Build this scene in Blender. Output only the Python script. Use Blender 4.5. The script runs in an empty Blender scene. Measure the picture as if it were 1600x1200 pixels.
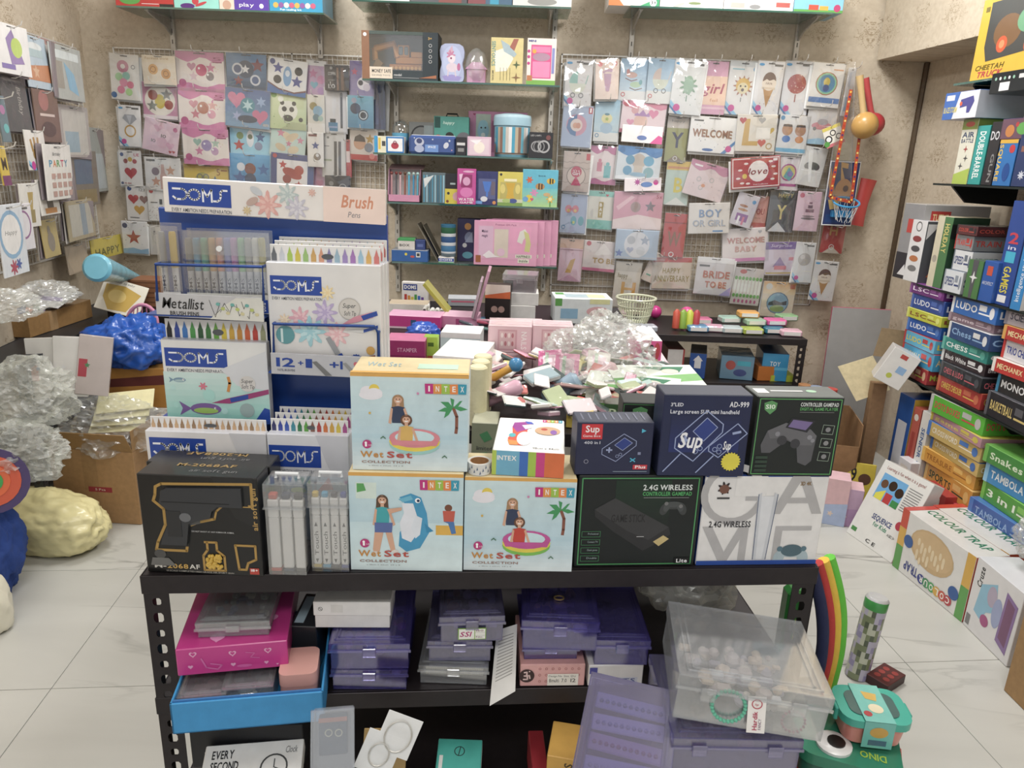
import bpy, bmesh, math, random
import numpy as np
from mathutils import Vector, Matrix, noise

# ---------------------------------------------------------------- camera, light, exposure
SC = bpy.context.scene
COL = SC.collection
FPX, PITCH, ROLL, CAMH = 1155.0, math.radians(16.7), math.radians(2.05), 1.5
_r0 = Vector((1, 0, 0)); _u0 = Vector((0, math.sin(PITCH), math.cos(PITCH))); FW = Vector((0, math.cos(PITCH), -math.sin(PITCH)))
EX = _r0 * math.cos(ROLL) + _u0 * math.sin(ROLL)
EY = _u0 * math.cos(ROLL) - _r0 * math.sin(ROLL)
CAM = Vector((0, 0, CAMH))
cd = bpy.data.cameras.new('camera'); co = bpy.data.objects.new('camera', cd); COL.objects.link(co)
cd.sensor_width = 36; cd.lens = FPX / 1600 * 36; cd.clip_start = .02
co.matrix_world = Matrix((( EX.x, EY.x, -FW.x, 0), (EX.y, EY.y, -FW.y, 0), (EX.z, EY.z, -FW.z, CAMH), (0, 0, 0, 1)))
SC.camera = co
SC.view_settings.view_transform = 'Standard'; SC.view_settings.look = 'None'
SC.view_settings.gamma = 1; SC.view_settings.use_curve_mapping = False
SC.view_settings.exposure = 0.0
W = bpy.data.worlds.new('world'); SC.world = W; W.use_nodes = True
W.node_tree.nodes['Background'].inputs[0].default_value = (.95, .97, 1, 1)
W.node_tree.nodes['Background'].inputs[1].default_value = .66
CEIL = 2.95
for (lx, ly, sx, sy, e) in ((-1.1, 3.0, .6, .6, 30), (1.0, 3.0, .6, .6, 42), (-.9, 1.2, .6, .6, 18), (1.0, 1.2, .6, .6, 18), (0, -.8, 1.2, .6, 34)):
    ld = bpy.data.lights.new('ceiling_panel_light', 'AREA'); ld.shape = 'RECTANGLE'; ld.size = sx; ld.size_y = sy
    ld.energy = e; ld.color = (1, .985, .96)
    lo = bpy.data.objects.new('ceiling_panel_light', ld); lo.location = (lx, ly, CEIL - .03); COL.objects.link(lo)
# ---------------------------------------------------------------- helpers
random.seed(7)
WALLY = 4.1
def ray(px, py): return EX * ((px - 800) / FPX) - EY * ((py - 600) / FPX) + FW
def PY(px, py, Y):
    d = ray(px, py); return CAM + d * (Y / d.y)
def PZ(px, py, Z):
    d = ray(px, py); return CAM + d * ((Z - CAMH) / d.z)
def PP(px, py, p0, n):
    d = ray(px, py); return CAM + d * ((Vector(p0) - CAM).dot(n) / d.dot(n))
_lin = {}
def C(h):
    if not isinstance(h, str): return h
    if h not in _lin:
        s = h if len(h) == 6 else ''.join(c * 2 for c in h)
        v = []
        for i in (0, 2, 4):
            x = int(s[i:i + 2], 16) / 255
            v.append(x / 12.92 if x < .04045 else ((x + .055) / 1.055) ** 2.4)
        g = .3 * v[0] + .6 * v[1] + .1 * v[2]; _lin[h] = tuple(x * .9 + g * .1 for x in v) + (1.0,)
    return _lin[h]

# -------- materials: colour comes from the object's own print colours, grain and relief from nodes
MATS = {}
def mat(name):
    if name in MATS: return MATS[name]
    m = bpy.data.materials.new(name); m.use_nodes = True; MATS[name] = m
    nt = m.node_tree; b = nt.nodes['Principled BSDF']; N = nt.nodes.new; L = nt.links.new
    at = N('ShaderNodeAttribute'); at.attribute_name = 'Col'
    tc = N('ShaderNodeTexCoord')
    ns = N('ShaderNodeTexNoise')
    sc, lo, hi, rough, coat, bump, bscale = dict(
        card=(35, .93, 1.04, .5, 0, .04, 300), gloss=(20, .95, 1.03, .32, .25, .02, 60), film=(14, .94, 1.05, .4, .55, .35, 22),
        plastic=(10, .96, 1.03, .3, .1, 0, 40), metal=(60, .85, 1.05, .42, 0, .03, 200), paper=(30, .94, 1.03, .7, 0, .05, 150),
        kraft=(50, .88, 1.06, .75, 0, .08, 120), cloth=(25, .9, 1.05, .85, 0, .25, 160))[name]
    ns.inputs['Scale'].default_value = sc; ns.inputs['Detail'].default_value = 3
    L(tc.outputs['Object'], ns.inputs['Vector'])
    mr = N('ShaderNodeMapRange'); mr.inputs[1].default_value = .3; mr.inputs[2].default_value = .7
    mr.inputs[3].default_value = lo; mr.inputs[4].default_value = hi
    L(ns.outputs['Fac'], mr.inputs[0])
    mx = N('ShaderNodeVectorMath'); mx.operation = 'MULTIPLY'
    L(at.outputs['Color'], mx.inputs[0]); L(mr.outputs[0], mx.inputs[1]); L(mx.outputs[0], b.inputs['Base Color'])
    b.inputs['Roughness'].default_value = rough; b.inputs['Coat Weight'].default_value = coat
    b.inputs['Coat Roughness'].default_value = .08 if name == 'film' else .15
    if name == 'metal': b.inputs['Metallic'].default_value = .35
    if bump:
        n2 = N('ShaderNodeTexNoise'); n2.inputs['Scale'].default_value = bscale; n2.inputs['Detail'].default_value = 2
        L(tc.outputs['Object'], n2.inputs['Vector'])
        bp = N('ShaderNodeBump'); bp.inputs['Strength'].default_value = bump; bp.inputs['Distance'].default_value = .02 if name == 'film' else .003
        L(n2.outputs['Fac'], bp.inputs['Height'])
        L(bp.outputs['Normal'], b.inputs['Coat Normal' if name == 'film' else 'Normal'])
    return m
def clear_mat(name, tint, dif, wt, wd, wg, rough=.08, bump=.0, bscale=12):
    """see-through sheet: transparent + a little diffuse haze + gloss"""
    if name in MATS: return MATS[name]
    m = bpy.data.materials.new(name); m.use_nodes = True; MATS[name] = m
    nt = m.node_tree; N = nt.nodes.new; L = nt.links.new
    nt.nodes.remove(nt.nodes['Principled BSDF']); out = nt.nodes['Material Output']
    t = N('ShaderNodeBsdfTransparent'); t.inputs[0].default_value = C(tint)
    d = N('ShaderNodeBsdfDiffuse'); d.inputs[0].default_value = C(dif)
    g = N('ShaderNodeBsdfGlossy'); g.inputs[0].default_value = (1, 1, 1, 1); g.inputs[1].default_value = rough
    lw = N('ShaderNodeLayerWeight'); lw.inputs[0].default_value = .35
    m1 = N('ShaderNodeMixShader'); m1.inputs[0].default_value = wd / (wt + wd); L(t.outputs[0], m1.inputs[1]); L(d.outputs[0], m1.inputs[2])
    ma = N('ShaderNodeMath'); ma.operation = 'MULTIPLY_ADD'; ma.inputs[1].default_value = wg; ma.inputs[2].default_value = wg * .35
    L(lw.outputs['Fresnel'], ma.inputs[0])
    m2 = N('ShaderNodeMixShader'); L(ma.outputs[0], m2.inputs[0]); L(m1.outputs[0], m2.inputs[1]); L(g.outputs[0], m2.inputs[2])
    L(m2.outputs[0], out.inputs[0])
    if bump:
        tc = N('ShaderNodeTexCoord'); ns = N('ShaderNodeTexNoise'); ns.inputs['Scale'].default_value = bscale; ns.inputs['Detail'].default_value = 4
        L(tc.outputs['Object'], ns.inputs['Vector'])
        bp = N('ShaderNodeBump'); bp.inputs['Strength'].default_value = bump; bp.inputs['Distance'].default_value = .02
        L(ns.outputs['Fac'], bp.inputs['Height']); L(bp.outputs['Normal'], g.inputs['Normal']); L(bp.outputs['Normal'], d.inputs['Normal'])
    return m
clear_mat('clear', 'fafafa', 'ffffff', .96, .035, .3, .06)
clear_mat('bag', 'fafbfa', 'f4f6f4', .85, .15, .22, .2, .3, 16)
clear_mat('bagw', 'f6f7f5', 'e6e8e2', .76, .24, .1, .3, .3, 14)
clear_mat('purple', 'dcd8f8', '7d74cc', .86, .14, .35, .12)
clear_mat('lilac', 'd4d1ec', 'bdb9da', .88, .12, .35, .12)
clear_mat('frost', 'f6f7f8', 'f2f4f6', .91, .09, .3, .1)
clear_mat('glass', 'c9d8d0', 'b9c9c2', .8, .2, .5, .03)
clear_mat('glassedge', '4f8a7c', '2f6a5c', .3, .7, .4, .05)

# -------- glyphs of the built-in font, one outline per letter
GL = {}
def _glyphs():
    chars = 'ABCDEFGHIJKLMNOPQRSTUVWXYZabcdefghijklmnopqrstuvwxyz0123456789.,-+&\'"!/():x'
    tmp = []
    for bold in (0, 1):
        for ch in dict.fromkeys(chars):
            cu = bpy.data.curves.new('g', 'FONT'); cu.body = ch; cu.resolution_u = 2; cu.offset = .022 if bold else .004
            o = bpy.data.objects.new('g', cu); COL.objects.link(o); tmp.append((ch, bold, o))
    dg = bpy.context.evaluated_depsgraph_get()
    for ch, bold, o in tmp:
        me = o.evaluated_get(dg).to_mesh()
        vs = [(v.co.x, v.co.y) for v in me.vertices]; fs = [tuple(p.vertices) for p in me.polygons]
        if vs:
            x0 = min(v[0] for v in vs); x1 = max(v[0] for v in vs)
            GL[ch, bold] = ([(x - x0, y) for x, y in vs], fs, x1 - x0)
    for _, _, o in tmp:
        cu = o.data; bpy.data.objects.remove(o); bpy.data.curves.remove(cu)
_glyphs()
CAPH = max(v[1] for v in GL['H', 0][0])
def text_polys(s, bold):
    x = 0; vs = []; fs = []
    for ch in s:
        if ch == ' ' or (ch, bold) not in GL: x += .26; continue
        v, f, w = GL[ch, bold]; o = len(vs)
        vs += [(a + x, b) for a, b in v]; fs += [tuple(i + o for i in q) for q in f]; x += w + .075
    return vs, fs, max(x - .075, .01)

# -------- mesh collector
class MB:
    def __init__(s): s.v = []; s.f = []; s.c = []
    def face(s, pts, col):
        o = len(s.v); s.v += [tuple(p) for p in pts]; s.f.append(tuple(range(o, o + len(pts)))); s.c.append(C(col)); return s
    def raw(s, vs, fs, col):
        o = len(s.v); s.v += [tuple(p) for p in vs]; s.f += [tuple(i + o for i in q) for q in fs]; s.c += [C(col)] * len(fs); return s
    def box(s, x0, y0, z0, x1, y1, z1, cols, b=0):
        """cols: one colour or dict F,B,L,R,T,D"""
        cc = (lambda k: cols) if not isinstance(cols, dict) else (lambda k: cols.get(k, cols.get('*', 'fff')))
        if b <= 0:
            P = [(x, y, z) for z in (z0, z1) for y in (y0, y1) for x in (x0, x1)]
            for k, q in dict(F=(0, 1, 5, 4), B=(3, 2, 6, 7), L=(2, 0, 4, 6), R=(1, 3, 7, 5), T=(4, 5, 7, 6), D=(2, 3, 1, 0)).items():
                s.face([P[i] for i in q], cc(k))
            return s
        X = (x0, x1); Y = (y0, y1); Z = (z0, z1); V = {}
        for i in (0, 1):
            for j in (0, 1):
                for k in (0, 1):
                    sx, sy, sz = (1 if i == 0 else -1), (1 if j == 0 else -1), (1 if k == 0 else -1)
                    V[i, j, k, 'x'] = (X[i], Y[j] + sy * b, Z[k] + sz * b)
                    V[i, j, k, 'y'] = (X[i] + sx * b, Y[j], Z[k] + sz * b)
                    V[i, j, k, 'z'] = (X[i] + sx * b, Y[j] + sy * b, Z[k])
        def F(keys, col): s.face([V[k] for k in keys], col)
        F([(0,0,0,'y'),(1,0,0,'y'),(1,0,1,'y'),(0,0,1,'y')], cc('F')); F([(1,1,0,'y'),(0,1,0,'y'),(0,1,1,'y'),(1,1,1,'y')], cc('B'))
        F([(0,1,0,'x'),(0,0,0,'x'),(0,0,1,'x'),(0,1,1,'x')], cc('L')); F([(1,0,0,'x'),(1,1,0,'x'),(1,1,1,'x'),(1,0,1,'x')], cc('R'))
        F([(0,0,1,'z'),(1,0,1,'z'),(1,1,1,'z'),(0,1,1,'z')], cc('T')); F([(0,1,0,'z'),(1,1,0,'z'),(1,0,0,'z'),(0,0,0,'z')], cc('D'))
        for j, fy in ((0, 'F'), (1, 'B')):
            for k, fz in ((0, 'D'), (1, 'T')):
                q = [(0,j,k,'y'),(1,j,k,'y'),(1,j,k,'z'),(0,j,k,'z')]; F(q if (j + k) % 2 else q[::-1], cc(fz if fz == 'T' else fy))
        for i, fx in ((0, 'L'), (1, 'R')):
            for j, fy in ((0, 'F'), (1, 'B')):
                q = [(i,j,0,'x'),(i,j,1,'x'),(i,j,1,'y'),(i,j,0,'y')]; F(q if (i + j) % 2 else q[::-1], cc(fy))
            for k, fz in ((0, 'D'), (1, 'T')):
                q = [(i,0,k,'x'),(i,1,k,'x'),(i,1,k,'z'),(i,0,k,'z')]; F(q[::-1] if (i + k) % 2 else q, cc(fz if fz == 'T' else fx))
        for i in (0, 1):
            for j in (0, 1):
                for k in (0, 1):
                    q = [(i,j,k,'x'),(i,j,k,'y'),(i,j,k,'z')]; F(q if (i + j + k) % 2 == 0 else q[::-1], cc('F'))
        return s
    def ring(s, loops, col, cap0=True, cap1=True, closed=True, cols=None):
        """loft through loops of equal length"""
        o = len(s.v); n = len(loops[0])
        for lp in loops: s.v += [tuple(p) for p in lp]
        for a in range(len(loops) - 1):
            for i in range(n if closed else n - 1):
                j = (i + 1) % n
                s.f.append((o + a * n + i, o + a * n + j, o + (a + 1) * n + j, o + (a + 1) * n + i)); s.c.append(C(cols[a] if cols else col))
        if cap0: s.f.append(tuple(o + i for i in reversed(range(n)))); s.c.append(C(cols[0] if cols else col))
        if cap1: s.f.append(tuple(o + (len(loops) - 1) * n + i for i in range(n))); s.c.append(C(cols[-1] if cols else col))
        return s
    def lathe(s, prof, col, n=20, cx=0, cy=0, cz=0, cols=None, cap=True):
        loops = [[(cx + r * math.cos(2 * math.pi * i / n), cy + r * math.sin(2 * math.pi * i / n), cz + z) for i in range(n)] for r, z in prof]
        return s.ring(loops, col, cap, cap, cols=cols)
    def tube(s, pts, r, col, n=6, rs=None, cap=True):
        pts = [Vector(p) for p in pts]; loops = []
        up = Vector((.13, .27, .95))
        for i, p in enumerate(pts):
            t = (pts[min(i + 1, len(pts) - 1)] - pts[max(i - 1, 0)])
            t = t.normalized() if t.length > 1e-9 else Vector((0, 0, 1))
            a = t.cross(up)
            if a.length < .05: a = t.cross(Vector((1, 0, 0)))
            a.normalize(); b = a.cross(t); rr = rs[i] if rs else r
            loops.append([p + (a * math.cos(2 * math.pi * k / n) + b * math.sin(2 * math.pi * k / n)) * rr for k in range(n)])
        return s.ring(loops, col, cap, cap)
    def cyl(s, p, q, r, col, n=12): return s.tube([p, q], r, col, n)
    def ball(s, c, r, col, n=10, sz=(1, 1, 1)):
        m = max(4, n // 2); prof = [(math.sin(math.pi * k / m), -math.cos(math.pi * k / m)) for k in range(m + 1)]
        loops = [[(c[0]+max(a,.02)*r*sz[0]*math.cos(2*math.pi*i / n),c[1]+max(a,.02)*r*sz[1]*math.sin(2*math.pi*i / n),c[2]+b*r*sz[2]) for i in range(n)] for a,b in prof]
        return s.ring(loops, col)
    def rbox(s, w, d, z0, z1, r, col, cx=0, cy=0, n=4, taper=1.0, cap0=True, cap1=True):
        """upright rounded-rectangle block"""
        def lp(z, k):
            out = []
            for sx, sy, a0 in ((1, 1, 0), (-1, 1, 90), (-1, -1, 180), (1, -1, 270)):
                for i in range(n + 1):
                    a = math.radians(a0 + 90 * i / n)
                    out.append((cx + k * (sx * (w / 2 - r) + r * math.cos(a)), cy + k * (sy * (d / 2 - r) + r * math.sin(a)), z))
            return out
        return s.ring([lp(z0, taper), lp(z1, 1)], col, cap0, cap1)
    # flat print on a face: o top-left, ux right, uy down (unit), n outward
    def art(s, items, o, ux, uy, W_, H_, lift=.0004):
        o = Vector(o); ux = Vector(ux); uy = Vector(uy); nn = uy.cross(ux).normalized(); mn = min(W_, H_)
        k = 0
        for it in items:
            k += 1; e = nn * (lift + 4e-5 * k); t = it[0]
            P = lambda u, v: o + ux * (u * W_) + uy * (v * H_) + e
            R = lambda u, v, du, dv: o + ux * (u * W_ + du) + uy * (v * H_ + dv) + e       # offsets in metres
            if t == 'r':
                _, a, b, c_, d, col = it; s.face([P(a, d), P(c_, d), P(c_, b), P(a, b)], col)
            elif t == 'e':
                a, b, rx, ry, col = it[1:6]; ro = math.radians(it[6]) if len(it) > 6 else 0; n = 20
                q = []
                for i in range(n):
                    x = rx * W_ * math.cos(-2 * math.pi * i / n); y = ry * H_ * math.sin(-2 * math.pi * i / n)
                    q.append(R(a, b, x * math.cos(ro) - y * math.sin(ro), x * math.sin(ro) + y * math.cos(ro)))
                s.face(q, col)
            elif t == 'c':
                a,b,r,col = it[1:5]; s.face([R(a,b,r*mn*math.cos(-2*math.pi*i / 18),r*mn*math.sin(-2*math.pi*i / 18)) for i in range(18)],col)
            elif t == 'o':                                                # ring: cx cy r w col
                a, b, r, w, col = it[1:6]; n = 22
                for i in range(n):
                    t0 = 2 * math.pi * i / n; t1 = 2 * math.pi * (i + 1) / n; r0 = (r - w) * mn; r1 = r * mn
                    s.face([R(a,b,r0*math.cos(t1),r0*math.sin(t1)),R(a,b,r1*math.cos(t1),r1*math.sin(t1)),R(a,b,r1*math.cos(t0),r1*math.sin(t0)),R(a,b,r0*math.cos(t0),r0*math.sin(t0))],col)
            elif t == 'p':
                pts = it[1]; ar = sum(pts[i - 1][0] * pts[i][1] - pts[i][0] * pts[i - 1][1] for i in range(len(pts)))
                if ar > 0: pts = pts[::-1]
                s.face([P(*q) for q in pts], it[2])
            elif t == 'l':
                pts = [(a * W_, b * H_) for a, b in it[1]]; w = it[2] * mn / 2; col = it[3]
                for i in range(len(pts) - 1):
                    (x0, y0), (x1, y1) = pts[i], pts[i + 1]; dx, dy = x1 - x0, y1 - y0; ln = math.hypot(dx, dy) or 1e-9
                    dx, dy = dx / ln * w, dy / ln * w; g = .6
                    q = [(x0 - dy - dx*g,y0+dx - dy*g),(x1 - dy+dx*g,y1+dx+dy*g),(x1+dy+dx*g,y1 - dx+dy*g),(x0+dy - dx*g,y0 - dx - dy*g)]
                    s.face([R(0, 0, *z) for z in q], col)
            elif t == 's':                                                # star: cx cy r col n inner rot
                a, b, r, col = it[1:5]; n = it[5] if len(it) > 5 else 5; inn = it[6] if len(it) > 6 else .45; ro = it[7] if len(it) > 7 else 0
                q = []
                for i in range(2 * n):
                    rr = r*mn*(1 if i % 2 == 0 else inn); an = -math.pi / 2 - math.pi*i / n+ro; q.append(R(a,b,rr*math.cos(an),rr*math.sin(an)))
                s.face(q, col)
            elif t == 'h':
                a, b, r, col = it[1:5]; ro = math.radians(it[5]) if len(it) > 5 else 0; q = []
                for i in range(20):
                    th = 2*math.pi*i / 20; x = math.sin(th) ** 3; y = -(13*math.cos(th) - 5*math.cos(2*th) - 2*math.cos(3*th) - math.cos(4*th)) / 16
                    q.append(R(a, b, r * mn * (x * math.cos(ro) - y * math.sin(ro)), r * mn * (x * math.sin(ro) + y * math.cos(ro))))
                s.face(q[::-1], col)
            elif t == 'f':                                                # flower: cx cy r col petals
                a, b, r, col = it[1:5]; n = it[5] if len(it) > 5 else 6
                s.face([R(a,b,r*mn*(.72+.28*math.cos(n*th))*math.cos(-th),r*mn*(.72+.28*math.cos(n*th))*math.sin(-th)) for th in [2*math.pi*i / (n*6) for i in range(n*6)]],col)
            elif t == 'g':                                                # vertical blend of print inks in strips
                a, b, c_, d, c0, c1 = it[1:7]; c0 = C(c0); c1 = C(c1); n = 8
                for i in range(n):
                    m = (i+.5) / n; col = tuple(x*(1 - m)+y*m for x,y in zip(c0,c1)); v0 = b+(d - b)*i / n; v1 = b+(d - b)*(i+1) / n
                    s.face([P(a, v1), P(c_, v1), P(c_, v0), P(a, v0)], col)
            elif t == 't':
                x0, y0, x1, y1, st, col = it[1:7]; op = it[7] if len(it) > 7 else ''
                vs, fs, w = text_polys(st, 1 if 'b' in op else 0)
                if 'i' in op: vs = [(x + .22 * y, y) for x, y in vs]; w += .22 * CAPH
                if 'u' in op: q = [P(x0 + (y / CAPH) * (x1 - x0), y0 + x / w * (y1 - y0)) for x, y in vs]
                elif 'w' in op: q = [P(x1 - (y / CAPH) * (x1 - x0), y1 - x / w * (y1 - y0)) for x, y in vs]
                elif 'k' in op: q = [P(x1 - x / w * (x1 - x0), y0 + (y / CAPH) * (y1 - y0)) for x, y in vs]
                else: q = [P(x0 + x / w * (x1 - x0), y1 - (y / CAPH) * (y1 - y0)) for x, y in vs]
                s.raw(q, fs, col)
        return s
    def build(s, name, m, parent=None, mtx=None, smooth=False):
        me = bpy.data.meshes.new(name); me.from_pydata(s.v, [], s.f)
        ca = me.attributes.new('Col', 'FLOAT_COLOR', 'CORNER')
        arr = np.repeat(np.array(s.c, dtype=np.float32).reshape(-1, 4), [len(q) for q in s.f], axis=0)
        ca.data.foreach_set('color', arr.ravel())
        me.materials.append(mat(m) if m in ('card', 'gloss', 'film', 'plastic', 'metal', 'paper', 'kraft', 'cloth') else MATS[m])
        if smooth:
            me.polygons.foreach_set('use_smooth', [True] * len(me.polygons))
            if smooth != 2: me.set_sharp_from_angle(angle=math.radians(40))
        ob = bpy.data.objects.new(name, me); LINK.append(ob)
        if mtx is not None: ob.matrix_world = mtx
        if parent is not None: ob.parent = parent
        return ob
LINK = []
def tag(o, label, cat, group=None, kind=None):
    if label: o['label'] = label
    if cat: o['category'] = cat
    if group: o['group'] = group
    if kind: o['kind'] = kind
    return o
def empty(name, loc=(0, 0, 0), mtx=None):
    o = bpy.data.objects.new(name, None); o.empty_display_size = .05; LINK.append(o)
    if mtx is not None: o.matrix_world = mtx
    else: o.location = loc
    return o
def frame(o, ux, up=(0, 0, 1)):
    """local x = ux, z = up-ish, y = into the depth"""
    x = Vector(ux).normalized(); z = Vector(up); y = z.cross(x).normalized(); z = x.cross(y)
    return Matrix(((x.x, y.x, z.x, o[0]), (x.y, y.y, z.y, o[1]), (x.z, y.z, z.z, o[2]), (0, 0, 0, 1)))
def rot(ax, deg): return Matrix.Rotation(math.radians(deg), 4, ax)
FA = lambda w, h: ((-w / 2, 0, h), (1, 0, 0), (0, 0, -1), w, h)          # front face frame
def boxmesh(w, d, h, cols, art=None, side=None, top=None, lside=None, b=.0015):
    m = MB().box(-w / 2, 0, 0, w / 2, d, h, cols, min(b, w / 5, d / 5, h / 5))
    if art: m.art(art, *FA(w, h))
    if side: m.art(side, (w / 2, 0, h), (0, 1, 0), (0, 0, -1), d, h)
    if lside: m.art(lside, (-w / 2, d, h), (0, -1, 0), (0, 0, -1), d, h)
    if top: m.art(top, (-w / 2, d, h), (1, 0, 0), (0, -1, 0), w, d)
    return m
ST = {}
def box(name,label,cat,bl,br,top,z=None,Y=None,d=.1,cols='fff',art=None,side=None,topart=None,lside=None,group=None,m='card',b=.0015,lean=0,yaw=None,h=None,key=None):
    """a carton whose front lower edge runs bl..br; returns the object. z: height it stands on, Y: distance"""
    if Y is None:
        A = PZ(bl[0], bl[1], z); B = PZ(br[0], br[1], z)
    else:
        A = PY(bl[0], bl[1], Y); B = PY(br[0], br[1], Y)
        if z is not None: A.z = B.z = z
        else: B.z = A.z
    if h is None: h = max(.004, PY(bl[0], top, A.y).z - A.z)
    ux = B - A; w = ux.length; mid = (A + B) / 2
    if yaw is not None: ux = Vector((math.cos(math.radians(yaw)), math.sin(math.radians(yaw)), 0))
    M = frame(mid, ux)
    if lean: M = M @ rot('X', -lean)
    o = boxmesh(w, d, h, cols, art, side, topart, lside, b).build(name, m, None, M)
    tag(o, label, cat, group)
    ST[key or label] = dict(z=A.z + h, Y=A.y, w=w, h=h, M=M, o=o)
    return o
def slab(name, label, cat, c, w, d, h, yaw=0, pitch=0, rl=0, cols='fff', art=None, side=None, top=None, group=None, m='card', b=.0015, parent=None):
    """box by centre of its base"""
    M = Matrix.Translation(c) @ rot('Z', yaw) @ rot('X', pitch) @ rot('Y', rl) @ Matrix.Translation((0, -d / 2, 0))
    o = boxmesh(w, d, h, cols, art, side, top, None, b).build(name, m, parent, M)
    if label: tag(o, label, cat, group)
    return o
def crumple(c, r, seed, amp=.25, freq=2.2, sub=4, flat=None, hf=0):
    bm = bmesh.new(); bmesh.ops.create_icosphere(bm, subdivisions=sub, radius=1)
    off = Vector((seed * 3.1, seed * 1.7, seed * .9)); vs = []
    for v in bm.verts:
        p = v.co.copy(); q = p * freq + off
        n = noise.noise(q)*.6+(.5 - abs(noise.noise(q*2.1)))*.55+(.25 - abs(noise.noise(q*4.7)))*.35+(.2 - abs(noise.noise(q*9.5)))*hf
        p = p * (1 + amp * n)
        z = p.z * r[2]
        if flat is not None and z < -flat * r[2]: z = -flat * r[2]
        vs.append((c[0] + p.x * r[0], c[1] + p.y * r[1], c[2] + z))
    fs = [tuple(x.index for x in q.verts) for q in bm.faces]; bm.free()
    return vs, fs
def sack(name, label, cat, c, r, seed, col, m, amp=.25, freq=2.2, sub=4, flat=.6, yaw=0, parent=None, group=None, smooth=True):
    """a crumpled bag standing on z = c.z"""
    vs, fs = crumple((0, 0, r[2] * flat), r, seed, amp, freq, sub, flat, .2 if m in ('bag', 'bagw') else 0)
    if m in ('bag', 'bagw'):        # film folds into flat facets
        rj = random.Random(seed); vs = [(x+rj.uniform(-1,1)*r[0]*.012,y+rj.uniform(-1,1)*r[1]*.012,max(0,z+rj.uniform(-1,1)*r[2]*.014)) for x,y,z in vs]; smooth = False
    o = MB().raw(vs, fs, col).build(name, m, parent, Matrix.Translation(c) @ rot('Z', yaw), 2 if smooth else False)
    if label: tag(o, label, cat, group)
    return o
# ---------------------------------------------------------------- the room
def wallpaper(name, axis):
    m = bpy.data.materials.new(name); m.use_nodes = True; MATS[name] = m
    nt = m.node_tree; b = nt.nodes['Principled BSDF']; N = nt.nodes.new; L = nt.links.new
    def mth(op, a, c=None, d=None):
        n = N('ShaderNodeMath'); n.operation = op
        for i, x in enumerate((a, c, d)):
            if x is None: continue
            if isinstance(x, (int, float)): n.inputs[i].default_value = x
            else: L(x, n.inputs[i])
        return n.outputs[0]
    tc = N('ShaderNodeTexCoord'); sp = N('ShaderNodeSeparateXYZ'); L(tc.outputs['Object'], sp.inputs[0])
    u = mth('DIVIDE', sp.outputs[axis], .25); v = mth('DIVIDE', sp.outputs[2], .19)
    fl = mth('FLOOR', v); u2 = mth('ADD', u, mth('MULTIPLY', fl, .5))
    fu = mth('SUBTRACT', mth('FRACT', u2), .5); mu = mth('ABSOLUTE', fu); fv = mth('SUBTRACT', mth('FRACT', v), .5)
    cb = N('ShaderNodeCombineXYZ'); L(mth('MULTIPLY', mu, 7.0), cb.inputs[0]); L(mth('MULTIPLY', fv, 6.0), cb.inputs[1])
    n1 = N('ShaderNodeTexNoise'); n1.inputs['Scale'].default_value = 1.5; n1.inputs['Detail'].default_value = 2; n1.inputs['Distortion'].default_value = 1.6
    L(cb.outputs[0], n1.inputs['Vector'])
    rad = mth('SQRT', mth('ADD', mth('POWER', mth('MULTIPLY', mu, 2.6), 2), mth('POWER', mth('MULTIPLY', fv, 2.1), 2)))
    mot = mth('SUBTRACT', mth('ADD', n1.outputs['Fac'], mth('MULTIPLY', rad, -.30)), .36)
    band = mth('SUBTRACT', .045, mth('ABSOLUTE', mth('SUBTRACT', mot, .05)))
    m1 = N('ShaderNodeMapRange'); m1.inputs[2].default_value = .035; L(band, m1.inputs[0])
    big = N('ShaderNodeTexNoise'); big.inputs['Scale'].default_value = 2.3; L(tc.outputs['Object'], big.inputs['Vector'])
    fade = N('ShaderNodeMapRange'); fade.inputs[1].default_value = .38; fade.inputs[2].default_value = .62; fade.inputs[3].default_value = .25; fade.inputs[4].default_value = .85; L(big.outputs['Fac'],fade.inputs[0])
    fac = mth('MULTIPLY', m1.outputs[0], fade.outputs[0])
    grain = N('ShaderNodeTexNoise'); grain.inputs['Scale'].default_value = 45; grain.inputs['Detail'].default_value = 5; L(tc.outputs['Object'],grain.inputs['Vector'])
    base = N('ShaderNodeMix'); base.data_type = 'RGBA'; base.inputs[6].default_value = C('b5a58e'); base.inputs[7].default_value = C('d6cab5'); L(grain.outputs['Fac'],base.inputs[0])
    mx = N('ShaderNodeMix'); mx.data_type = 'RGBA'; L(fac, mx.inputs[0]); L(base.outputs[2], mx.inputs[6]); mx.inputs[7].default_value = C('8a7350')
    L(mx.outputs[2], b.inputs['Base Color']); b.inputs['Roughness'].default_value = .55
    bp = N('ShaderNodeBump'); bp.inputs['Strength'].default_value = .15; bp.inputs['Distance'].default_value = .003; L(grain.outputs['Fac'],bp.inputs['Height']); L(bp.outputs[0],b.inputs['Normal'])
def simple(name, h, rough=.6):
    m = bpy.data.materials.new(name); m.use_nodes = True; MATS[name] = m
    nt = m.node_tree; b = nt.nodes['Principled BSDF']; ns = nt.nodes.new('ShaderNodeTexNoise'); ns.inputs['Scale'].default_value = 12
    tc = nt.nodes.new('ShaderNodeTexCoord'); nt.links.new(tc.outputs['Object'], ns.inputs['Vector'])
    r = nt.nodes.new('ShaderNodeMix'); r.data_type = 'RGBA'; c = C(h); r.inputs[6].default_value = tuple(x*.9 for x in c[:3])+(1,); r.inputs[7].default_value = c
    nt.links.new(ns.outputs['Fac'], r.inputs[0]); nt.links.new(r.outputs[2], b.inputs['Base Color']); b.inputs['Roughness'].default_value = rough
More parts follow.
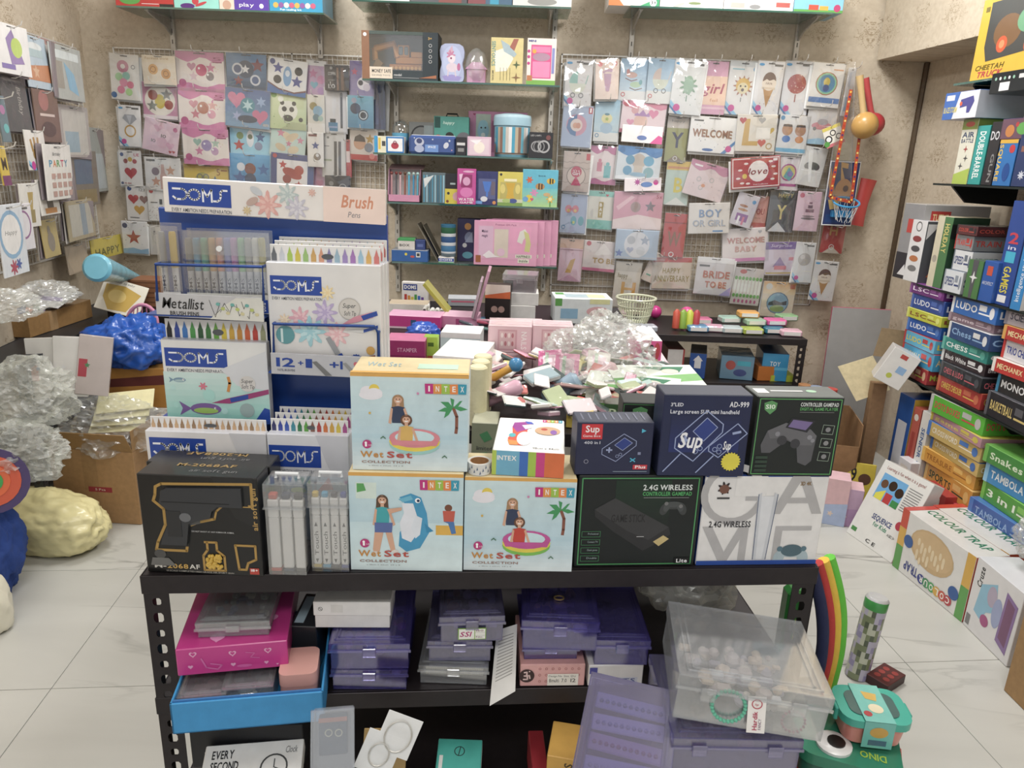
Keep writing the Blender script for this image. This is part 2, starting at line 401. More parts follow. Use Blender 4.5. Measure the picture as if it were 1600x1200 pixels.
wallpaper('paper_back', 0); wallpaper('paper_side', 1); simple('ceiling_paint', 'efece6')
def marble():
    m = bpy.data.materials.new('marble'); m.use_nodes = True; MATS['marble'] = m
    nt = m.node_tree; b = nt.nodes['Principled BSDF']; N = nt.nodes.new; L = nt.links.new
    tc = N('ShaderNodeTexCoord'); mp = N('ShaderNodeMapping'); mp.inputs['Rotation'].default_value = (0,0,math.radians(-12)); mp.inputs['Scale'].default_value = (1,4.2,1)
    gm = N('ShaderNodeNewGeometry'); L(gm.outputs['Position'], mp.inputs['Vector'])
    n1 = N('ShaderNodeTexNoise'); n1.inputs['Scale'].default_value = 1.3; n1.inputs['Detail'].default_value = 7; n1.inputs['Distortion'].default_value = .5; L(mp.outputs[0],n1.inputs['Vector'])
    n2 = N('ShaderNodeTexNoise'); n2.inputs['Scale'].default_value = 1.1; n2.inputs['Detail'].default_value = 2; L(gm.outputs['Position'],n2.inputs['Vector'])
    ab = N('ShaderNodeMath'); ab.operation = 'SUBTRACT'; ab.inputs[1].default_value = .5; L(n1.outputs['Fac'], ab.inputs[0])
    a2 = N('ShaderNodeMath'); a2.operation = 'ABSOLUTE'; L(ab.outputs[0], a2.inputs[0])
    vr = N('ShaderNodeMapRange'); vr.inputs[1].default_value = .0; vr.inputs[2].default_value = .022; vr.inputs[3].default_value = 1; vr.inputs[4].default_value = 0; L(a2.outputs[0],vr.inputs[0])
    pr = N('ShaderNodeMapRange'); pr.inputs[1].default_value = .5; pr.inputs[2].default_value = .68; pr.inputs[4].default_value = .75; L(n2.outputs['Fac'],pr.inputs[0])
    mu = N('ShaderNodeMath'); mu.operation = 'MULTIPLY'; L(vr.outputs[0], mu.inputs[0]); L(pr.outputs[0], mu.inputs[1])
    base = N('ShaderNodeMix'); base.data_type = 'RGBA'; base.inputs[6].default_value = C('b0afa8'); base.inputs[7].default_value = C('cac9c2'); L(n1.outputs['Fac'],base.inputs[0])
    mx = N('ShaderNodeMix'); mx.data_type = 'RGBA'; L(mu.outputs[0],mx.inputs[0]); L(base.outputs[2],mx.inputs[6]); mx.inputs[7].default_value = C('55554f')
    L(mx.outputs[2], b.inputs['Base Color']); b.inputs['Roughness'].default_value = .38
marble()
def struct(o): o['kind'] = 'structure'; return o
LW0 = Vector((-2.26, 4.1, 0)); LWD = Vector((.143, -1, 0)).normalized(); LWN = Vector((1, .143, 0)).normalized()
RW0 = Vector((2.06, 4.1, 0)); RWD = Vector((.076, -1, 0)).normalized(); RWN = Vector((-1, -.076, 0)).normalized()
struct(MB().box(-2.6, WALLY, 0, 2.5, WALLY + .12, CEIL, 'fff').build('wall_back', 'paper_back'))
def prism(p, d, n, L0, L1, t, z0, z1):
    q = [p + d * L0, p + d * L1, p + d * L1 - n * t, p + d * L0 - n * t]
    return MB().ring([[(a.x, a.y, z0) for a in q], [(a.x, a.y, z1) for a in q]], 'fff')
struct(prism(LW0, LWD, LWN, -.12, 5.3, .12, 0, CEIL).build('wall_left', 'paper_side'))
struct(prism(RW0, RWD, RWN, -.12, 5.3, .12, 0, CEIL).build('wall_right', 'paper_side'))
struct(MB().box(-2.7, -1.6, CEIL, 2.8, 4.3, CEIL + .1, 'fff').build('ceiling', 'ceiling_paint'))
# wallpapered beam over the right-hand shelves and the dark strip in the corner
struct(prism(RW0 + RWN * .27, RWD, RWN, 0, 5.2, .27, PY(1370, 95, WALLY).z, CEIL - .001).build('trim_1', 'paper_side'))
struct(MB().tube([(2.052, 4.09, 0), (2.052, 4.09, 2.055)], .014, '5b4a36', 6).build('trim_2', 'metal'))
fl = struct(MB().box(-2.7, -1.6, -.08, 2.8, 4.3, -.003, '8d8c86').build('floor', 'card'))
TS = .6525; ang = math.atan2(.1, 1); R2 = rot('Z', math.degrees(ang))
tb = MB().box(-TS / 2 + .0011, -TS / 2 + .0011, -.01, TS / 2 - .0011, TS / 2 - .0011, 0, 'fff', .0008)
tile0 = None; g0 = Vector((1.294, 2.089, 0))
for i in range(-8, 5):
    for j in range(-7, 6):
        c = g0 + R2 @ Vector(((i + .5) * TS, (j + .42) * TS, 0))
        if not (-2.5 < c.x < 2.45 and -1.3 < c.y < 4.5): continue
        if tile0 is None: o = tile0 = tb.build('tile', 'marble', fl)
        else: o = tile0.copy(); LINK.append(o); o.parent = fl
        o.matrix_world = Matrix.Translation(c) @ R2

# ---------------------------------------------------------------- slotted uprights and glass shelves on the back wall
def upright(px, ya, yb, label):
    a = PY(px, ya, WALLY - .012); b = PY(px, yb, WALLY - .012); x = (a.x + b.x) / 2
    m = MB().box(-.013, -.012, 0, .013, .011, a.z - b.z, 'c9c4bb', .002)
    n = int((a.z - b.z) / .05)
    for k in range(n): m.box(-.003, -.0126, .02 + k * .05, .003, -.012, .04 + k * .05, '6a665f')
    tag(m.build('wall_upright', 'metal', None, Matrix.Translation((x, WALLY - .012, b.z))), label, 'upright', 'slotted uprights on the back wall')
upright(620, -60, 455, 'slotted metal wall upright under the money safe box end of the glass shelves')
upright(859, -60, 455, 'slotted metal wall upright beside the pram packets at the glass shelves')
upright(499, -60, 92, 'slotted metal upright above the blue packets, under the game box shelf')
upright(267, -60, 92, 'slotted metal upright above the pastel packets, under the red box end of its shelf')
upright(990, -60, 96, 'slotted metal upright above the rocking horse packet')
upright(1251, -60, 98, 'slotted metal upright above the red dotted balloon packet')
SHF = 3.80
def glass_shelf(x0, x1, y, label, brx):
    a = PY(x0, y, SHF); b = PY(x1, y, SHF); z = (a.z + b.z) / 2
    t = .008
    root = empty('glass_shelf', (0, 0, 0)); root.location = ((a.x + b.x) / 2, SHF, z)
    w = b.x - a.x; d = WALLY - .03 - SHF
    MB().box(-w / 2, .003, -t, w / 2, d, 0, 'fff').build('glass_pane', 'glass', root)
    MB().box(-w / 2, 0, -t, w / 2, .003, 0, 'fff').build('glass_edge', 'glassedge', root)
    for bx in brx:
        X = PY(bx, y, WALLY).x - (a.x + b.x) / 2
        m = MB()
        q = [(d + .01, -t - .002), (d + .01, -.085), (d - .06, -.05), (.06, -.022), (.03, -t - .002)]
        m.ring([[(X - .004, p, r) for p, r in q], [(X + .004, p, r) for p, r in q]], 'b9b5ac')
        m.box(X - .01, .03, -t - .004, X + .01, d, -t, 'b9b5ac')
        m.build('bracket', 'metal', root)
    tag(root, label, 'shelf', 'glass shelves on the back wall')
    return z
SH = [glass_shelf(550, 893, 5, 'highest glass shelf in the middle of the back wall', (620, 859)),
      glass_shelf(566, 875, 128, 'glass shelf carrying the toy digger money box', (620, 859)),
      glass_shelf(583, 862, 243, 'glass shelf carrying the astronaut pencil case and round tub', (620, 859)),
      glass_shelf(605, 873, 320, 'glass shelf carrying the pen display and bee box', (620, 859)),
      glass_shelf(612, 870, 413, 'lowest glass shelf carrying the pink unicorn gift packs', (620, 859))]
SHL = glass_shelf(182, 506, 14, 'glass shelf holding the red box above the pastel packets', (267, 499))
SHR = glass_shelf(985, 1303, 14, 'glass shelf holding white boxes above the rocking horse packet', (990, 1251))

# ---------------------------------------------------------------- white wire grid panels
PANY = WALLY - .012
def bar(m, a, b, r, col='e6e4df'):
    m.box(min(a[0], b[0]) - r, min(a[1], b[1]) - r, min(a[2], b[2]) - r, max(a[0], b[0]) + r, max(a[1], b[1]) + r, max(a[2], b[2]) + r, col)
def grid_panel(w, h, M, label, step=.026):
    root = empty('wire_grid_panel', mtx=M)
    m = MB(); k = 0
    while k * step <= w: bar(m, (k * step, 0, 0), (k * step, 0, h), .0011); k += 1
    k = 0
    while k * step * 1.3 <= h: bar(m, (0, -.002, k * step * 1.3), (w, -.002, k * step * 1.3), .0011); k += 1
    m.build('wire_mesh', 'metal', root)
    f = MB()
    for q in ((0,0,w,0),(0,h,w,h),(0,0,0,h),(w,0,w,h),(0,h - .045,w,h - .045),(w*.33,0,w*.33,h),(w*.66,0,w*.66,h),(0,h*.5,w,h*.5),(0,.06,w,.06)):
        bar(f, (q[0], -.001, q[1]), (q[2], -.001, q[3]), .0032)
    f.build('frame', 'metal', root)
    tag(root, label, 'wire panel')
    return root
def wallrect(x0, y0, x1, y1, Y):
    a = PY(x0, y0, Y); b = PY(x1, y0, Y); c = PY((x0 + x1) / 2, y1, Y)
    return a.x, b.x, c.z, (a.z + b.z) / 2
a0, a1, z0, z1 = wallrect(178, 82, 600, 400, PANY)
PANL = grid_panel(a1 - a0,z1 - z0,Matrix.Translation((a0,PANY,z0)),'white wire grid panel full of birthday balloon packets beside the blue stand'); PANLo = (a0,z0)
a0, a1, z0, z1 = wallrect(878, 93, 1322, 470, PANY)
PANR = grid_panel(a1 - a0,z1 - z0,Matrix.Translation((a0,PANY,z0)),'white wire grid panel full of baby shower and banner packets'); PANRo = (a0,z0)
hk = None
def hook(parent, M):
    global hk
    if hk is None:
        hk = MB().tube([(0, 0, 0), (0, -.13, -.004), (0, -.15, .006), (0, -.155, .022)], .0019, 'dedbd5', 5).build('hook', 'metal', parent); o = hk
    else:
        o = hk.copy(); LINK.append(o); o.parent = parent
    o.matrix_basis = M
    return o
# ---------------------------------------------------------------- print motifs (flat ink shapes, face coordinates 0..1, v down)
def bln(x, y, r, col, tail=True):
    q = [('e', x, y, r, r * 1.0, col), ('e', x - r * .35, y - r * .35, r * .22, r * .3, 'fff')]
    return ([('l', [(x, y + r), (x, y + r * 1.9)], .012, '888')] if tail else []) + q
def cluster(cx, cy, s, cols):
    o = []
    for i, (dx, dy, k) in enumerate(((-.9, -.5, 'h'), (.9, -.4, 's'), (-.75, .65, 's'), (.8, .6, 'b'), (0, -.1, 'B'))):
        c = cols[i % len(cols)]; x, y = cx + dx * s, cy + dy * s
        if k == 'h': o += [('h', x, y, s * .55, c)]
        elif k == 's': o += [('s', x, y, s * .62, c)]
        else: o += [('c', x, y, s * (.7 if k == 'B' else .5), c), ('c', x - s * .2, y - s * .2, s * .14, 'fff')]
    return o
def slot(x=.5, y=.05): return [('r', x - .12, y - .012, x + .12, y + .012, '555')]
def bar_code(x0,y0,x1,y1):return [('r',x0,y0,x1,y1,'f4f4f4')]+[('r',x0+(x1 - x0)*k / 9,y0,x0+(x1 - x0)*(k+.5) / 9,y1,'333') for k in range(9)]
def ribbon():return [('p',[(0,.74),(0,.82),(.30,1),(.44,1)],'8ec8e8'),('p',[(0,.83),(0,.88),(.2,1),(.28,1)],'2f78b5'),('c',.22,.88,.11,'d0449a'),('r',.62,.05,.93,.09,'555'),('e',.14,.07,.1,.025,'35a0d8')]
def specks(n, cols, seed, x0=.06, y0=.12, x1=.94, y1=.9):
    r = random.Random(seed); return [('c', r.uniform(x0, x1), r.uniform(y0, y1), r.uniform(.008, .018), r.choice(cols)) for _ in range(n)]
def wave(c, top=.0, bot=.14, c2=None):
    o = []
    if top: o += [('p', [(0, 0), (1, 0), (1, top * .9)] + [(1 - k / 8, top * (1 + .35 * math.sin(k * 1.3))) for k in range(9)], c)]
    if bot: o += [('p', [(0, 1), (1, 1)] + [(1 - k / 8, 1 - bot * (1 + .35 * math.sin(k * 1.1 + 1))) for k in range(9)], c2 or c)]
    return o
def pram(c, x=.5, y=.48, s=.28):
    return [('p', [(x - s, y)] + [(x - s * math.cos(a), y - s * .85 * math.sin(a)) for a in [math.pi * k / 14 for k in range(8)]] + [(x, y)], c),
            ('p',[(x - s,y)]+[(x - s*math.cos(a),y+s*.75*math.sin(a)) for a in [math.pi*k / 10 for k in range(11)]],'d8dccb'),('l',[(x+s,y),(x+s*1.25,y - s*.6)],.03,c),
            ('o', x - s * .5, y + s * .85, s * .3, .03, '777'), ('o', x + s * .5, y + s * .85, s * .3, .03, '777')]
def icecream():
    return [('p',[(.3,.5),(.7,.5),(.5,.86)],'b98a4e'),('c',.5,.4,.27,'e9dccb'),('p',[(.26,.38)]+[(.5 - .25*math.cos(a),.36 - .16*math.sin(a)) for a in [math.pi*k / 8 for k in range(9)]]+[(.66,.33),(.5,.36),(.4,.33)],'6a4a3c'),('t',.38,.38,.62,.43,'nice','7a5a4a')]+[('r',.25,.48,.75,.52,'d8c6ae')]
def roundb(c1,c2,c3,x=.5,y=.48,r=.36):return [('c',x,y,r,c1),('c',x,y,r*.78,c2),('c',x,y+r*.1,r*.4,c3),('l',[(x,y+.3),(x,y+.36)],.03,c1)]
def letters(s, y0, y1, c, x0=.08, x1=.92, op='b'): return [('t', x0, y0, x1, y1, s, c, op)]
def foil(s, y0, y1, c, x0=.08, x1=.92):
    return [('t', x0 + .012, y0 + .015, x1 + .012, y1 + .015, s, 'b8a890', 'b'), ('t', x0, y0, x1, y1, s, c, 'b')]
NPK = 0
SLEEVE = []
for sd in range(4):
    n_, q_ = 9, 12; g_ = MB(); vs = []
    for j in range(q_ + 1):
        for i in range(n_ + 1):
            x, z = i / n_ - .5, j / q_
            e = min(1, 4 * min(i / n_, 1 - i / n_, j / q_, 1 - j / q_))
            vs.append((x, -e * (.0025 + .007 * abs(noise.noise(Vector((x * 3.1 + sd * 5, z * 4 + sd, sd * 2.3)))) ), z))
    g_.raw(vs,[(j*(n_+1)+i,j*(n_+1)+i+1,(j+1)*(n_+1)+i+1,(j+1)*(n_+1)+i) for j in range(q_) for i in range(n_)],'fff')
    o_ = g_.build('plastic_sleeve', 'clear', None, None, 2); LINK.remove(o_); SLEEVE.append(o_.data); bpy.data.objects.remove(o_)
def pk(x0,y0,x1,y1,r,bg,label,art,panel=None,po=None,Yp=None,group=None,m='film',name='balloon_packet',cat='packet',back=0,slotted=True,th=.007):
    """a hanging packet on the back wall covering the given rectangle"""
    global NPK; NPK += 1
    rnd = random.Random(NPK)
    if panel is None: panel, po = (PANL, PANLo) if x0 < 700 else (PANR, PANRo)
    Y = Yp if Yp else WALLY - .055 - rnd.uniform(0, .02) - .012 * (NPK % 3)
    c = PY((x0 + x1) / 2, (y0 + y1) / 2, Y)
    rr = abs(math.radians(r)); wp, hp = x1 - x0, y1 - y0
    k = 1 / math.cos(rr) if rr < .5 else 1
    sw = (PY(x1, (y0 + y1) / 2, Y) - PY(x0, (y0 + y1) / 2, Y)).length / wp
    den = math.cos(rr) ** 2 - math.sin(rr) ** 2
    w = (wp * math.cos(rr) - hp * math.sin(rr)) / den * sw; h = (hp * math.cos(rr) - wp * math.sin(rr)) / den * sw
    M = Matrix.Translation(c) @ rot('Y', r) @ rot('X', rnd.uniform(-2.5, 1)) @ rot('Z', rnd.uniform(-3, 3)) @ Matrix.Translation((0, 0, -h / 2))
    A = list(art) + (slot(.5, .045) if slotted else [])
    o = boxmesh(w, th, h, bg, A, b=.0022).build(name, m, None, M)
    tag(o, label, cat, group)
    for q in range(back):
        Mb = Matrix.Translation((rnd.choice((-1,1))*(.006+.006*q),.012*(q+1),-.006 - .008*rnd.random())) @ M @ rot('Y',rnd.uniform(-3,3))
        b_ = boxmesh(w, th, h, 'dfe0df', None, b=.0022).build(name, m, None, Mb)
        tag(b_, 'spare packet behind the ' + ' '.join(label.split()[:12]), cat, 'packets hidden behind others')
    if slotted and m == 'film':
        n_ = NPK % 4; k_ = 1.05; sl = SLEEVE[n_]
        so = bpy.data.objects.new('plastic_sleeve', sl); LINK.append(so); so.parent = o
        so.matrix_basis = Matrix.Translation((0, -.0035, -.01 * h)) @ Matrix.Diagonal((w * k_, 1, h * 1.03, 1))
    # each packet hangs on a hook of the wire panel
    top = M @ Vector((0, 0, h * .965))
    hook(panel, Matrix.Translation((top.x - po[0], -.002, top.z - po[1] + .004)))
    return o
PINKW = lambda cols:[('r',0,0,1,1,'f2e9e2')]+wave('d985b4',.2,.16)+cluster(.52,.48,.22,cols)+[('t',.76,.12,.95,.2,'5','a03a70'),('r',.76,.23,.96,.26,'a03a70'),('c',.12,.8,.1,'c45a94')]+specks(8,['d8b04a','d985b4'],3,.65,.25,.95,.5)
# left panel
pk(171,86,219,155,3,'e9e6df','white packet printed with a doughnut and pastel balloons',[('c',.45,.27,.2,'c9839a'),('c',.45,.27,.08,'e9e6df'),('c',.3,.5,.13,'a9d6a0'),('c',.55,.47,.13,'9ad0c0'),('c',.45,.62,.14,'e79ab4'),('c',.68,.66,.12,'e0809a'),('c',.35,.78,.13,'e58aa8'),('c',.62,.82,.12,'b8e09a'),('c',.1,.9,.1,'2f6fa8'),('o',.8,.27,.07,.02,'777')],back=2)
pk(222,88,275,131,1,'e8dac0','cream packet with two golden smiling face balloons',[('t',.1,.06,.8,.14,'Fascinate world','b9904a'),('r',0,.24,1,1,'e9ddc9'),('c',.32,.48,.18,'dca85c'),('c',.7,.62,.18,'d9a055'),('o',.32,.48,.11,.03,'a8752f'),('o',.7,.62,.11,.03,'a8752f')]+specks(8,['fff','d9b070'],2,.05,.5,.95,.95),back=1)
pk(222,130,278,185,2,'d59ab8','pink packet with a round picture of pineapple and cherry balloons',[('e',.5,.5,.44,.42,'f4efe4'),('e',.5,.52,.15,.2,'d8c23a'),('c',.3,.35,.14,'a8554a'),('s',.7,.32,.18,'9a9a94'),('c',.75,.6,.13,'a84a3c'),('s',.27,.65,.17,'8a8f86'),('r',0,.9,1,1,'f0e6ea')],back=1)
pk(184,166,221,228,2,'ecebea','white packet printed with a gold diamond ring',[('o',.52,.62,.26,.06,'c99a2f'),('p',[(.3,.22),(.72,.22),(.84,.32),(.52,.48),(.2,.32)],'a9adb4'),('p',[(.38,.24),(.62,.24),(.52,.46)],'c8ccd4')]+ribbon(),back=1)
pk(220,184,283,243,12,'dfc3d2','pale pink packet with glossy number balloons, hanging askew',[('c',.35,.35,.2,'e7cbd8'),('h',.4,.25,.14,'dcb0c6'),('c',.58,.45,.2,'e9d0dc'),('c',.3,.66,.17,'e2c2d2'),('c',.55,.68,.17,'ddb8cb'),('h',.78,.72,.13,'d9a8c2'),('t',.24,.62,.36,.72,'10','666',''),('t',.5,.42,.64,.52,'10','666',''),('c',.88,.2,.07,'c05a90'),('h',.8,.9,.05,'b03a4a'),('h',.9,.88,.05,'b03a4a')])
pk(275,83,351,141,1,'e9b4cf','pink and white packet with a rose balloon cluster, top of three alike',PINKW(['c98aa8','d9789f','e5c8d2','8c7f84','d2477e']),back=1)
pk(279,141,353,201,1,'e9b4cf','pink and white packet with a peach balloon cluster, middle of three alike',PINKW(['e0a0ac','e8b4b0','d88a9a','e5a8bc','c98a74']))
pk(285,202,358,257,1,'e9b4cf','pink and white packet with a mint and lilac cluster, lowest of three alike',PINKW(['9ec4b8','a8c8b4','d98ab0','c8a0c4','a99ac8']))
pk(287,257,358,312,1,'dcc14a','yellow party packet half hidden by the stand header',[('r',0,0,1,.12,'c9a83a'),('c',.42,.45,.22,'b5b04a'),('o',.36,.36,.09,.03,'777'),('o',.5,.36,.09,.03,'777'),('s',.7,.45,.14,'3f6a94'),('t',.74,.12,.82,.3,'5','a0602a'),('r',.84,.14,.98,.18,'a0602a')])
pk(353,85,417,141,2,'4a6f9a','dark blue packet with a star and ringed round balloons',[('g',0,0,1,1,'5f8fba','2f4560'),('s',.78,.3,.2,'7a2f44'),('c',.48,.42,.24,'26405f'),('c',.28,.42,.16,'cfd2d6'),('c',.28,.42,.11,'2f4a78'),('c',.72,.7,.15,'cfd2d6'),('c',.72,.7,.1,'3a5a8a'),('s',.3,.74,.15,'8a3a3c'),('s',.48,.42,.13,'e9e9e9')])
pk(351,139,423,200,4,'51709c','blue packet with two pink hearts and snowflake balloons',[('g',0,0,1,1,'4a6496','7fa6c4'),('h',.25,.28,.24,'d07a9c'),('h',.78,.68,.22,'cf7598'),('c',.5,.42,.2,'3f8fa0'),('s',.5,.42,.17,'bfe0e4',6,.4),('s',.8,.3,.15,'9fb8d8',6),('s',.26,.72,.14,'a9b4d8',6),('e',.5,.78,.22,.1,'3a4a60')]+bar_code(.84,.86,.97,.93),back=2)
pk(359,197,423,241,2,'6fb4d6','sky blue packet with a white rocket and red star balloons',[('g',0,0,1,1,'7cc0de','a6dcec'),('s',.22,.7,.22,'c0393c'),('e',.5,.45,.09,.3,'e6eaf0'),('e',.5,.38,.06,.09,'5a6a4a'),('s',.75,.38,.2,'2f5f98'),('c',.7,.7,.15,'8a95b4'),('c',.25,.36,.13,'6a8a4a'),('t',.74,.1,.82,.26,'5','2f6fa8')])
pk(358,241,424,292,2,'4fa3d2','bright blue packet with blue stars and a brown balloon',[('g',0,0,1,1,'58b0de','3a86bc'),('s',.82,.45,.2,'2f6fae'),('s',.25,.75,.24,'2a5fa0'),('c',.5,.45,.18,'8a4a3c'),('c',.28,.4,.13,'dfe4ea'),('e',.5,.78,.14,.2,'2f4468')])
pk(416,91,482,150,7,'e8e6e2','white packet with a blue rocket and astronaut balloons over a blue wave',[('p',[(0,.68),(.3,.84),(.7,.9),(1,.8),(1,1),(0,1)],'7a4a44'),('p',[(0,.72),(.3,.88),(.7,.94),(1,.85),(1,1),(0,1)],'4a74ae'),('e',.5,.48,.11,.28,'7aa6cf'),('e',.5,.4,.06,.09,'dfe8f0'),('s',.25,.28,.17,'3f4a94'),('s',.75,.6,.18,'3a4690'),('c',.78,.3,.12,'222'),('c',.25,.6,.12,'2a2a2e'),('c',.1,.12,.08,'3a4a8a')],back=1)
pk(420,144,480,202,3,'c9d6ac','pale green packet with black and white panda spots',[('g',0,0,1,1,'d5dcb6','c2d29e'),('c',.5,.5,.27,'ecebe0'),('c',.4,.46,.07,'3a3a38'),('c',.6,.46,.07,'3a3a38'),('e',.5,.7,.14,.09,'3a3a38'),('c',.34,.3,.06,'3a3a38'),('c',.66,.3,.06,'3a3a38'),('c',.3,.2,.08,'ecebe0'),('c',.85,.72,.06,'444'),('c',.12,.1,.08,'7aa64a')]+specks(8,['8aa86a'],8,.05,.6,.95,.95))
pk(420,189,481,247,7,'bfd8cf','mint packet with pastel butterfly and star balloons',[('g',0,0,1,1,'b4d4d0','d0e0d6'),('e',.48,.42,.2,.1,'e6d4b4',30),('e',.6,.42,.2,.1,'dcc8a8',-30),('s',.28,.34,.13,'d98aa4'),('s',.84,.48,.12,'d992aa'),('s',.52,.62,.1,'d07a98'),('e',.3,.75,.16,.1,'d8c6a4',20),('e',.66,.78,.16,.11,'e0d0b0',-20),('c',.14,.12,.09,'b04a5a')])
pk(422,240,491,300,4,'3a4a86','dark blue framed packet with red plane-shaped balloons',[('r',.14,.16,.86,.98,'e8e6e4'),('e',.5,.52,.24,.13,'b0453c',20),('c',.38,.68,.12,'9a3a34'),('c',.66,.42,.13,'b54a3a'),('s',.28,.3,.12,'c03a3c'),('s',.66,.82,.12,'b83a3c'),('c',.09,.08,.06,'c0444a'),('c',.91,.1,.06,'c0444a')])
pk(477,96,511,152,3,'c6a4c4','lilac packet with pink star and turquoise heart balloons',[('r',0,0,1,.14,'eee'),('s',.35,.35,.25,'c474a4'),('h',.4,.65,.2,'7ab4c4'),('c',.75,.5,.2,'d08ab4'),('c',.75,.8,.18,'b890c4')])
pk(480,150,508,206,1,'dcd8cc','beige packet with light blue baby-shape balloons',[('c',.35,.3,.22,'9a8a4a'),('c',.6,.42,.28,'8ab4cc'),('c',.5,.6,.2,'6a8a94'),('c',.75,.62,.15,'a8c4b4'),('r',0,.75,1,1,'e8e4de')])
pk(480,208,506,260,1,'e6e2dc','white packet with small rocket and moon balloons',[('s',.5,.38,.25,'4a5a9a'),('c',.6,.7,.22,'8a7a6a'),('r',.08,.06,.6,.12,'7a3a3a'),('c',.6,.66,.1,'ddd')])
pk(489, 252, 510, 300, 0, 'c99ab4', 'rose pink packet peeping out above the stand header', [('c', .5, .3, .3, 'd8a4bc'), ('h', .5, .7, .3, 'c27a9c')])
pk(545,97,586,151,2,'6a5a98','violet packet with white round balloons',[('g',0,0,1,1,'5a4a86','9a90bc'),('r',.5,.05,1,.45,'ddd8dc'),('c',.55,.62,.24,'e4e0e4'),('c',.45,.6,.1,'3a3a44'),('c',.7,.72,.14,'cfc8d4'),('s',.2,.3,.15,'b03a64')],back=2)
pk(543,151,584,199,1,'5fa0bc','turquoise space packet with a dark astronaut balloon',[('g',0,0,1,1,'7ab8cc','4a8cb0'),('c',.3,.4,.2,'2a3a5a'),('c',.6,.6,.2,'1f2c3c'),('o',.6,.6,.16,.04,'cfd8dc'),('c',.25,.15,.1,'aab')],back=2)
pk(546,203,591,250,2,'dbd2c9','beige packet with a red lower band and gold star balloon',[('r',0,.82,1,1,'c2343a'),('c',.35,.45,.22,'c99a7a'),('p',[(.14,.4),(.56,.4),(.52,.25),(.35,.16),(.18,.25)],'3a2f2a'),('s',.72,.3,.18,'b8902f'),('c',.68,.58,.16,'7a8290'),('c',.8,.86,.1,'e58a84')],back=1)
pk(584,128,602,200,0,'33406f','navy packet hanging edge-on behind the violet packets',[('r',.1,.1,.4,.9,'4a5a90'),('r',.6,.2,.8,.8,'2a3458')],back=2)
# stationery packs on the same panel
pk(507,103,545,140,0,'2c2c34','black pen pack with copper pens',[('r',.5,.1,.58,1,'8a6a58'),('r',.68,.1,.8,1,'6a5044'),('t',.15,.28,.45,.4,'COFFN','ccc'),('t',.15,.55,.42,.62,'system','999'),('t',.15,.75,.42,.92,'1.0','ddd'),('c',.28,.12,.06,'999')],name='pen_pack',cat='pen pack')
pk(506,139,543,207,1,'c9c8c8','clear blister pack with a fountain pen and blue ink bottle',[('r',.05,.04,.95,.97,'dcdbdc'),('r',.7,.12,.8,.88,'4a4a50'),('r',.72,.1,.78,.2,'888'),('r',.18,.76,.58,.95,'3f82a8'),('r',.25,.68,.5,.76,'26323c'),('r',.2,.84,.56,.88,'9ac')],name='pen_pack',cat='pen pack')
pk(503,208,541,276,1,'cfcecb','grey blister pack with two black pens',[('r',.5,.2,.62,.95,'4a4a4c'),('r',.68,.2,.8,.95,'55555a'),('r',.0,.6,.4,.64,'9aa48a'),('c',.25,.12,.05,'777'),('r',.1,.3,.3,.32,'888')],name='pen_pack',cat='pen pack')
pk(508,275,547,305,0,'2f2f35','black pen pack behind the stand header',[('c',.25,.4,.12,'888'),('o',.7,.6,.2,.04,'aaa')],name='pen_pack',cat='pen pack')
pk(539,220,549,276,0,'b83a44','narrow red pen pack beside the grey blister pack',[('r',.2,.3,.8,.6,'e8d8d8')],name='pen_pack',cat='pen pack')
# lower left of the panel
pk(186,236,222,290,1,'e6e4e1','white packet with one large red heart balloon',[('h',.5,.62,.28,'b83a44'),('c',.3,.3,.1,'9a4a4a'),('c',.5,.25,.1,'c9a83a'),('c',.7,.3,.1,'b0444c'),('c',.15,.12,.08,'3f5a94'),('t',.68,.08,.92,.16,'UE','b83a6a','b'),('c',.1,.92,.06,'3a4a7a'),('r',.2,.91,.5,.93,'a44')],back=1)
pk(226,247,283,298,1,'dfdedc','white packet with a champagne bottle and copper stars',[('p',[(.46,.2),(.54,.2),(.56,.45),(.62,.55),(.62,.95),(.42,.95),(.42,.55),(.45,.45)],'c9a8a0'),('s',.3,.72,.16,'c99a84'),('s',.72,.38,.16,'cfa48c'),('c',.3,.42,.12,'8a7a84'),('r',.06,.06,.3,.12,'555'),('s',.78,.75,.1,'a88')]+specks(10,['777','c9a'],5),back=1)
pk(197,290,236,345,2,'e9e6e2','white packet with red, brown and gold heart balloons',[('h',.3,.38,.22,'c0343f'),('h',.74,.38,.19,'8a5a50'),('h',.52,.68,.22,'d0a33f'),('c',.16,.1,.09,'2f4f8f'),('t',.55,.08,.8,.16,'123','888'),('r',.12,.9,.5,.93,'777')])
pk(231,293,264,345,1,'ecebe8','white packet speckled with small brown confetti',specks(40,['7a4a44','555','a86a5a'],9,.05,.5,.95,.95)+[('c',.2,.12,.1,'c03a44'),('t',.15,.35,.7,.5,'-1','444')])
pk(191,346,231,396,1,'e9e9ea','white packet with a single dark red star over a blue wave',[('s',.45,.5,.3,'a82f3a',5,.42),('p',[(0,.86),(.4,.82),(.7,.88),(1,.83),(1,1),(0,1)],'8ab8d8'),('c',.14,.14,.1,'33406a')]+specks(8,['555'],4),back=2)
pk(233,352,262,398,0,'d3cfc8','clear grey packet behind the metallic pens',[('o',.5,.45,.3,.03,'bbb'),('t',.25,.2,.6,.3,'5','888')])
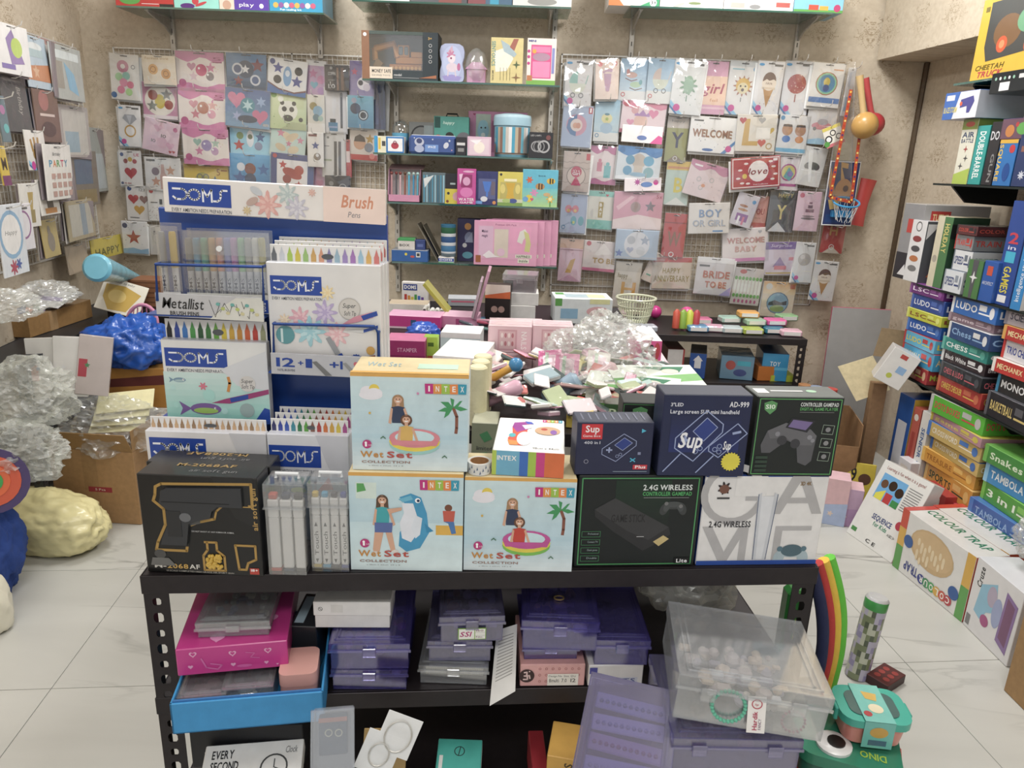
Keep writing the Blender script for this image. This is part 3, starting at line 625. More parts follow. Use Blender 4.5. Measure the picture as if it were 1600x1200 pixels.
# right panel
R = pk
R(882,96,926,165,1,'dcd9d8','grey-white packet with a green baby pram',specks(26,['a88','7a8a94'],11)+pram('8fc0b4',.46,.5,.3)+ribbon(),back=1)
R(929,94,968,154,-2,'efdccf','peach packet with a lilac baby footprint',[('p',[(.36,.36),(.68,.36),(.66,.6),(.6,.8),(.46,.8),(.4,.6)],'c8a4bc'),('c',.36,.32,.05,'c8a4bc'),('c',.45,.29,.05,'c8a4bc'),('c',.55,.28,.06,'c8a4bc'),('c',.66,.28,.07,'c8a4bc'),('c',.2,.13,.1,'e58a8a'),('c',.82,.11,.1,'e59a94')]+specks(10,['e5a890'],12),back=1)
R(968,94,1012,157,1,'a9cbe4','light blue packet with two rocking horses',[('g',0,0,1,.75,'9cc4e2','c9dce8'),('r',0,.75,1,1,'e6e6e4'),('e',.42,.38,.2,.07,'d8b0a4'),('e',.58,.6,.2,.07,'bcd6b4'),('l',[(.2,.46),(.42,.52),(.62,.48)],.03,'8a5a5a'),('l',[(.38,.68),(.58,.73),(.82,.68)],.03,'7a5a4a'),('e',.28,.3,.06,.06,'cf8a84'),('e',.76,.54,.06,.06,'7ab0b8'),('o',.15,.84,.08,.03,'d0666a')],back=1)
R(1011,94,1053,160,1,'a4c6de','light blue packet with a pale baby pram',[('g',0,0,1,.72,'9cc0da','c4d6e2'),('r',0,.72,1,1,'e6e6e2')]+pram('d9c4b8',.5,.46,.3)+[('o',.15,.84,.08,.03,'d0666a')])
R(1048,96,1101,178,3,'dfe0df','white packet with a crumpled green foil balloon',[('r',0,0,1,.12,'f2f2f2'),('f',.52,.46,.3,'86a48c',9),('e',.52,.45,.16,.17,'9ab8a0'),('l',[(.5,.65),(.5,.75)],.03,'7a9a82')]+ribbon()+specks(12,['9a9'],13),back=1)
R(1094,98,1136,177,1,'d9a4be','pink packet with the word girl in script',[('r',0,.28,1,.82,'ecccb4'),('r',0,.86,1,.9,'e8c4d0'),('t',.06,.42,.92,.6,'girl','b0506a','bi'),('t',.4,.7,.7,.76,'foil','c9906a')])
R(1135,98,1184,178,2,'e4e2df','white packet with a yellow lion face balloon',[('r',0,0,1,.1,'cfd2d2'),('f',.52,.46,.34,'b07a66',12),('c',.52,.45,.24,'dcb65a'),('c',.52,.5,.18,'e4d8b0'),('c',.44,.46,.03,'444'),('c',.6,.46,.03,'444'),('e',.52,.53,.05,.03,'6a5a5a'),('c',.88,.14,.09,'3f9ac8'),('r',.1,.14,.5,.16,'8ac0d0'),('l',[(.5,.68),(.5,.75)],.03,'888')]+ribbon()[:3],back=1)
R(1178,98,1223,178,2,'e3e2e2','white packet with an ice cream cone, beside the lion packet',icecream()+ribbon()+specks(12,['5a7a9a','a88'],15),back=1)
R(1222,98,1266,178,1,'e3e2e2','white packet with a round red dotted balloon',[('c',.5,.42,.34,'b0504a')]+specks(30,['e8c0a0','f0d8c8'],16,.25,.25,.75,.58)+[('l',[(.5,.62),(.5,.75)],.04,'a0504a')]+ribbon(),back=1)
R(1264,100,1318,167,3,'e8e5df','cream packet with a rainbow ring around a blue toy figure',[('c',.5,.46,.34,'b0704a'),('c',.5,.46,.31,'8ac8a0'),('c',.5,.46,.26,'4a90b8'),('e',.5,.42,.1,.1,'d8c04a'),('e',.5,.56,.1,.08,'3f5a94'),('r',.02,.78,.98,.9,'5a84bc'),('r',.65,.12,.95,.15,'e0a070')],back=1)
R(877,166,926,229,2,'b0c0da','periwinkle packet with a pink and blue round balloon',[('c',.48,.47,.34,'d59ab0'),('p',[(.48,.2),(.2,.35),(.16,.55),(.3,.7),(.48,.74)],'5a84b4'),('c',.48,.47,.2,'ead8d0'),('e',.44,.48,.08,.07,'e0a88a'),('e',.54,.48,.08,.07,'d89a80'),('r',.85,.03,.98,.18,'c03a44'),('t',.89,.05,.94,.15,'1','fff','b')],back=1)
R(928,157,968,220,1,'a8cee0','sky blue packet with a yellow and blue baby bottle',[('g',0,0,1,.75,'a0cae0','c8dce4'),('r',0,.78,1,1,'e4e4e0'),('e',.5,.45,.22,.12,'e8dfa4'),('e',.5,.68,.25,.13,'a9c4d8'),('f',.5,.46,.08,'9ab84a'),('e',.5,.35,.1,.03,'5a8a9a'),('o',.14,.86,.08,.03,'4a8ab4')],back=1)
R(969,158,1041,210,3,'ecd8dc','pink and white packet with a crowned baby balloon',[('r',0,.88,1,1,'d9607a')]+wave('dc8aa4',.18,0)+[('c',.45,.62,.22,'e8c4b4'),('p',[(.3,.46),(.3,.3),(.4,.4),(.48,.26),(.56,.4),(.64,.3),(.64,.46)],'b48ac0'),('h',.72,.36,.16,'e08aac'),('c',.3,.28,.12,'d9a4a8'),('h',.22,.66,.12,'e49ab8'),('c',.1,.1,.1,'c03a4a')])
R(971,196,1036,224,2,'e9e6e6','white packet peeping from under the crowned baby packet',[('e',.5,.7,.12,.14,'6a80b4'),('p',[(.7,1),(.9,.5),(1,.6),(1,1)],'d9609a')],slotted=False)
R(1040,183,1075,252,1,'9fa065','olive pennant packet with a dark letter Y',[('r',0,0,1,.26,'c9c0b8'),('t',.2,.08,.8,.13,'happy','777'),('t',.25,.36,.8,.68,'Y','3a3a5a','b'),('p',[(.08,1),(.5,.84),(.92,1)],'8a7a68'),('o',.5,.92,.1,.03,'ddd')],name='banner_packet')
R(1076,183,1152,239,2,'edecea','white packet with copper foil letters reading welcome',foil('WELCOME',.36,.56,'9a6a50',.06,.9)+[('r',.07,.1,.27,.14,'555'),('e',.42,.92,.12,.04,'3f6fb0'),('p',[(.7,1),(.8,1),(1,.7),(1,.6)],'5a90c4'),('c',.86,.86,.09,'d0449a')]+specks(16,['9a8','88a'],18),back=1,name='banner_packet')
R(1150,180,1213,236,-1,'e4ded2','cream packet with a gold letter L and heart balloons',[('p',[(.2,.12),(.32,.12),(.32,.72),(.56,.72),(.56,.84),(.16,.84)],'cfa850'),('h',.14,.16,.1,'c04a4a'),('h',.62,.15,.1,'a8a8a8'),('h',.86,.42,.1,'d0b04a'),('h',.66,.76,.12,'c8544a'),('o',.85,.85,.09,.03,'c0a060'),('r',.5,.35,.85,.65,'f2efe8')],back=1)
R(1214,181,1263,240,2,'dddddd','grey-white packet with two bow-tied bear balloons',[('e',.3,.38,.18,.15,'b98a68'),('e',.74,.38,.18,.15,'b98a68'),('e',.3,.62,.14,.09,'3f7ac0'),('e',.74,.62,.14,.09,'d08a3c'),('r',.0,.86,1,.96,'6ab4d8'),('c',.1,.08,.07,'3f90c0'),('p',[(.14,.3),(.46,.3),(.44,.24),(.16,.24)],'4a3a34'),('p',[(.58,.3),(.9,.3),(.88,.24),(.6,.24)],'4a3a34')],back=1)
R(1259,166,1307,225,2,'d6d3d0','grey packet with a pink toy car balloon',[('e',.52,.52,.34,.1,'cf848c'),('e',.54,.42,.18,.08,'b0a8a8'),('c',.3,.6,.06,'777'),('c',.72,.6,.06,'777'),('p',[(0,.9),(.5,.84),(1,.9),(1,1),(0,1)],'9ac4dc')])
R(879,238,922,299,1,'c9b8ae','taupe zigzag packet with a red round girl badge',[('l',[(k / 8,.25+.03*(k % 2)) for k in range(9)],.02,'a8988c'),('l',[(k / 8,.4+.03*(k % 2)) for k in range(9)],.02,'a8988c'),('l',[(k / 8,.75+.03*(k % 2)) for k in range(9)],.02,'a8988c'),('c',.5,.6,.36,'8a7a70'),('c',.5,.6,.33,'d8c8bc'),('c',.5,.5,.2,'c2385a'),('t',.38,.44,.62,.5,"it's a",'eee'),('t',.36,.51,.64,.58,'Girl','eee','b'),('p',[(.32,.84),(.5,.6),(.7,.84)],'d04a74'),('r',.84,.04,.98,.2,'c8444c')],back=1)
R(920,229,965,288,2,'ecdfe0','pink and white packet with two baby bottles',[('r',.28,.42,.46,.66,'d88aa0'),('e',.37,.38,.06,.05,'d88aa0'),('r',.54,.5,.78,.82,'7ac0c4'),('e',.66,.46,.07,.05,'7ac0c4')]+wave('c97aa4',.16,.12))
R(962,229,1034,283,3,'dce4ea','blue packet with a grey elephant and blue balloons',wave('4f90cc',.22,.1,'eef2f6')+[('c',.5,.42,.22,'cabdb0'),('e',.3,.4,.1,.14,'5fa0c0'),('e',.72,.4,.12,.15,'6ab0d0'),('c',.26,.72,.14,'6aa8cc'),('c',.74,.74,.16,'8ab8c0'),('r',.4,.55,.6,.75,'d6cabc'),('e',.5,.82,.2,.06,'9ac0d8'),('c',.1,.12,.09,'2f78b4')],back=1)
R(975,277,1034,300,-3,'e9e0e4','white packet peeping from under the elephant packet',[('s',.35,.3,.3,'b05a9a',8),('e',.6,.5,.16,.2,'6a8ac0'),('c',.85,.35,.2,'d0449a')],slotted=False)
R(1039,253,1078,320,1,'bccfc6','mint pennant packet with a yellow letter B',[('r',0,0,1,.2,'d8b84a'),('r',.05,.12,.95,.17,'c98a5a'),('t',.36,.38,.72,.7,'B','d8c83a','b'),('p',[(.05,1),(.5,.82),(.95,1)],'dfe0da')],name='banner_packet')
R(1067,250,1141,316,13,'e3d2d4','pale rose packet hanging crookedly under the welcome packet',wave('c98aa8',.2,0)+[('o',.3,.5,.07,.02,'bbb'),('o',.62,.45,.07,.02,'bbb'),('o',.4,.72,.07,.02,'bbb'),('e',.45,.65,.05,.05,'e0a080'),('r',.1,.1,.3,.15,'eee')]+specks(10,['caa','bbb'],21))
R(1140,242,1222,297,-6,'b62a34','red packet with the word love in a white circle',[('r',.02,.03,.98,.97,'f0e8e6'),('r',.04,.06,.96,.94,'b62a34'),('c',.55,.46,.34,'f2ecea'),('t',.34,.36,.76,.56,'love','8c2430','bi'),('t',.45,.86,.75,.9,'foil balloon','eee')]+[('e',x,y,.045,.035,'f0e6e4') for x,y in ((.3,.2),(.18,.4),(.14,.66),(.22,.82),(.34,.84),(.86,.34),(.9,.58),(.84,.74),(.8,.17))]+[('c',.27,.6,.08,'e0c83a'),('r',.85,.08,.94,.16,'f0e6e4')],back=1)
R(1213,246,1250,297,1,'e2dadc','white packet with a rainbow swirl in a purple ring',[('c',.5,.46,.36,'b04a90'),('c',.5,.46,.3,'d8cf7a'),('p',[(.3,.6),(.5,.3),(.75,.5),(.6,.72)],'6ab0b8'),('c',.58,.5,.12,'8a7ac0'),('r',.1,.8,.9,.88,'b84a94'),('c',.14,.93,.06,'c04a80')])
R(1246,229,1291,292,7,'d9d8d5','silver packet with black and white balloons',[('e',.5,.48,.3,.1,'5a5a5c'),('c',.28,.5,.1,'8a8a88'),('c',.7,.5,.12,'444'),('r',.1,.6,.9,.62,'eee'),('p',[(.2,.1),(.4,.1),(.6,.9),(.5,.9)],'eeeeec')])
R(875,304,917,364,1,'a9b8d4','blue packet with pink and turquoise baby shoes',[('e',.3,.38,.13,.1,'d87a8a'),('e',.56,.38,.13,.1,'d87a8a'),('e',.3,.42,.06,.04,'e0c06a'),('e',.56,.42,.06,.04,'e0c06a'),('e',.52,.68,.11,.12,'5aa8b8'),('e',.8,.68,.11,.12,'5aa8b8'),('e',.52,.72,.05,.04,'c8d06a'),('o',.14,.85,.08,.03,'4a8ab4')],back=1)
R(917,299,959,358,2,'e2e0d6','white and turquoise packet with gold baby blocks',[('r',0,0,1,.14,'8accc0'),('r',0,.76,1,1,'7ec8be'),('r',.42,.28,.6,.7,'b09a4a'),('t',.46,.32,.56,.4,'B','fff','b'),('t',.46,.44,.56,.52,'A','fff','b'),('t',.46,.56,.56,.64,'Y','fff','b'),('h',.72,.1,.06,'c04a5a')],back=1)
R(958,301,1035,358,0,'dca4b8','pink packet with silver balloons under shiny film',[('p',[(0,1),(1,1),(1,.7),(.5,.6),(0,.75)],'eedede'),('c',.45,.4,.14,'b09a9a'),('s',.75,.38,.16,'8a8490'),('t',.86,.06,.98,.16,'5x','b0446a'),('p',[(.05,.4),(.35,.1),(.42,.14),(.1,.5)],'ecc8d2')])
R(961,359,1029,406,1,'b4c8de','pale blue packet with silver stars in a white circle',[('c',.5,.5,.44,'e0e2e8'),('s',.68,.35,.18,'a8b4c8'),('c',.36,.35,.14,'c0c4cc'),('h',.35,.68,.12,'b0b8d0'),('s',.1,.8,.14,'6a7fc0'),('c',.6,.7,.15,'d0d4da'),('r',0,.92,1,.95,'c8ccd4')])
R(1035,334,1072,402,2,'bc3a38','red pennant packet with a dull letter W',[('r',0,.2,1,.22,'8a2a2c'),('t',.2,.42,.8,.74,'W','8a5a34','b'),('o',.45,.94,.12,.04,'ddd')],name='banner_packet')
R(1075,316,1141,366,-3,'e2ded9','white packet with blue foil letters boy',foil('BOY',.22,.46,'7a9ac4',.25,.8)+foil('OR GIRL',.56,.76,'a8b4c8',.1,.9)+[('r',.6,.9,.85,.95,'4a8ac0')],name='banner_packet')
R(1141,300,1186,357,14,'cfc8cf','lavender packet with a birthday cake and purple drum',[('e',.4,.38,.2,.04,'a8704a'),('e',.42,.5,.24,.04,'b8865a'),('r',.2,.62,.75,.85,'8a4a94'),('r',.3,.7,.4,.95,'eee'),('r',.52,.7,.62,.95,'d06a8a'),('c',.8,.2,.09,'3f90c4')])
R(1168,306,1200,356,2,'d89a8c','salmon packet with the word you',[('t',.2,.4,.85,.58,'YOU','a83a34','b'),('r',0,.84,1,1,'c0503f'),('t',.4,.66,.7,.72,'love','9a5a4a')])
R(1200,300,1243,362,1,'4a4a4c','charcoal pennant packet with a gold letter Y',[('r',0,0,1,.2,'2f2f30'),('t',.3,.04,.85,.14,'HAPPY','b8a04a','b'),('t',.3,.34,.66,.68,'Y','d8c87a','b'),('p',[(.05,1),(.4,.76),(.75,1)],'d0d0d0')],name='banner_packet')
R(1243,300,1281,361,1,'d8b8c6','pink packet with a tiered cake drawing',[('e',.55,.68,.3,.03,'6a5a5e'),('e',.55,.62,.26,.02,'7a6a6e'),('r',.4,.44,.75,.52,'7a4a60'),('r',.48,.34,.68,.42,'6a4456'),('r',.52,.26,.64,.31,'7a4a60'),('c',.18,.1,.1,'c04a6a')])
R(1127,354,1201,411,-5,'e8dfdc','white packet with pink foil letters welcome baby',foil('WELCOME',.28,.44,'c98a8a',.1,.92)+foil('BABY',.54,.7,'d8a4a0',.28,.75)+[('r',0,.9,1,1,'d98ac0'),('h',.82,.12,.06,'a8a8b0')],back=1,name='banner_packet')
R(1194,377,1248,431,-3,'d9cddb','purple topped packet with a pastel rainbow cake',[('r',0,0,1,.22,'7a5aa4'),('t',.15,.06,.8,.15,'Surprise','d8d0e8','i'),('p',[(.25,.75),(.45,.45),(.65,.75)],'9a84b4'),('r',.3,.72,.66,.84,'d8788a'),('r',.72,.46,.9,.56,'d88a98'),('r',.05,.92,.95,.96,'c8b04a')],back=1)
R(1240,379,1272,442,1,'dadad9','grey-white packet with a silver round balloon',[('c',.5,.42,.32,'b5b0ac'),('c',.4,.36,.12,'d0ccc8'),('r',.55,.06,.9,.1,'555')]+ribbon()[:3],back=1)
R(872,373,911,440,2,'ddbccc','pink pennant packet with a gold glitter strip',[('r',0,0,1,.22,'dcb49a'),('r',.02,.25,.98,.27,'a8808c'),('p',[(.3,.8),(.5,.5),(.7,.45),(.55,.8)],'c99a34'),('p',[(0,1),(.5,.84),(1,1)],'c99ab4')],name='banner_packet')
R(910,376,963,425,3,'e2d8d6','white packet with gold foil letters to be',foil('TO BE',.56,.72,'b8944a',.3,.98)+[('c',.14,.1,.08,'c84a5a'),('r',0,.9,1,1,'cf6a94'),('p',[(.3,.5),(.6,.05),(.9,.4)],'eee8e4')],name='banner_packet')
R(957,409,1001,482,3,'d2cbc0','grey pennant packet with a golden letter H behind the basket',[('r',0,0,1,.2,'bfb8ac'),('t',.12,.24,.5,.34,'happy','7a6a3a','b'),('t',.3,.44,.85,.72,'H','d09a2a','b')],name='banner_packet')
R(1002,392,1042,445,22,'d9c9bc','beige packet sticking out behind the anniversary packet',specks(14,['7a9a84','b0604a'],31)+[('r',.2,.75,.5,.8,'4a9a7a')])
R(1019,402,1080,452,-1,'d6c8b8','beige packet with gold letters happy anniversary',[('r',0,0,1,.15,'c03a38'),('t',.04,.05,.3,.1,'Decoration','f0d8d4'),('t',.26,.34,.72,.5,'HAPPY','9a8428','b'),('t',.04,.58,.96,.76,'ANNIVERSARY','94802a','b')]+specks(12,['c9a88a'],32),name='banner_packet',back=1)
R(1086,402,1145,462,2,'d9d6d8','silver white packet with red foil letters bride to be',foil('BRIDE',.36,.54,'c26a5c',.2,.92)+foil('TO BE',.64,.8,'c06a60',.28,.86)+[('r',.07,.2,.35,.25,'555'),('p',[(.7,1),(1,.75),(1,1)],'a8a0d0'),('r',0,0,1,.14,'efefef')],back=1,name='banner_packet')
R(1143,418,1191,478,3,'d8d2ca','packet of green and white paper straws',[('r',0,0,1,.22,'cfc8c4'),('e',.3,.1,.12,.06,'c0504a')]+[('r',.05+.12*k,.25,.13+.12*k,.78,'eaeee4') for k in range(8)]+[('e',.09+.12*k,.28,.05,.05,'6ab04a') for k in range(8)]+[('e',.09+.12*k,.75,.05,.05,'6ab04a') for k in range(8)]+[('e',.15+.14*k,.9,.04,.05,'c05a8a') for k in range(6)],name='straw_packet')
R(1190,440,1241,496,1,'e2d4bc','cream and orange packet with a round landscape badge',[('g',0,0,1,.35,'d8a85a','ead8b4'),('c',.5,.6,.34,'5a7a94'),('c',.5,.6,.31,'8ab4cc'),('p',[(.22,.6),(.4,.52),(.6,.58),(.78,.52),(.78,.65),(.22,.68)],'2f3a44'),('e',.5,.76,.22,.1,'8aa85a'),('c',.18,.14,.1,'d0d0c8'),('r',.82,.05,.97,.18,'d0704a')],back=1)
R(1266,407,1308,471,3,'e1dfdd','white packet with an ice cream cone, hanging lowest beside the bare wallpaper',icecream()+ribbon()+specks(10,['5a7a9a','a88'],15))
R(1283,352,1320,396,2,'b8322f','red swallow-tailed pennant packet under the basketball set',[('t',.3,.02,.65,.35,'H','c9a050','b'),('p',[(.1,1),(.5,.75),(.9,1)],'c9beae'),('o',.48,.78,.12,.03,'ddd')],name='banner_packet')
R(1318,108,1334,180,3,'d6d6d8','narrow clear packet behind the orange framed bag',[('r',.2,.1,.5,.4,'b8c0d0'),('r',.2,.6,.8,.9,'7aa8c8')])
# long clear bag with an orange dotted border hanging in front of the basketball set
def strip(m, pts, w, col, dots, Y):
    for a, b in zip(pts, pts[1:]):
        A = PY(*a, Y); B = PY(*b, Y); d = (B - A).normalized(); n = Vector((-d.z, 0, d.x)) * w
        m.face([A+n,B+n,B - n,A - n],col); m.face([A - n+Vector((0,.002,0)),B - n+Vector((0,.002,0)),B+n+Vector((0,.002,0)),A+n+Vector((0,.002,0))],col)
        k = int((B - A).length / .022)
        for i in range(k):
            p = A + (B - A) * ((i + .5) / k) + Vector((0, -.001, 0)); r = .0052
            m.face([p + Vector((math.cos(t) * r, 0, math.sin(t) * r)) for t in [-2 * math.pi * j / 8 for j in range(8)]][::-1], dots[i % len(dots)])
YB = 3.92
root = empty('hanging_bag', mtx=Matrix.Identity(4))
q = [PY(1325, 96, YB), PY(1337, 96, YB), PY(1330, 318, YB), PY(1290, 312, YB)]
g = MB(); g.ring([[p for p in q], [p + Vector((0, .012, 0)) for p in q]], 'fff'); g.build('plastic_sleeve', 'clear', root)
m = MB(); strip(m,[(1330,140),(1297,308),(1330,316),(1346,190)],.0075,'c2502a',['f0c050','5a3a7a','f4d878','b83a30'],YB - .003); m.build('dotted_border','gloss',root)
tag(root, 'tall clear plastic bag with an orange dotted border in front of the wall toys', 'bag')
# maracas: gold one in front, red one behind
def maraca(px, py0, py1, pr, pcx, pcy, col, hcol, label, Y):
    a = PY(px, py0, Y); c = PY(pcx, pcy, Y); r = (PY(pcx + pr, pcy, Y) - c).length
    root = empty('maraca', mtx=Matrix.Translation((c.x, c.y, c.z)))
    m = MB(); n = 20; loops = []
    for k in range(11):
        t = math.pi*k / 10; loops.append([(max(math.sin(t),.03)*r*(1+.03*math.cos(10*2*math.pi*i / n))*math.cos(2*math.pi*i / n),max(math.sin(t),.03)*r*(1+.03*math.cos(10*2*math.pi*i / n))*math.sin(2*math.pi*i / n),-math.cos(t)*r*1.02) for i in range(n)])
    m.ring(loops, col); m.build('rattle_head', 'plastic', root, None, 2)
    h = a - c; h.y = 0
    MB().tube([h * .15, h * .3, h * .75, h], .016, hcol, 12, rs=[.02, .0145, .0155, .018]).build('handle', 'plastic', root, None, 1)
    tag(root, label, 'maraca', 'maracas'); return root
maraca(1343, 118, 0, 20, 1351, 196, 'c79a4e', 'd0b078', 'gold toy maraca hanging head down beside the packets', 3.90)
maraca(1352, 122, 0, 17, 1364, 194, 'b8323a', 'c0484a', 'red toy maraca hanging behind the gold one', 3.985)
# basketball set: backboard, hoop and net
Y = 3.99; a = PY(1283, 352, Y); b = PY(1330, 352, Y); t = PY(1283, 250, Y)
root = empty('toy_basketball_set', mtx=Matrix.Translation((a.x, Y, a.z)))
w = b.x - a.x; h = t.z - a.z
m = MB().box(0, 0, 0, w, .008, h, {'F': 'e8e8e8', '*': '3a4470'}, .002)
m.art([('r',.03,.02,.97,.98,'33406f'),('p',[(.05,.1),(.3,.5),(.2,.62),(.03,.35)],'b8864a'),('p',[(.35,.02),(.6,.04),(.62,.45),(.42,.3)],'c9974f'),('p',[(.4,.1),(.95,.15),(.9,.4),(.6,.35)],'2f2a5a'),('e',.55,.45,.28,.18,'c08a4c'),('e',.62,.42,.09,.05,'5a3a2a'),('p',[(.1,.6),(.4,.58),(.5,.72),(.2,.75)],'d8b870'),('r',.1,.82,.9,.95,'2a4a80')],(0,0,h),(1,0,0),(0,0,-1),w,h)
m.build('backboard', 'gloss', root)
cx, cz, rr = w * .55, h * .38, w * .42
ring = [(cx+rr*math.cos(k*math.pi / 12),-.06+.05*math.sin(k*math.pi / 12),cz+rr*.35*math.sin(k*math.pi / 12)) for k in range(25)]
MB().tube(ring, .005, '3a9ad0', 6).build('hoop', 'plastic', root, None, 1)
nt_ = MB()
for k in range(10):
    a1 = 2 * math.pi * k / 10; p0 = (cx + rr * math.cos(a1), -.06 + .05 * math.sin(a1), cz + rr * .35 * math.sin(a1))
    for s_ in (-1, 1):
        a2 = a1+s_*.5; nt_.tube([p0,(cx+rr*.6*math.cos(a2),-.06+.03*math.sin(a2),cz - .09+rr*.2*math.sin(a2))],.0014,'e0e0e0',4)
nt_.build('net', 'cloth', root)
MB().box(cx - .05, -.03, cz - .08, cx + .05, -.001, cz - .045, '2f8ac4', .003).build('hoop_bracket', 'plastic', root)
tag(root, 'toy basketball board with blue hoop and white net', 'toy')
# red flip-flop shaped balloon behind and panda strip
A = PY(1336, 352, 4.03)
o = MB().ring([[(x*.045*(1 - .25*math.sin(z*3)),y*.012,z*.24) for x,y in ((1,0),(.6,1),(-.6,1),(-1,0),(-.6,-1),(.6,-1))] for z in (0,.2,.5,.8,1)],'c0443f').build('foam_sole','plastic',None,Matrix.Translation(A) @ rot('Y',8),1)
tag(o, 'red sole-shaped toy hanging beside the basketball board', 'toy')
R(1283,192,1322,232,-24,'e6e2d6','curled strip printed with black pandas and coloured edges',[('r',0,.0,1,.16,'d8c85a'),('r',0,.84,1,1,'d0707a'),('c',.2,.6,.2,'222'),('c',.2,.6,.13,'eee'),('o',.5,.35,.16,.05,'333'),('o',.75,.6,.16,.05,'333'),('c',.05,.8,.15,'5aa04a')],Yp=3.96,slotted=False,name='sticker_strip',cat='strip')
# ---------------------------------------------------------------- goods on the glass shelves of the back wall
def sh(k, name, label, cat, x0, x1, top, d, cols, art=None, off=.01, z=None, yb=None, **kw):
    zz = (SH[k] if isinstance(k, int) else k) + .0005 if z is None else z
    Y = SHF + off; yb = yb or (5, 128, 243, 320, 413)[k]
    return box(name, label, cat, (x0, yb), (x1, yb), top, z=zz, Y=Y, d=d, cols=cols, art=art, **kw)
def shpos(k, px, off, yb=None): 
    p = PY(px, yb or (5, 128, 243, 320, 413)[k], SHF + off); return Vector((p.x, SHF + off, SH[k] + .0005))
def pxw(x0, x1, y, Y): return PY(x1, y, Y).x - PY(x0, y, Y).x
# shelf 1: toy digger in a window box
A = PY(566, 124, SHF + .01); Bx = PY(684, 124, SHF + .01); w = Bx.x - A.x; h = PY(566, 47, SHF + .01).z - SH[1]
root = empty('toy_digger_box', mtx=frame((A.x + w / 2, SHF + .012, SH[1] + .0005), (1, 0, 0)))
m = MB(); d = .17
x0, x1 = -w / 2, w / 2
m.box(x0,.003,0,x1,d,.004,'2f3a3e'); m.box(x0,.003,h - .004,x1,d,h,'2b363a'); m.box(x0,d - .004,0,x1,d,h,'6f8a86'); m.box(x0,.003,0,x0+.004,d,h,'7a5038'); m.box(x1 - .004,.003,0,x1,d,h,'262e33')
wx0, wx1, wz0, wz1 = x0 + w * .10, x0 + w * .80, h * .20, h * .93
m.box(x0,0,0,wx0,.003,h,'8a6248'); m.box(wx1,0,0,x1,.003,h,'2d373d'); m.box(wx0,0,0,wx1,.003,wz0,'353f44'); m.box(wx0,0,wz1,wx1,.003,h,'47544f')
m.art([('r',.10,.74,.4,.98,'d9cbb8'),('t',.13,.79,.38,.86,'MONEY SAFE','333','b'),('t',.13,.9,.37,.93,'SAVING TOYS','555'),('c',.045,.08,.04,'ddd'),('t',.42,.87,.52,.92,'model','ddd'),('r',.42,.95,.75,.955,'ccc'),('t',.87,.1,.92,.15,'3+','c9a050','b'),('p',[(.75,.95),(.98,.88),(.98,.95)],'a86a48')]+[('o',.9,y,.035,.008,'ccc') for y in (.27,.38,.5,.6)],*FA(w,h),lift=.0003)
m.build('carton', 'card', root)
MB().box(wx0, .0012, wz0, wx1, .002, wz1, 'fff').build('window_film', 'clear', root)
t = MB(); O = 'c9862f'
cx = x0 + w * .45
def bx(a, b, c_, d_, col=O, y0=.05, y1=.12): t.box(wx0 + (wx1 - wx0) * a, y0, h * b, wx0 + (wx1 - wx0) * c_, y1, h * d_, col, .003)
bx(.35, .22, .97, .34, 'b9772a', .03, .14)
for k in range(8):t.cyl((wx0+(wx1 - wx0)*(.41+.075*k),.025,h*.26),(wx0+(wx1 - wx0)*(.41+.075*k),.03,h*.26),.008,'e0a850',8)
bx(.46,.36,.97,.50); bx(.50,.50,.72,.76); bx(.52,.55,.60,.72,'6a7a80',.048,.05); bx(.63,.55,.70,.72,'6a7a80',.048,.05); bx(.75,.50,.97,.62)
t.tube([(wx0 + (wx1 - wx0) * .5, .06, h * .5), (wx0 + (wx1 - wx0) * .42, .06, h * .78), (wx0 + (wx1 - wx0) * .06, .06, h * .66)], .017, O, 6)
t.tube([(wx0 + (wx1 - wx0) * .06, .06, h * .68), (wx0 + (wx1 - wx0) * .07, .06, h * .42)], .014, O, 6)
t.ring([[(wx0 + (wx1 - wx0) * (.03 + a), yy, h * b) for a, b in ((0, .3), (.12, .24), (.2, .36), (.08, .46))] for yy in (.04, .09)], '8a6a3a')
t.build('digger', 'plastic', root)
tag(root, 'window box with an orange toy digger labelled money safe', 'toy box')
# unicorn tin in a figure-eight shape
c = shpos(1, 706, .03, 125); w = pxw(688, 726, 125, SHF); h = PY(706, 68, SHF + .03).z - SH[1]
pr = [(a*w / 2,b*h) for a,b in ((.55,0),(.9,.03),(1,.12),(.98,.3),(.86,.45),(.86,.52),(.98,.66),(1,.82),(.9,.93),(.6,.99),(0,1))]
lp = pr + [(-a, b) for a, b in pr[::-1][1:]]
m = MB().ring([[(a, .0, b) for a, b in lp], [(a, .05, b) for a, b in lp]], 'a8b0d0')
m.art([('e',.5,.5,.42,.44,'b4bede'),('p',[(0.1,.85),(.5,.8),(.9,.86),(.8,.96),(.2,.96)],'9a90c8'),('e',.5,.62,.24,.12,'d8c8d4'),('e',.48,.38,.16,.13,'dccfd8'),('p',[(.3,.25),(.5,.05),(.56,.25)],'c9a4b8'),('f',.45,.3,.2,'c07a9c',7),('e',.5,.4,.12,.1,'e0d4dc'),('c',.46,.38,.04,'8a3a64'),('e',.78,.6,.07,.1,'b86a94'),('l',[(.35,.68),(.33,.84)],.05,'d0c0cc'),('l',[(.62,.68),(.66,.84)],.05,'d0c0cc')],*FA(w,h),lift=.0006)
tag(m.build('unicorn_tin', 'gloss', None, Matrix.Translation(c)), 'pale blue figure-eight tin with a pink unicorn', 'tin')
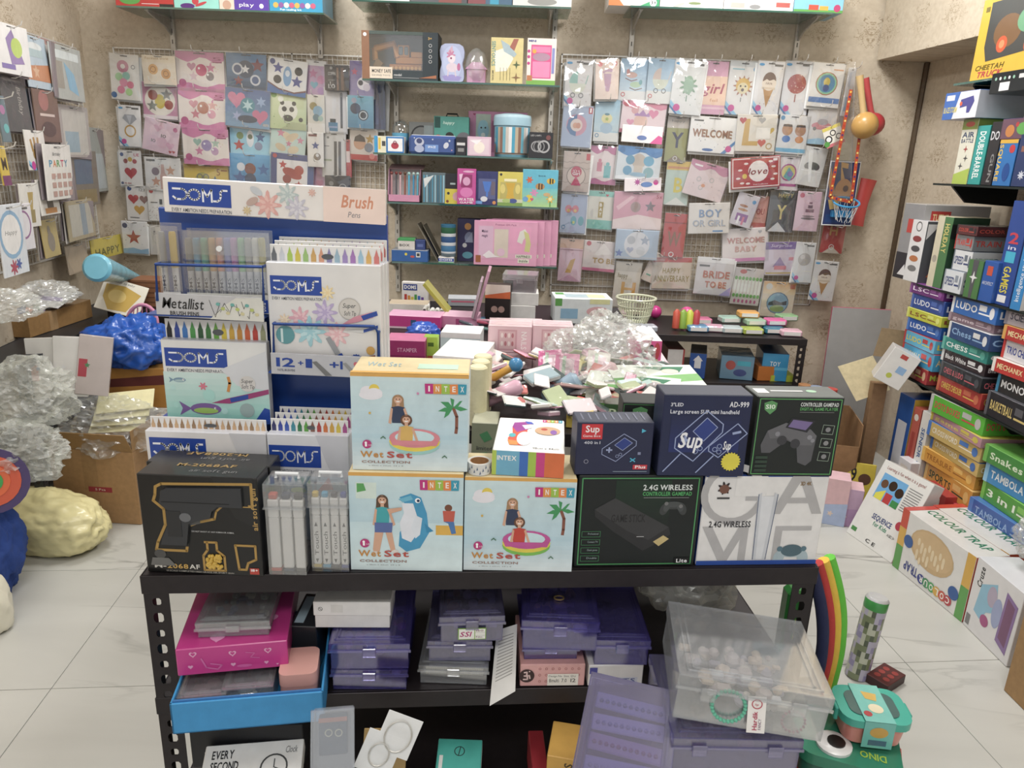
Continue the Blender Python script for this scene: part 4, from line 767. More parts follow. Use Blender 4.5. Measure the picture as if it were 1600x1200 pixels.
# pink house shaped bank in a clear bag
c = shpos(1, 744, .04, 127); w = pxw(726, 762, 127, SHF); h = PY(744, 92, SHF).z - SH[1]
root = empty('house_money_box', mtx=Matrix.Translation(c))
m = MB().box(-w*.42,0,0,w*.42,.07,h*.62,'c99ab8',.003).ring([[(-w*.48,y,h*.6),(w*.48,y,h*.6),(w*.2,y,h*.9),(-w*.2,y,h*.9)] for y in (-.004,.074)],'cf9abe')
m.art([('r', .3, .3, .7, 1, 'b884a8'), ('r', .1, .2, .25, .5, 'd8b8cc')], (-w * .42, 0, h * .62), (1, 0, 0), (0, 0, -1), w * .84, h * .62)
m.build('house', 'plastic', root)
vs, fs = crumple((0, .035, h * .72), (w * .5, .06, h * .78), 5, .22, 2.5, 3, .92); MB().raw(vs, fs, 'fff').build('plastic_wrap', 'bag', root, None, 2)
tag(root, 'small pink house money box wrapped in clear film', 'money box')
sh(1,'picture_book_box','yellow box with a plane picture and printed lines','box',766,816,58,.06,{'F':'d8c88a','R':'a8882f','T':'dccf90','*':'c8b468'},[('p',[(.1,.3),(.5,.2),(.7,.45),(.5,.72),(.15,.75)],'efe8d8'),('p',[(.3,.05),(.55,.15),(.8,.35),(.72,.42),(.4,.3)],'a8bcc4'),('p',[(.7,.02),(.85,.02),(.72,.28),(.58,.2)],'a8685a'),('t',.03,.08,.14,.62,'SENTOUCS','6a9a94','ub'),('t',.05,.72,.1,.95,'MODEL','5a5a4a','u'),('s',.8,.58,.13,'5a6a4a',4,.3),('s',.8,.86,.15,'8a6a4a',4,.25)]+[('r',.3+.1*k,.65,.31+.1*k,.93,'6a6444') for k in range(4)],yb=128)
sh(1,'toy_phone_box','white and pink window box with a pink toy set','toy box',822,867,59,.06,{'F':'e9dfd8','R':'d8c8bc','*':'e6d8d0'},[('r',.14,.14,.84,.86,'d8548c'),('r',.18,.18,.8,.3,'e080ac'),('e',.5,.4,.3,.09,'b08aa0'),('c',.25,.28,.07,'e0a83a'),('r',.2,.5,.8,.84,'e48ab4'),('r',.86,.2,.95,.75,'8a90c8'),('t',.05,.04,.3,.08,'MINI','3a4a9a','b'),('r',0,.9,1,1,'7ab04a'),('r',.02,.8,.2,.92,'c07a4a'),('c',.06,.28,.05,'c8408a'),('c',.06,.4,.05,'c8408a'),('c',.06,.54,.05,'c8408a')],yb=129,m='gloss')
# shelf 2
sh(2,'padlock_box','small blue and white box with a red padlock picture','box',585,631,212,.08,{'F':'2f78b8','R':'dcd8d2','*':'d8dce0'},[('r',0,0,.1,1,'3a9acc'),('r',.12,0,.4,1,'e0dcc0'),('r',.14,.1,.22,.8,'d8b84a'),('r',.26,.3,.38,.6,'4a4a4a'),('r',.46,.12,.96,.9,'e8e8ea'),('e',.7,.56,.13,.2,'b03a4c'),('o',.7,.38,.12,.05,'7a3a4a')],yb=238)
p = shpos(2, 676, .02, 241); w = pxw(638, 713, 241, SHF); h = PY(676, 212, SHF).z - SH[2]
m = MB().box(-w / 2, 0, 0, w / 2, .07, h, '3a5490', .012)
m.art([('e',.22,.35,.1,.22,'b8bcd0'),('e',.22,.3,.06,.14,'3a4470'),('e',.22,.72,.1,.2,'a8b0cc'),('r',.34,.48,.62,.88,'6a90cc'),('t',.4,.55,.56,.66,'SPACE','e8ecf4','b'),('e',.78,.5,.05,.18,'c8ccd8',30),('s',.85,.25,.08,'c8d0e4'),('s',.5,.2,.06,'c8d0e4'),('s',.9,.75,.05,'d8a0b0'),('s',.12,.15,.05,'d8dce8')],*FA(w,h),lift=.0006)
pc = m.build('pencil_case', 'film', None, Matrix.Translation(p)); tag(pc, 'blue pencil case printed with an astronaut and stars', 'pencil case')
MB().tube([(-w / 2 + .01, .035, h), (w / 2 - .01, .035, h)], .003, 'd0d4dc', 5).build('zip', 'plastic', pc)
sh(2,'sticker_box','narrow black box with white labels beside the pencil case','box',712,728,214,.05,'2c2c32',[('r',.1,.3,.9,.45,'ccc'),('r',.2,.6,.8,.8,'888')],yb=242)
sh(2,'candy_packet','shiny pale pink packet under the blue soft toy card','packet',730,767,213,.03,'d8b4c8',[('r',.08,.1,.92,.92,'e0c8d4'),('c',.5,.55,.3,'eee4d8'),('p',[(.1,.2),(.6,.15),(.4,.4)],'f2eaee')],yb=242,m='film')
# round tub with two lids
p = shpos(2, 799, .06, 244); w = pxw(770, 829, 244, SHF + .06) / 2; h = PY(799, 177, SHF + .06).z - SH[2]
root = empty('round_tub', mtx=Matrix.Translation((p.x, SHF + .015 + w, SH[2] + .0005)))
def lathepart(name, prof, cols, mt, par, n=24): return MB().lathe(prof, 'fff', n, cols=cols).build(name, mt, par, None, 1)
lathepart('tub',[(w*.9,0),(w*.92,h*.06),(w*.94,h*.3),(w*.94,h*.34),(w*.95,h*.42),(w*.95,h*.72)],['5a8a9c','8a7a70','4a9ab4','9ab8c0','7aa8bc','8ac0cc'],'gloss',root)
lathepart('lid',[(w,h*.72),(w,h*.9),(w*.97,h*.96),(w*.5,h*1.0)],['9fc4d4','b4d4e0','a9ccda','a9ccda'],'clear' if False else 'plastic',root)
lb = MB()
for k in range(-6, 7):
    a = math.radians(-90 + k * 10); b = math.radians(-80 + k * 10)
    lb.face([(w*.953*math.cos(a),w*.953*math.sin(a),h*.1),(w*.953*math.cos(b),w*.953*math.sin(b),h*.1),(w*.965*math.cos(b),w*.965*math.sin(b),h*.68),(w*.965*math.cos(a),w*.965*math.sin(a),h*.68)],('3f9ab8','b8a890','8a6a5a','6ab0c4','c8c0b8','e0e0e0')[k % 6])
lb.build('label_wrap', 'film', root)
tag(root, 'large round blue tub with a printed wrap and pale lid', 'tub')
sh(2,'ring_box','black box with grey rings on its front','box',826,863,206,.06,'2e2e33',[('o',.3,.55,.22,.05,'9a9a9c'),('o',.42,.55,.24,.04,'8a8a8c'),('o',.62,.55,.26,.07,'a8a8aa'),('t',.06,.1,.5,.16,'LED LAMPS','bbb'),('c',.8,.2,.1,'7a4a4a')],yb=244)
sh(2,'steering_wheel_box','grey box with a toy steering wheel behind the pencil case','toy box',639,678,190,.06,'6a6c6a',[('o',.5,.45,.42,.06,'2a2a2c'),('c',.5,.5,.14,'3a3a3c'),('l',[(.15,.5),(.85,.5)],.07,'2c2c2e'),('r',.6,.1,.95,.6,'7a8484'),('c',.12,.7,.16,'3a3634')],off=.12,yb=241)
o = sh(2,'lunch_tin','dark green tin lunch box with a handle and printed faces','lunch box',678,732,181,.08,{'F':'4a9488','*':'3a7a70'},[('r',.02,.02,.18,.3,'1f4a44'),('t',.26,.12,.6,.2,'happy','cfe8dc','i'),('c',.45,.65,.2,'cfa890'),('e',.45,.5,.12,.1,'2a2a2a'),('c',.12,.6,.13,'c0443a'),('c',.85,.6,.22,'6a6a70')],off=.12,yb=242)
hs = ST['dark green tin lunch box with a handle and printed faces']
MB().tube([(-.03,.04,hs['h'] - .001),(-.025,.04,hs['h']+.014),(.025,.04,hs['h']+.014),(.03,.04,hs['h'] - .001)],.004,'222',6).build('handle','plastic',o)
sh(2,'soft_toy_card','tall pink card box with a blue soft bear window','toy box',731,822,173,.03,{'F':'c98ab0','*':'c084a8'},[('r',.13,.06,.38,.6,'b8ccc0'),('e',.255,.42,.1,.2,'9ac8dc'),('c',.255,.3,.11,'9ad0e0'),('c',.22,.36,.02,'333'),('c',.29,.36,.02,'333'),('h',.1,.07,.03,'a0406a'),('r',.4,.2,.45,.9,'a86a90'),('c',.255,.52,.05,'dfe8e8')],off=.225,yb=242)
p = shpos(2, 627, .16, 240); r = pxw(613, 641, 200, SHF + .16) / 2
root = empty('domed_cup', mtx=Matrix.Translation(p))
hh = PY(627, 187, SHF + .16).z - SH[2]
MB().lathe([(r * .8, 0), (r, hh * .4), (r * 1.02, hh * .6)], '4f90b8', 18, cols=['4a6a9a', '5aa0c0', '6ab0c8']).build('cup', 'plastic', root, None, 1)
MB().lathe([(r * 1.02, hh * .6), (r * .95, hh * .8), (r * .7, hh * .93), (r * .2, hh)], 'fff', 18).build('dome_lid', 'clear', root, None, 1)
tag(root, 'blue cup with a clear domed lid behind the padlock box', 'cup')
# shelf 3: pen display
A = PY(606, 318, SHF + .01); w = pxw(606, 656, 318, SHF + .01); h = PY(606, 258, SHF + .01).z - SH[3]
root = empty('pen_display_box', mtx=Matrix.Translation((A.x + w / 2, SHF + .012, SH[3] + .0005)))
d = .08; m = MB().box(-w / 2,0,0,w / 2,.003,h*.2,{'F':'c98aa8','*':'d8c8cc'}).box(-w / 2,d - .003,0,w / 2,d,h*.95,'d9d4d2').box(-w / 2,0,0,w / 2,d,.003,'c0a0b0')
m.ring([[(x,0,0),(x,d,0),(x,d,h*.95),(x,d*.5,h*.9),(x,0,h*.2)] for x in (w / 2 - .003,w / 2)],'b07a98').ring([[(x,0,0),(x,d,0),(x,d,h*.95),(x,d*.5,h*.9),(x,0,h*.2)] for x in (-w / 2,-w / 2+.003)],'b07a98')
m.ring([[(-w / 2,d*.5,h*.9),(w / 2+.012,d*.5,h*.9),(w / 2+.012,d+.05,h*1.02),(-w / 2,d+.05,h*1.02)],[(-w / 2,d*.5,h*.915),(w / 2+.012,d*.5,h*.915),(w / 2+.012,d+.05,h*1.035),(-w / 2,d+.05,h*1.035)]],'8a6a70')
m.build('tray', 'card', root)
tag(root, 'pink display tray of toy-topped pens', 'pen display')
for k,(c1,c2) in enumerate((('b88a8c','7a3a34'),('5a5a60','8a3a38'),('c8a4a8','7a342f'),('9a5a48','6a4a34'),('4aa8c8','9ac8c4'),('3f9ac4','b8d0cc'),('5ab4cc','a0c8c8'))):
    x = A.x + w * (.1 + .135 * k); q = Vector((x, SHF + .03 + .012 * (k % 2), SH[3] + .005))
    pen = MB().cyl((0,0,0),(0,.01,h*.72),.0045,c1,7).ball((0,.01,h*.76),.0085,c2,8).build('novelty_pen','plastic',None,Matrix.Translation(q),1)
    tag(pen,'brown-topped novelty pen in the pink display tray' if k < 4 else 'turquoise novelty pen in the pink display tray','pen','brown-topped pens' if k < 4 else 'turquoise pens')
sh(3,'pencil_pack','clear pack of blue striped pencils','pencil pack',660,696,269,.02,'5a6a70',[('r',.04+.12*k,.08,.11+.12*k,.97,('4a8aa4','8ab4c4','3a6a80')[k % 3]) for k in range(8)]+[('p',[(.05,.2),(.5,.08),(.1,.5)],'cfd4d4')],yb=318,m='film')
sh(3,'eraser_box','black box over a yellow panel between the pencils and pink box','box',695,722,271,.05,'26262c',[('r',0,.5,1,1,'c8b83a'),('c',.7,.75,.25,'c898a4'),('c',.2,.65,.08,'3a3a3a'),('r',.3,.3,.6,.36,'9aa'),('c',.15,.92,.08,'7a3a2a')],yb=319)
sh(3,'toy_bottle_box','glossy magenta box with white lettering on its base','toy box',714,743,263,.04,'c04a94',[('e',.5,.66,.34,.14,'d878b4'),('r',.2,.16,.8,.52,'94306a'),('e',.5,.35,.2,.12,'d8a0c4'),('t',.08,.82,.92,.9,'WATER','f0e4ea','b'),('t',.15,.92,.85,.97,'GAME','f0e4ea','b'),('e',.6,.08,.3,.03,'dca8c8'),('p',[(.1,.16),(.3,.14),(.16,.45)],'e8c0dc')],off=.0,yb=319,m='film')
sh(3,'trophy_box','navy window box with a blue trophy','toy box',743,777,267,.05,'33386a',[('r',.12,.22,.9,.82,'5a608c'),('p',[(.3,.3),(.72,.3),(.6,.6),(.42,.6)],'4a78c8'),('r',.47,.6,.56,.75,'4a78c8'),('e',.38,.82,.16,.08,'d4d4da'),('r',.0,.88,.3,.97,'6a9ad0'),('c',.85,.92,.08,'d08a4a'),('r',.7,.3,.88,.7,'6a6070')],yb=320,m='film')
sh(3,'duck_box','yellow window box with a yellow cup inside','toy box',777,816,268,.05,'d0c250',[('r',.1,.3,.92,.8,'b8ac5c'),('p',[(.3,.32),(.7,.32),(.62,.55),(.66,.78),(.34,.78),(.4,.55)],'d0a82f'),('e',.2,.5,.1,.14,'d8c870'),('e',.8,.5,.1,.14,'d8c870'),('r',0,.8,1,.9,'c9cdaa'),('r',0,.9,1,1,'7a9a4a'),('e',.62,.85,.16,.07,'4a5a94'),('e',.35,.85,.16,.06,'a8c070'),('r',.25,.2,.75,.28,'ece4b8'),('c',.12,.08,.05,'333')],yb=321,m='film')
sh(3,'bee_gift_box','sky blue box printed with bees and flowers','box',815,870,264,.07,{'F':'5fb4cc','T':'6abcd0','R':'b89ab0','*':'4aa0bc'},[('g',0,.5,1,1,'6abcc4','a8cc84'),('e',.5,.45,.13,.09,'b88a54'),('l',[(.47,.38),(.47,.52)],.04,'4a3a2a'),('l',[(.55,.39),(.55,.51)],.04,'4a3a2a'),('e',.8,.3,.12,.08,'d8b03a'),('l',[(.78,.24),(.78,.36)],.04,'333'),('l',[(.85,.25),(.85,.35)],.04,'333'),('f',.2,.28,.1,'d0603a',6),('f',.34,.62,.12,'d08ab4',6),('f',.8,.78,.12,'d8b04a',6),('c',.8,.78,.05,'e8e0a0'),('e',.2,.78,.1,.1,'d8c03a'),('e',.1,.8,.08,.07,'6aa0d0'),('h',.28,.8,.05,'c8507a'),('e',.7,.66,.1,.05,'c8a878'),('l',[(.8,.86),(.8,.98)],.03,'5a8a3a'),('t',.45,.14,.65,.18,'box','3a5a74')],yb=324)
# shelf 4
sh(4,'stationery_box','blue flat box with stickers on the lowest glass shelf','box',612,668,390,.12,{'F':'2f5fa0','T':'8a8f98','*':'3a64a0'},[('c',.4,.35,.12,'d8c83a'),('e',.58,.55,.06,.1,'c0504a'),('r',.68,.15,.8,.6,'d8d8d8'),('r',.7,.25,.78,.5,'444')],yb=411)
sh(4,'refill_box','white box with a green lid on the blue stationery box','box',622,648,372,.08,{'F':'cfcac4','T':'4a9a5a','*':'bdb8b0'},[('r',0,0,1,.22,'3f9a58'),('t',.1,.5,.7,.7,'BOX','555','b')],off=.03,z=ST['blue flat box with stickers on the lowest glass shelf']['z'],yb=411)
sh(4,'refill_box','small dark blue box beside the green-lidded box','box',649,664,375,.06,'33447a',[('r',.2,.4,.8,.7,'5a6aa0')],off=.04,z=ST['blue flat box with stickers on the lowest glass shelf']['z'],yb=411)
for k, (pa, pb, col) in enumerate((((652, 350), (684, 406), '8a8274'), ((661, 352), (690, 400), '9a9484'), ((668, 372), (686, 408), '33446a'))):
    Y = SHF + .06 + .03 * k; a = PY(*pa, Y); b = PY(*pb, Y); b.z = SH[4] + .001; dv = a - b
    o = boxmesh(.004, .14, dv.length, col, b=.0005).build('leaning_folder', 'card', None, frame(b, Vector((dv.z, 0, -dv.x)), dv))
    tag(o,('brown-grey card folder leaning on the jar stack, steepest sheet','greyish card folder leaning between two others by the jars','navy card leaning against the stacked jars')[k],'folder')
zz = SH[4] + .001 + .02
sh(4,'crayon_box','small white and blue crayon box under the jar stack','box',685,709,401,.05,{'F':'e0dedc','*':'d0ccc8'},[('r',0,.25,1,.75,'2f4f9f'),('t',.08,.36,.9,.62,'DOMS','f0f0f0','b'),('r',0,.85,1,1,'4a9a6a')],yb=412)
zj = ST['small white and blue crayon box under the jar stack']['z']
for k, (yt, yb, c1) in enumerate(((392, 400, '6a7a84'), (378, 392, '4a80ac'), (364, 378, '3a5f92'), (350, 364, '33684a'))):
    p = PY(701, yb, SHF + .06); r = pxw(691, 714, yb, SHF + .06) / 2; hh = (PY(701, yt, SHF + .06) - p).z
    root = empty('paint_jar', mtx=Matrix.Translation((p.x, SHF + .045, zj)))
    MB().lathe([(r * .95, 0), (r, hh * .1), (r, hh * .66)], c1, 16).build('jar', 'plastic', root, None, 1)
    MB().lathe([(r*1.02,hh*.66),(r*1.02,hh*.96),(r*.9,hh)],'c8ccd0' if k != 3 else '2f6a8a',16).build('lid','plastic',root,None,1)
    tag(root,('grey-blue paint jar at the bottom of the jar stack','light blue paint jar second from the bottom of the jar stack','dark blue paint jar with a white lid in the jar stack','green paint jar on top of the jar stack')[k],'paint jar','stacked paint jars'); zj += hh
sh(4,'dream_set_box','dark violet box with a planet and astronaut','box',714,772,341,.06,{'F':'3a3660','*':'2f2c50'},[('c',.28,.18,.09,'c08a4a'),('e',.3,.42,.1,.12,'8a94b4',20),('p',[(.2,.55),(.4,.3),(.42,.55)],'a0a8c4'),('c',.2,.62,.06,'ddd'),('e',.28,.85,.14,.08,'6ab0c4'),('t',.55,.03,.95,.1,'Dream','ddd','b'),('t',.48,.6,.8,.67,'Dream','ddd','b')],off=.1,yb=411)
for k in range(4):
    x0 = 740 + 9 * k; x1 = 838 + 10.5 * k
    sh(4,'unicorn_gift_pack',('pink unicorn gift pack, front one of four overlapping','pink unicorn gift pack, second of four overlapping','pink unicorn gift pack, third of four overlapping','pink unicorn gift pack, rearmost of four overlapping')[k],'gift pack',x0,x1,344 - k,.018,{'F':'d99ab8','R':'c07aa0','*':'cf8cb0'},
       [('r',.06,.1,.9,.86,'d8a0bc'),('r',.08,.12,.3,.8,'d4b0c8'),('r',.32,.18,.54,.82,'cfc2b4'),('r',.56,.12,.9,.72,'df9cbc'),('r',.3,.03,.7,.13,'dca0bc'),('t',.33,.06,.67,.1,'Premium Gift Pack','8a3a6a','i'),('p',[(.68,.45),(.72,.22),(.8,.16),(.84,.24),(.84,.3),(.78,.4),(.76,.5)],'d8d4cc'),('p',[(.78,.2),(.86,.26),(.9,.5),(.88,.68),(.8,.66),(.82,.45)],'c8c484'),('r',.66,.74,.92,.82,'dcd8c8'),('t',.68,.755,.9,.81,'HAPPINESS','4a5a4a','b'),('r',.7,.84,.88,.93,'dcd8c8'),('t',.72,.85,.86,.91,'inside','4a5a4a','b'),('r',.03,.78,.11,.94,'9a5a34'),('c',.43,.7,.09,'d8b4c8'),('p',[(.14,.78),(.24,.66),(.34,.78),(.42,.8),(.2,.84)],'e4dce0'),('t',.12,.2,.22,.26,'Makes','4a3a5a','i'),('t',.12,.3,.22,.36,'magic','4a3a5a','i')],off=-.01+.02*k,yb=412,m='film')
# boxes on the three highest shelves (their lower edges show at the top of the photo)
def topbox(x0, x1, z, label, cols, art, hh=.2, d=.2, Yo=.015, yb=8): 
    A = PY(x0, yb, SHF + Yo); B = PY(x1, yb, SHF + Yo)
    o = boxmesh(B.x - A.x, d, hh, cols, art).build('game_box', 'gloss', None, Matrix.Translation(((A.x + B.x) / 2, SHF + Yo, z + .0005)))
    tag(o, label, 'box', 'boxes on the high shelves')
T_ = [('r', .2, .5, .8, .8, 'fff')]
topbox(181,271,SHL,'red game box on the high shelf above the doughnut packet','b8322f',[('e',.25,.86,.18,.1,'5aa04a'),('r',.45,.93,.75,.94,'eee'),('r',.76,.93,1,1,'2a2a2a')])
topbox(272,342,SHL,'mint game box with purple and red blobs on the high shelf','8fd0c4',[('e',.3,.95,.16,.06,'5a2f7a'),('e',.6,.9,.14,.03,'c0404a',-20),('c',.48,.84,.08,'c0404a')])
topbox(343,420,SHL,'white and violet game box on the high shelf',{'F':'5a3fa0','*':'dcd6cc'},[('r',0,0,.3,1,'d8c8b8'),('c',.15,.9,.1,'c09a84'),('c',.85,.9,.05,'eee'),('t',.4,.84,.7,.92,'play','eee')])
topbox(421,504,SHL,'turquoise game box with small figures on the high shelf','2f94bc',[('t',.2,.93,.6,.97,'Fun sealing kit','fff')]+[('e',.12+.1*k,.86,.05,.06,('c8a84a','8a5a9a','d8d0c8','c05a7a')[k % 4]) for k in range(8)])
topbox(551, 640, SH[0], 'plain white box on the highest middle shelf above the digger box', 'e4e2dd', [('r', .1, .85, .7, .88, '999')], .22)
topbox(641, 730, SH[0], 'dark grey box on the highest middle shelf', '55555a', [('r', .5, .8, .9, 1, '8a4a44')], .22)
topbox(731,800,SH[0],'blue and brown box on the highest middle shelf','4a6a84',[('r',.0,.8,.4,1,'8a4a50'),('r',.5,.8,.7,1,'3aa0c0')],.2)
topbox(801, 893, SH[0], 'white box with a grey disc picture on the highest middle shelf', 'e2e0dc', [('e', .5, .9, .25, .08, '9a9a96')], .2)
topbox(951,1030,SHR,'white box with orange and green corners above the footprint packet','e6e2dc',[('p',[(0,.6),(0,1),(.3,1)],'d87a3a'),('p',[(.6,1),(1,.8),(1,1)],'2f9a64'),('c',.88,.92,.08,'f0f0f0'),('t',.83,.88,.94,.95,'3+','333','b')])
topbox(1031,1130,SHR,'white box with a small green sprig picture above the green balloon packet','e6e4e0',[('e',.3,.95,.1,.03,'b0b0a8',-20),('e',.55,.9,.1,.03,'7a8a5a')])
topbox(1131,1240,SHR,'white box with grey and red printed shapes above the lion packet','e2e0dc',[('r',.1,.85,.3,.96,'c8a8a0'),('e',.45,.93,.08,.05,'8a8a8a'),('r',.75,.82,.95,.92,'b05a54')])
topbox(1241,1318,SHR,'sky blue box with a toy train picture above the ringed figure packet','7ab8d4',[('r',0,.94,1,1,'5a9a4a'),('r',.3,.84,.5,.95,'c0503a'),('r',.52,.86,.7,.95,'d8a03a'),('c',.88,.9,.08,'b03a6a')])
# ---------------------------------------------------------------- black slotted-angle rack in front
ZT, ZM = .80, .55
RA = Vector((-.622, 1.111, 0)); RU = Vector((.9958, .0910, 0)); RW, RD = 1.205, .42
RM = frame(RA, RU); BK = '2c2628'
def slotted(m, o, ux, uz, w, L, col, t=.0018, pitch=.031):
    """perforated flange: o corner, ux across (w), uz along (L)"""
    o = Vector(o); ux = Vector(ux); uz = Vector(uz); nn = ux.cross(uz).normalized() * t
    n = int(L / pitch); p = L / n
    for k in range(n):
        zc = (k + .5) * p; hw, hh = w * (.17 if k % 2 else .2), p * (.22 if k % 2 else .3)
        oct_ = [(hw, -hh * .5), (hw, hh * .5), (hw * .6, hh), (-hw * .6, hh), (-hw, hh * .5), (-hw, -hh * .5), (-hw * .6, -hh), (hw * .6, -hh)]
        out = [(w / 2,-p / 2*.5),(w / 2,p / 2),(w / 2*.4,p / 2),(-w / 2,p / 2),(-w / 2,p / 2*.3),(-w / 2,-p / 2),(-w / 2*.4,-p / 2),(w / 2,-p / 2)]
        P = lambda q, s: o + ux * (w / 2 + q[0]) + uz * (zc + q[1]) + nn * s
        for i in range(8):
            j = (i + 1) % 8
            m.face([P(oct_[i], 0), P(out[i], 0), P(out[j], 0), P(oct_[j], 0)], col)
            m.face([P(oct_[j], 1), P(out[j], 1), P(out[i], 1), P(oct_[i], 1)], col)
            m.face([P(oct_[i], 0), P(oct_[j], 0), P(oct_[j], 1), P(oct_[i], 1)], '1c1819')
def make_rack(name, label, M, w, d, zs, ht, col, fl=.042, bh=.034):
    root = empty(name, mtx=M)
    for (x, y, sx, sy) in ((0, 0, 1, 1), (w, 0, -1, 1), (0, d, 1, -1), (w, d, -1, -1)):
        m = MB(); slotted(m,(x,y,0),(sx,0,0),(0,0,1),fl,ht - .002,col); slotted(m,(x,y,0),(0,sy,0),(0,0,1),fl,ht - .002,col); m.build('post','metal',root)
    for z in zs:
        q = empty('shelf', (0, 0, 0)); q.parent = root
        MB().box(.0, .003, z - .003, w, d - .003, z, col).build('shelf_plate', 'metal', q)
        e = .0025
        for (a, b, c_, e_) in ((-e, -e, w + e, 0), (-e, d, w + e, d + e), (-e, 0, 0, d), (w, 0, w + e, d)):
            MB().box(a, b, z - bh, c_, e_, z + .001, col, .0007).build('beam', 'metal', q)
    tag(root, label, 'rack'); return root
make_rack('slotted_rack', 'black slotted-angle rack holding boxed toys and pen sets', RM, RW, RD, (ZT, ZM, .28), ZT, BK)
def onr(x, y, z=ZT): return RM @ Vector((x, y, z + .001))
# ---------------------------------------------------------------- print on the front boxes
def doms(x0, y0, x1, y1, sub=True):
    w, h = x1 - x0, y1 - y0; P = lambda q: [(x0 + a * w, y0 + b * h) for a, b in q]
    arc = lambda cx,cy,rx,ry,a0,a1,n=8:[(cx+rx*math.cos(math.radians(a0+(a1 - a0)*k / n)),cy+ry*math.sin(math.radians(a0+(a1 - a0)*k / n))) for k in range(n+1)]
    sw = .085 * h
    o = [('r', x0, y0, x1, y1, '2148a4')]
    for q in ([(.07,.27)]+arc(.21,.5,.08,.23,-90,90)+[(.12,.73),(.07,.62)],arc(.41,.5,.09,.23,0,360,14),[(.55,.78),(.55,.25),(.62,.55),(.69,.25),(.69,.78)],[(.94,.25),(.86,.25),(.83,.35),(.84,.5),(.82,.66),(.78,.74),(.72,.74)]):
        o.append(('l', P(q), sw, 'eef0f6'))
    if sub: o.append(('t', x0 + .01, y1 + h * .12, x1, y1 + h * .28, 'EVERY AMBITION NEEDS PREPARATION', '555a66'))
    return o
def intex(x0, y0, x1, y1):
    o = []; w = (x1 - x0) / 5
    for k, (ch, c) in enumerate(zip('INTEX', ('c4267f', 'e2923a', '9cc23e', 'e8873a', '2a9cb8'))):
        a = x0+k*w; o += [('p',[(a - w*.03,y0+(.03 if k % 2 else 0)*(y1 - y0)),(a+w*1.03,y0),(a+w*.98,y1),(a+w*.02,y1)],c),('t',a+w*(.3 if ch != 'I' else .4),y0+(y1 - y0)*.22,a+w*(.72 if ch != 'I' else .6),y0+(y1 - y0)*.76,ch,'f4f0ea','b')]
    return o
def palm(x, y, s):
    o = [('l', [(x, y), (x + s * .12, y + s * .35), (x + s * .12, y + s * .8), (x + s * .1, y + s)], .03, '8a5340')]
    for dx, dy in ((-.5, .15), (-.42, -.22), (-.1, -.38), (.3, -.28), (.48, .06), (-.3, .42)):
        o.append(('p',[(x,y),(x+s*dx*.5 - s*dy*.22,y+s*dy*.6 - s*.09),(x+s*dx,y+s*dy),(x+s*dx*.5,y+s*dy*.45+s*.1)],'3f9a5c'))
    return o
def person(x, y, s, hair, top, skin='d9a98c', long_=True):
    """simple printed figure, head centre x,y, head radius s"""
    o = [('e', x, y + s * .2, s * 1.25, s * 1.45, hair)]
    if long_:o += [('p',[(x - s*1.2,y),(x+s*1.2,y),(x+s*1.35,y+s*3),(x+s*.7,y+s*3.4),(x - s*.8,y+s*3.4),(x - s*1.4,y+s*2.6)],hair)]
    o += [('r',x - s*.35,y+s*.8,x+s*.35,y+s*1.8,skin),('p',[(x - s*1.5,y+s*2),(x,y+s*1.6),(x+s*1.5,y+s*2),(x+s*1.3,y+s*6),(x - s*1.3,y+s*6)],top),
          ('p',[(x - s*1.5,y+s*2),(x - s*1.1,y+s*2.4),(x - s*1.5,y+s*6.3),(x - s*2.1,y+s*6)],skin),('p',[(x+s*1.5,y+s*2),(x+s*1.1,y+s*2.4),(x+s*2.2,y+s*6.3),(x+s*2.7,y+s*5.9)],skin),
          ('e',x,y,s*.85,s*1.05,skin),('e',x,y+s*.5,s*.42,s*.16,'f4f0ec'),('c',x - s*.35,y - s*.1,.006,'3a2a22'),('c',x+s*.35,y - s*.1,.006,'3a2a22'),('p',[(x - s*.9,y - s*.1),(x - s*.5,y - s*.95),(x+s*.5,y - s*.95),(x+s*.9,y - s*.1),(x+s*.4,y - s*.65),(x - s*.4,y - s*.65)],hair)]
    return o
WS = lambda cy:[('t',.07,cy,.27,cy+.062,'Wet','c98a34','b'),('t',.3,cy,.52,cy+.062,'Set','bd4b3f','b'),('t',.08,cy+.098,.5,cy+.122,'COLLECTION','9a7a70','b'),('t',.14,cy+.145,.44,cy+.155,'o 61cm x 22cm  24 x 8','888'),('c',.13,cy - .075,.045,'c0307c'),('c',.12,cy - .09,.012,'fff'),('r',.112,cy - .08,.13,cy - .05,'fff'),('t',.145,cy - .075,.168,cy - .058,'1-3','fff')]
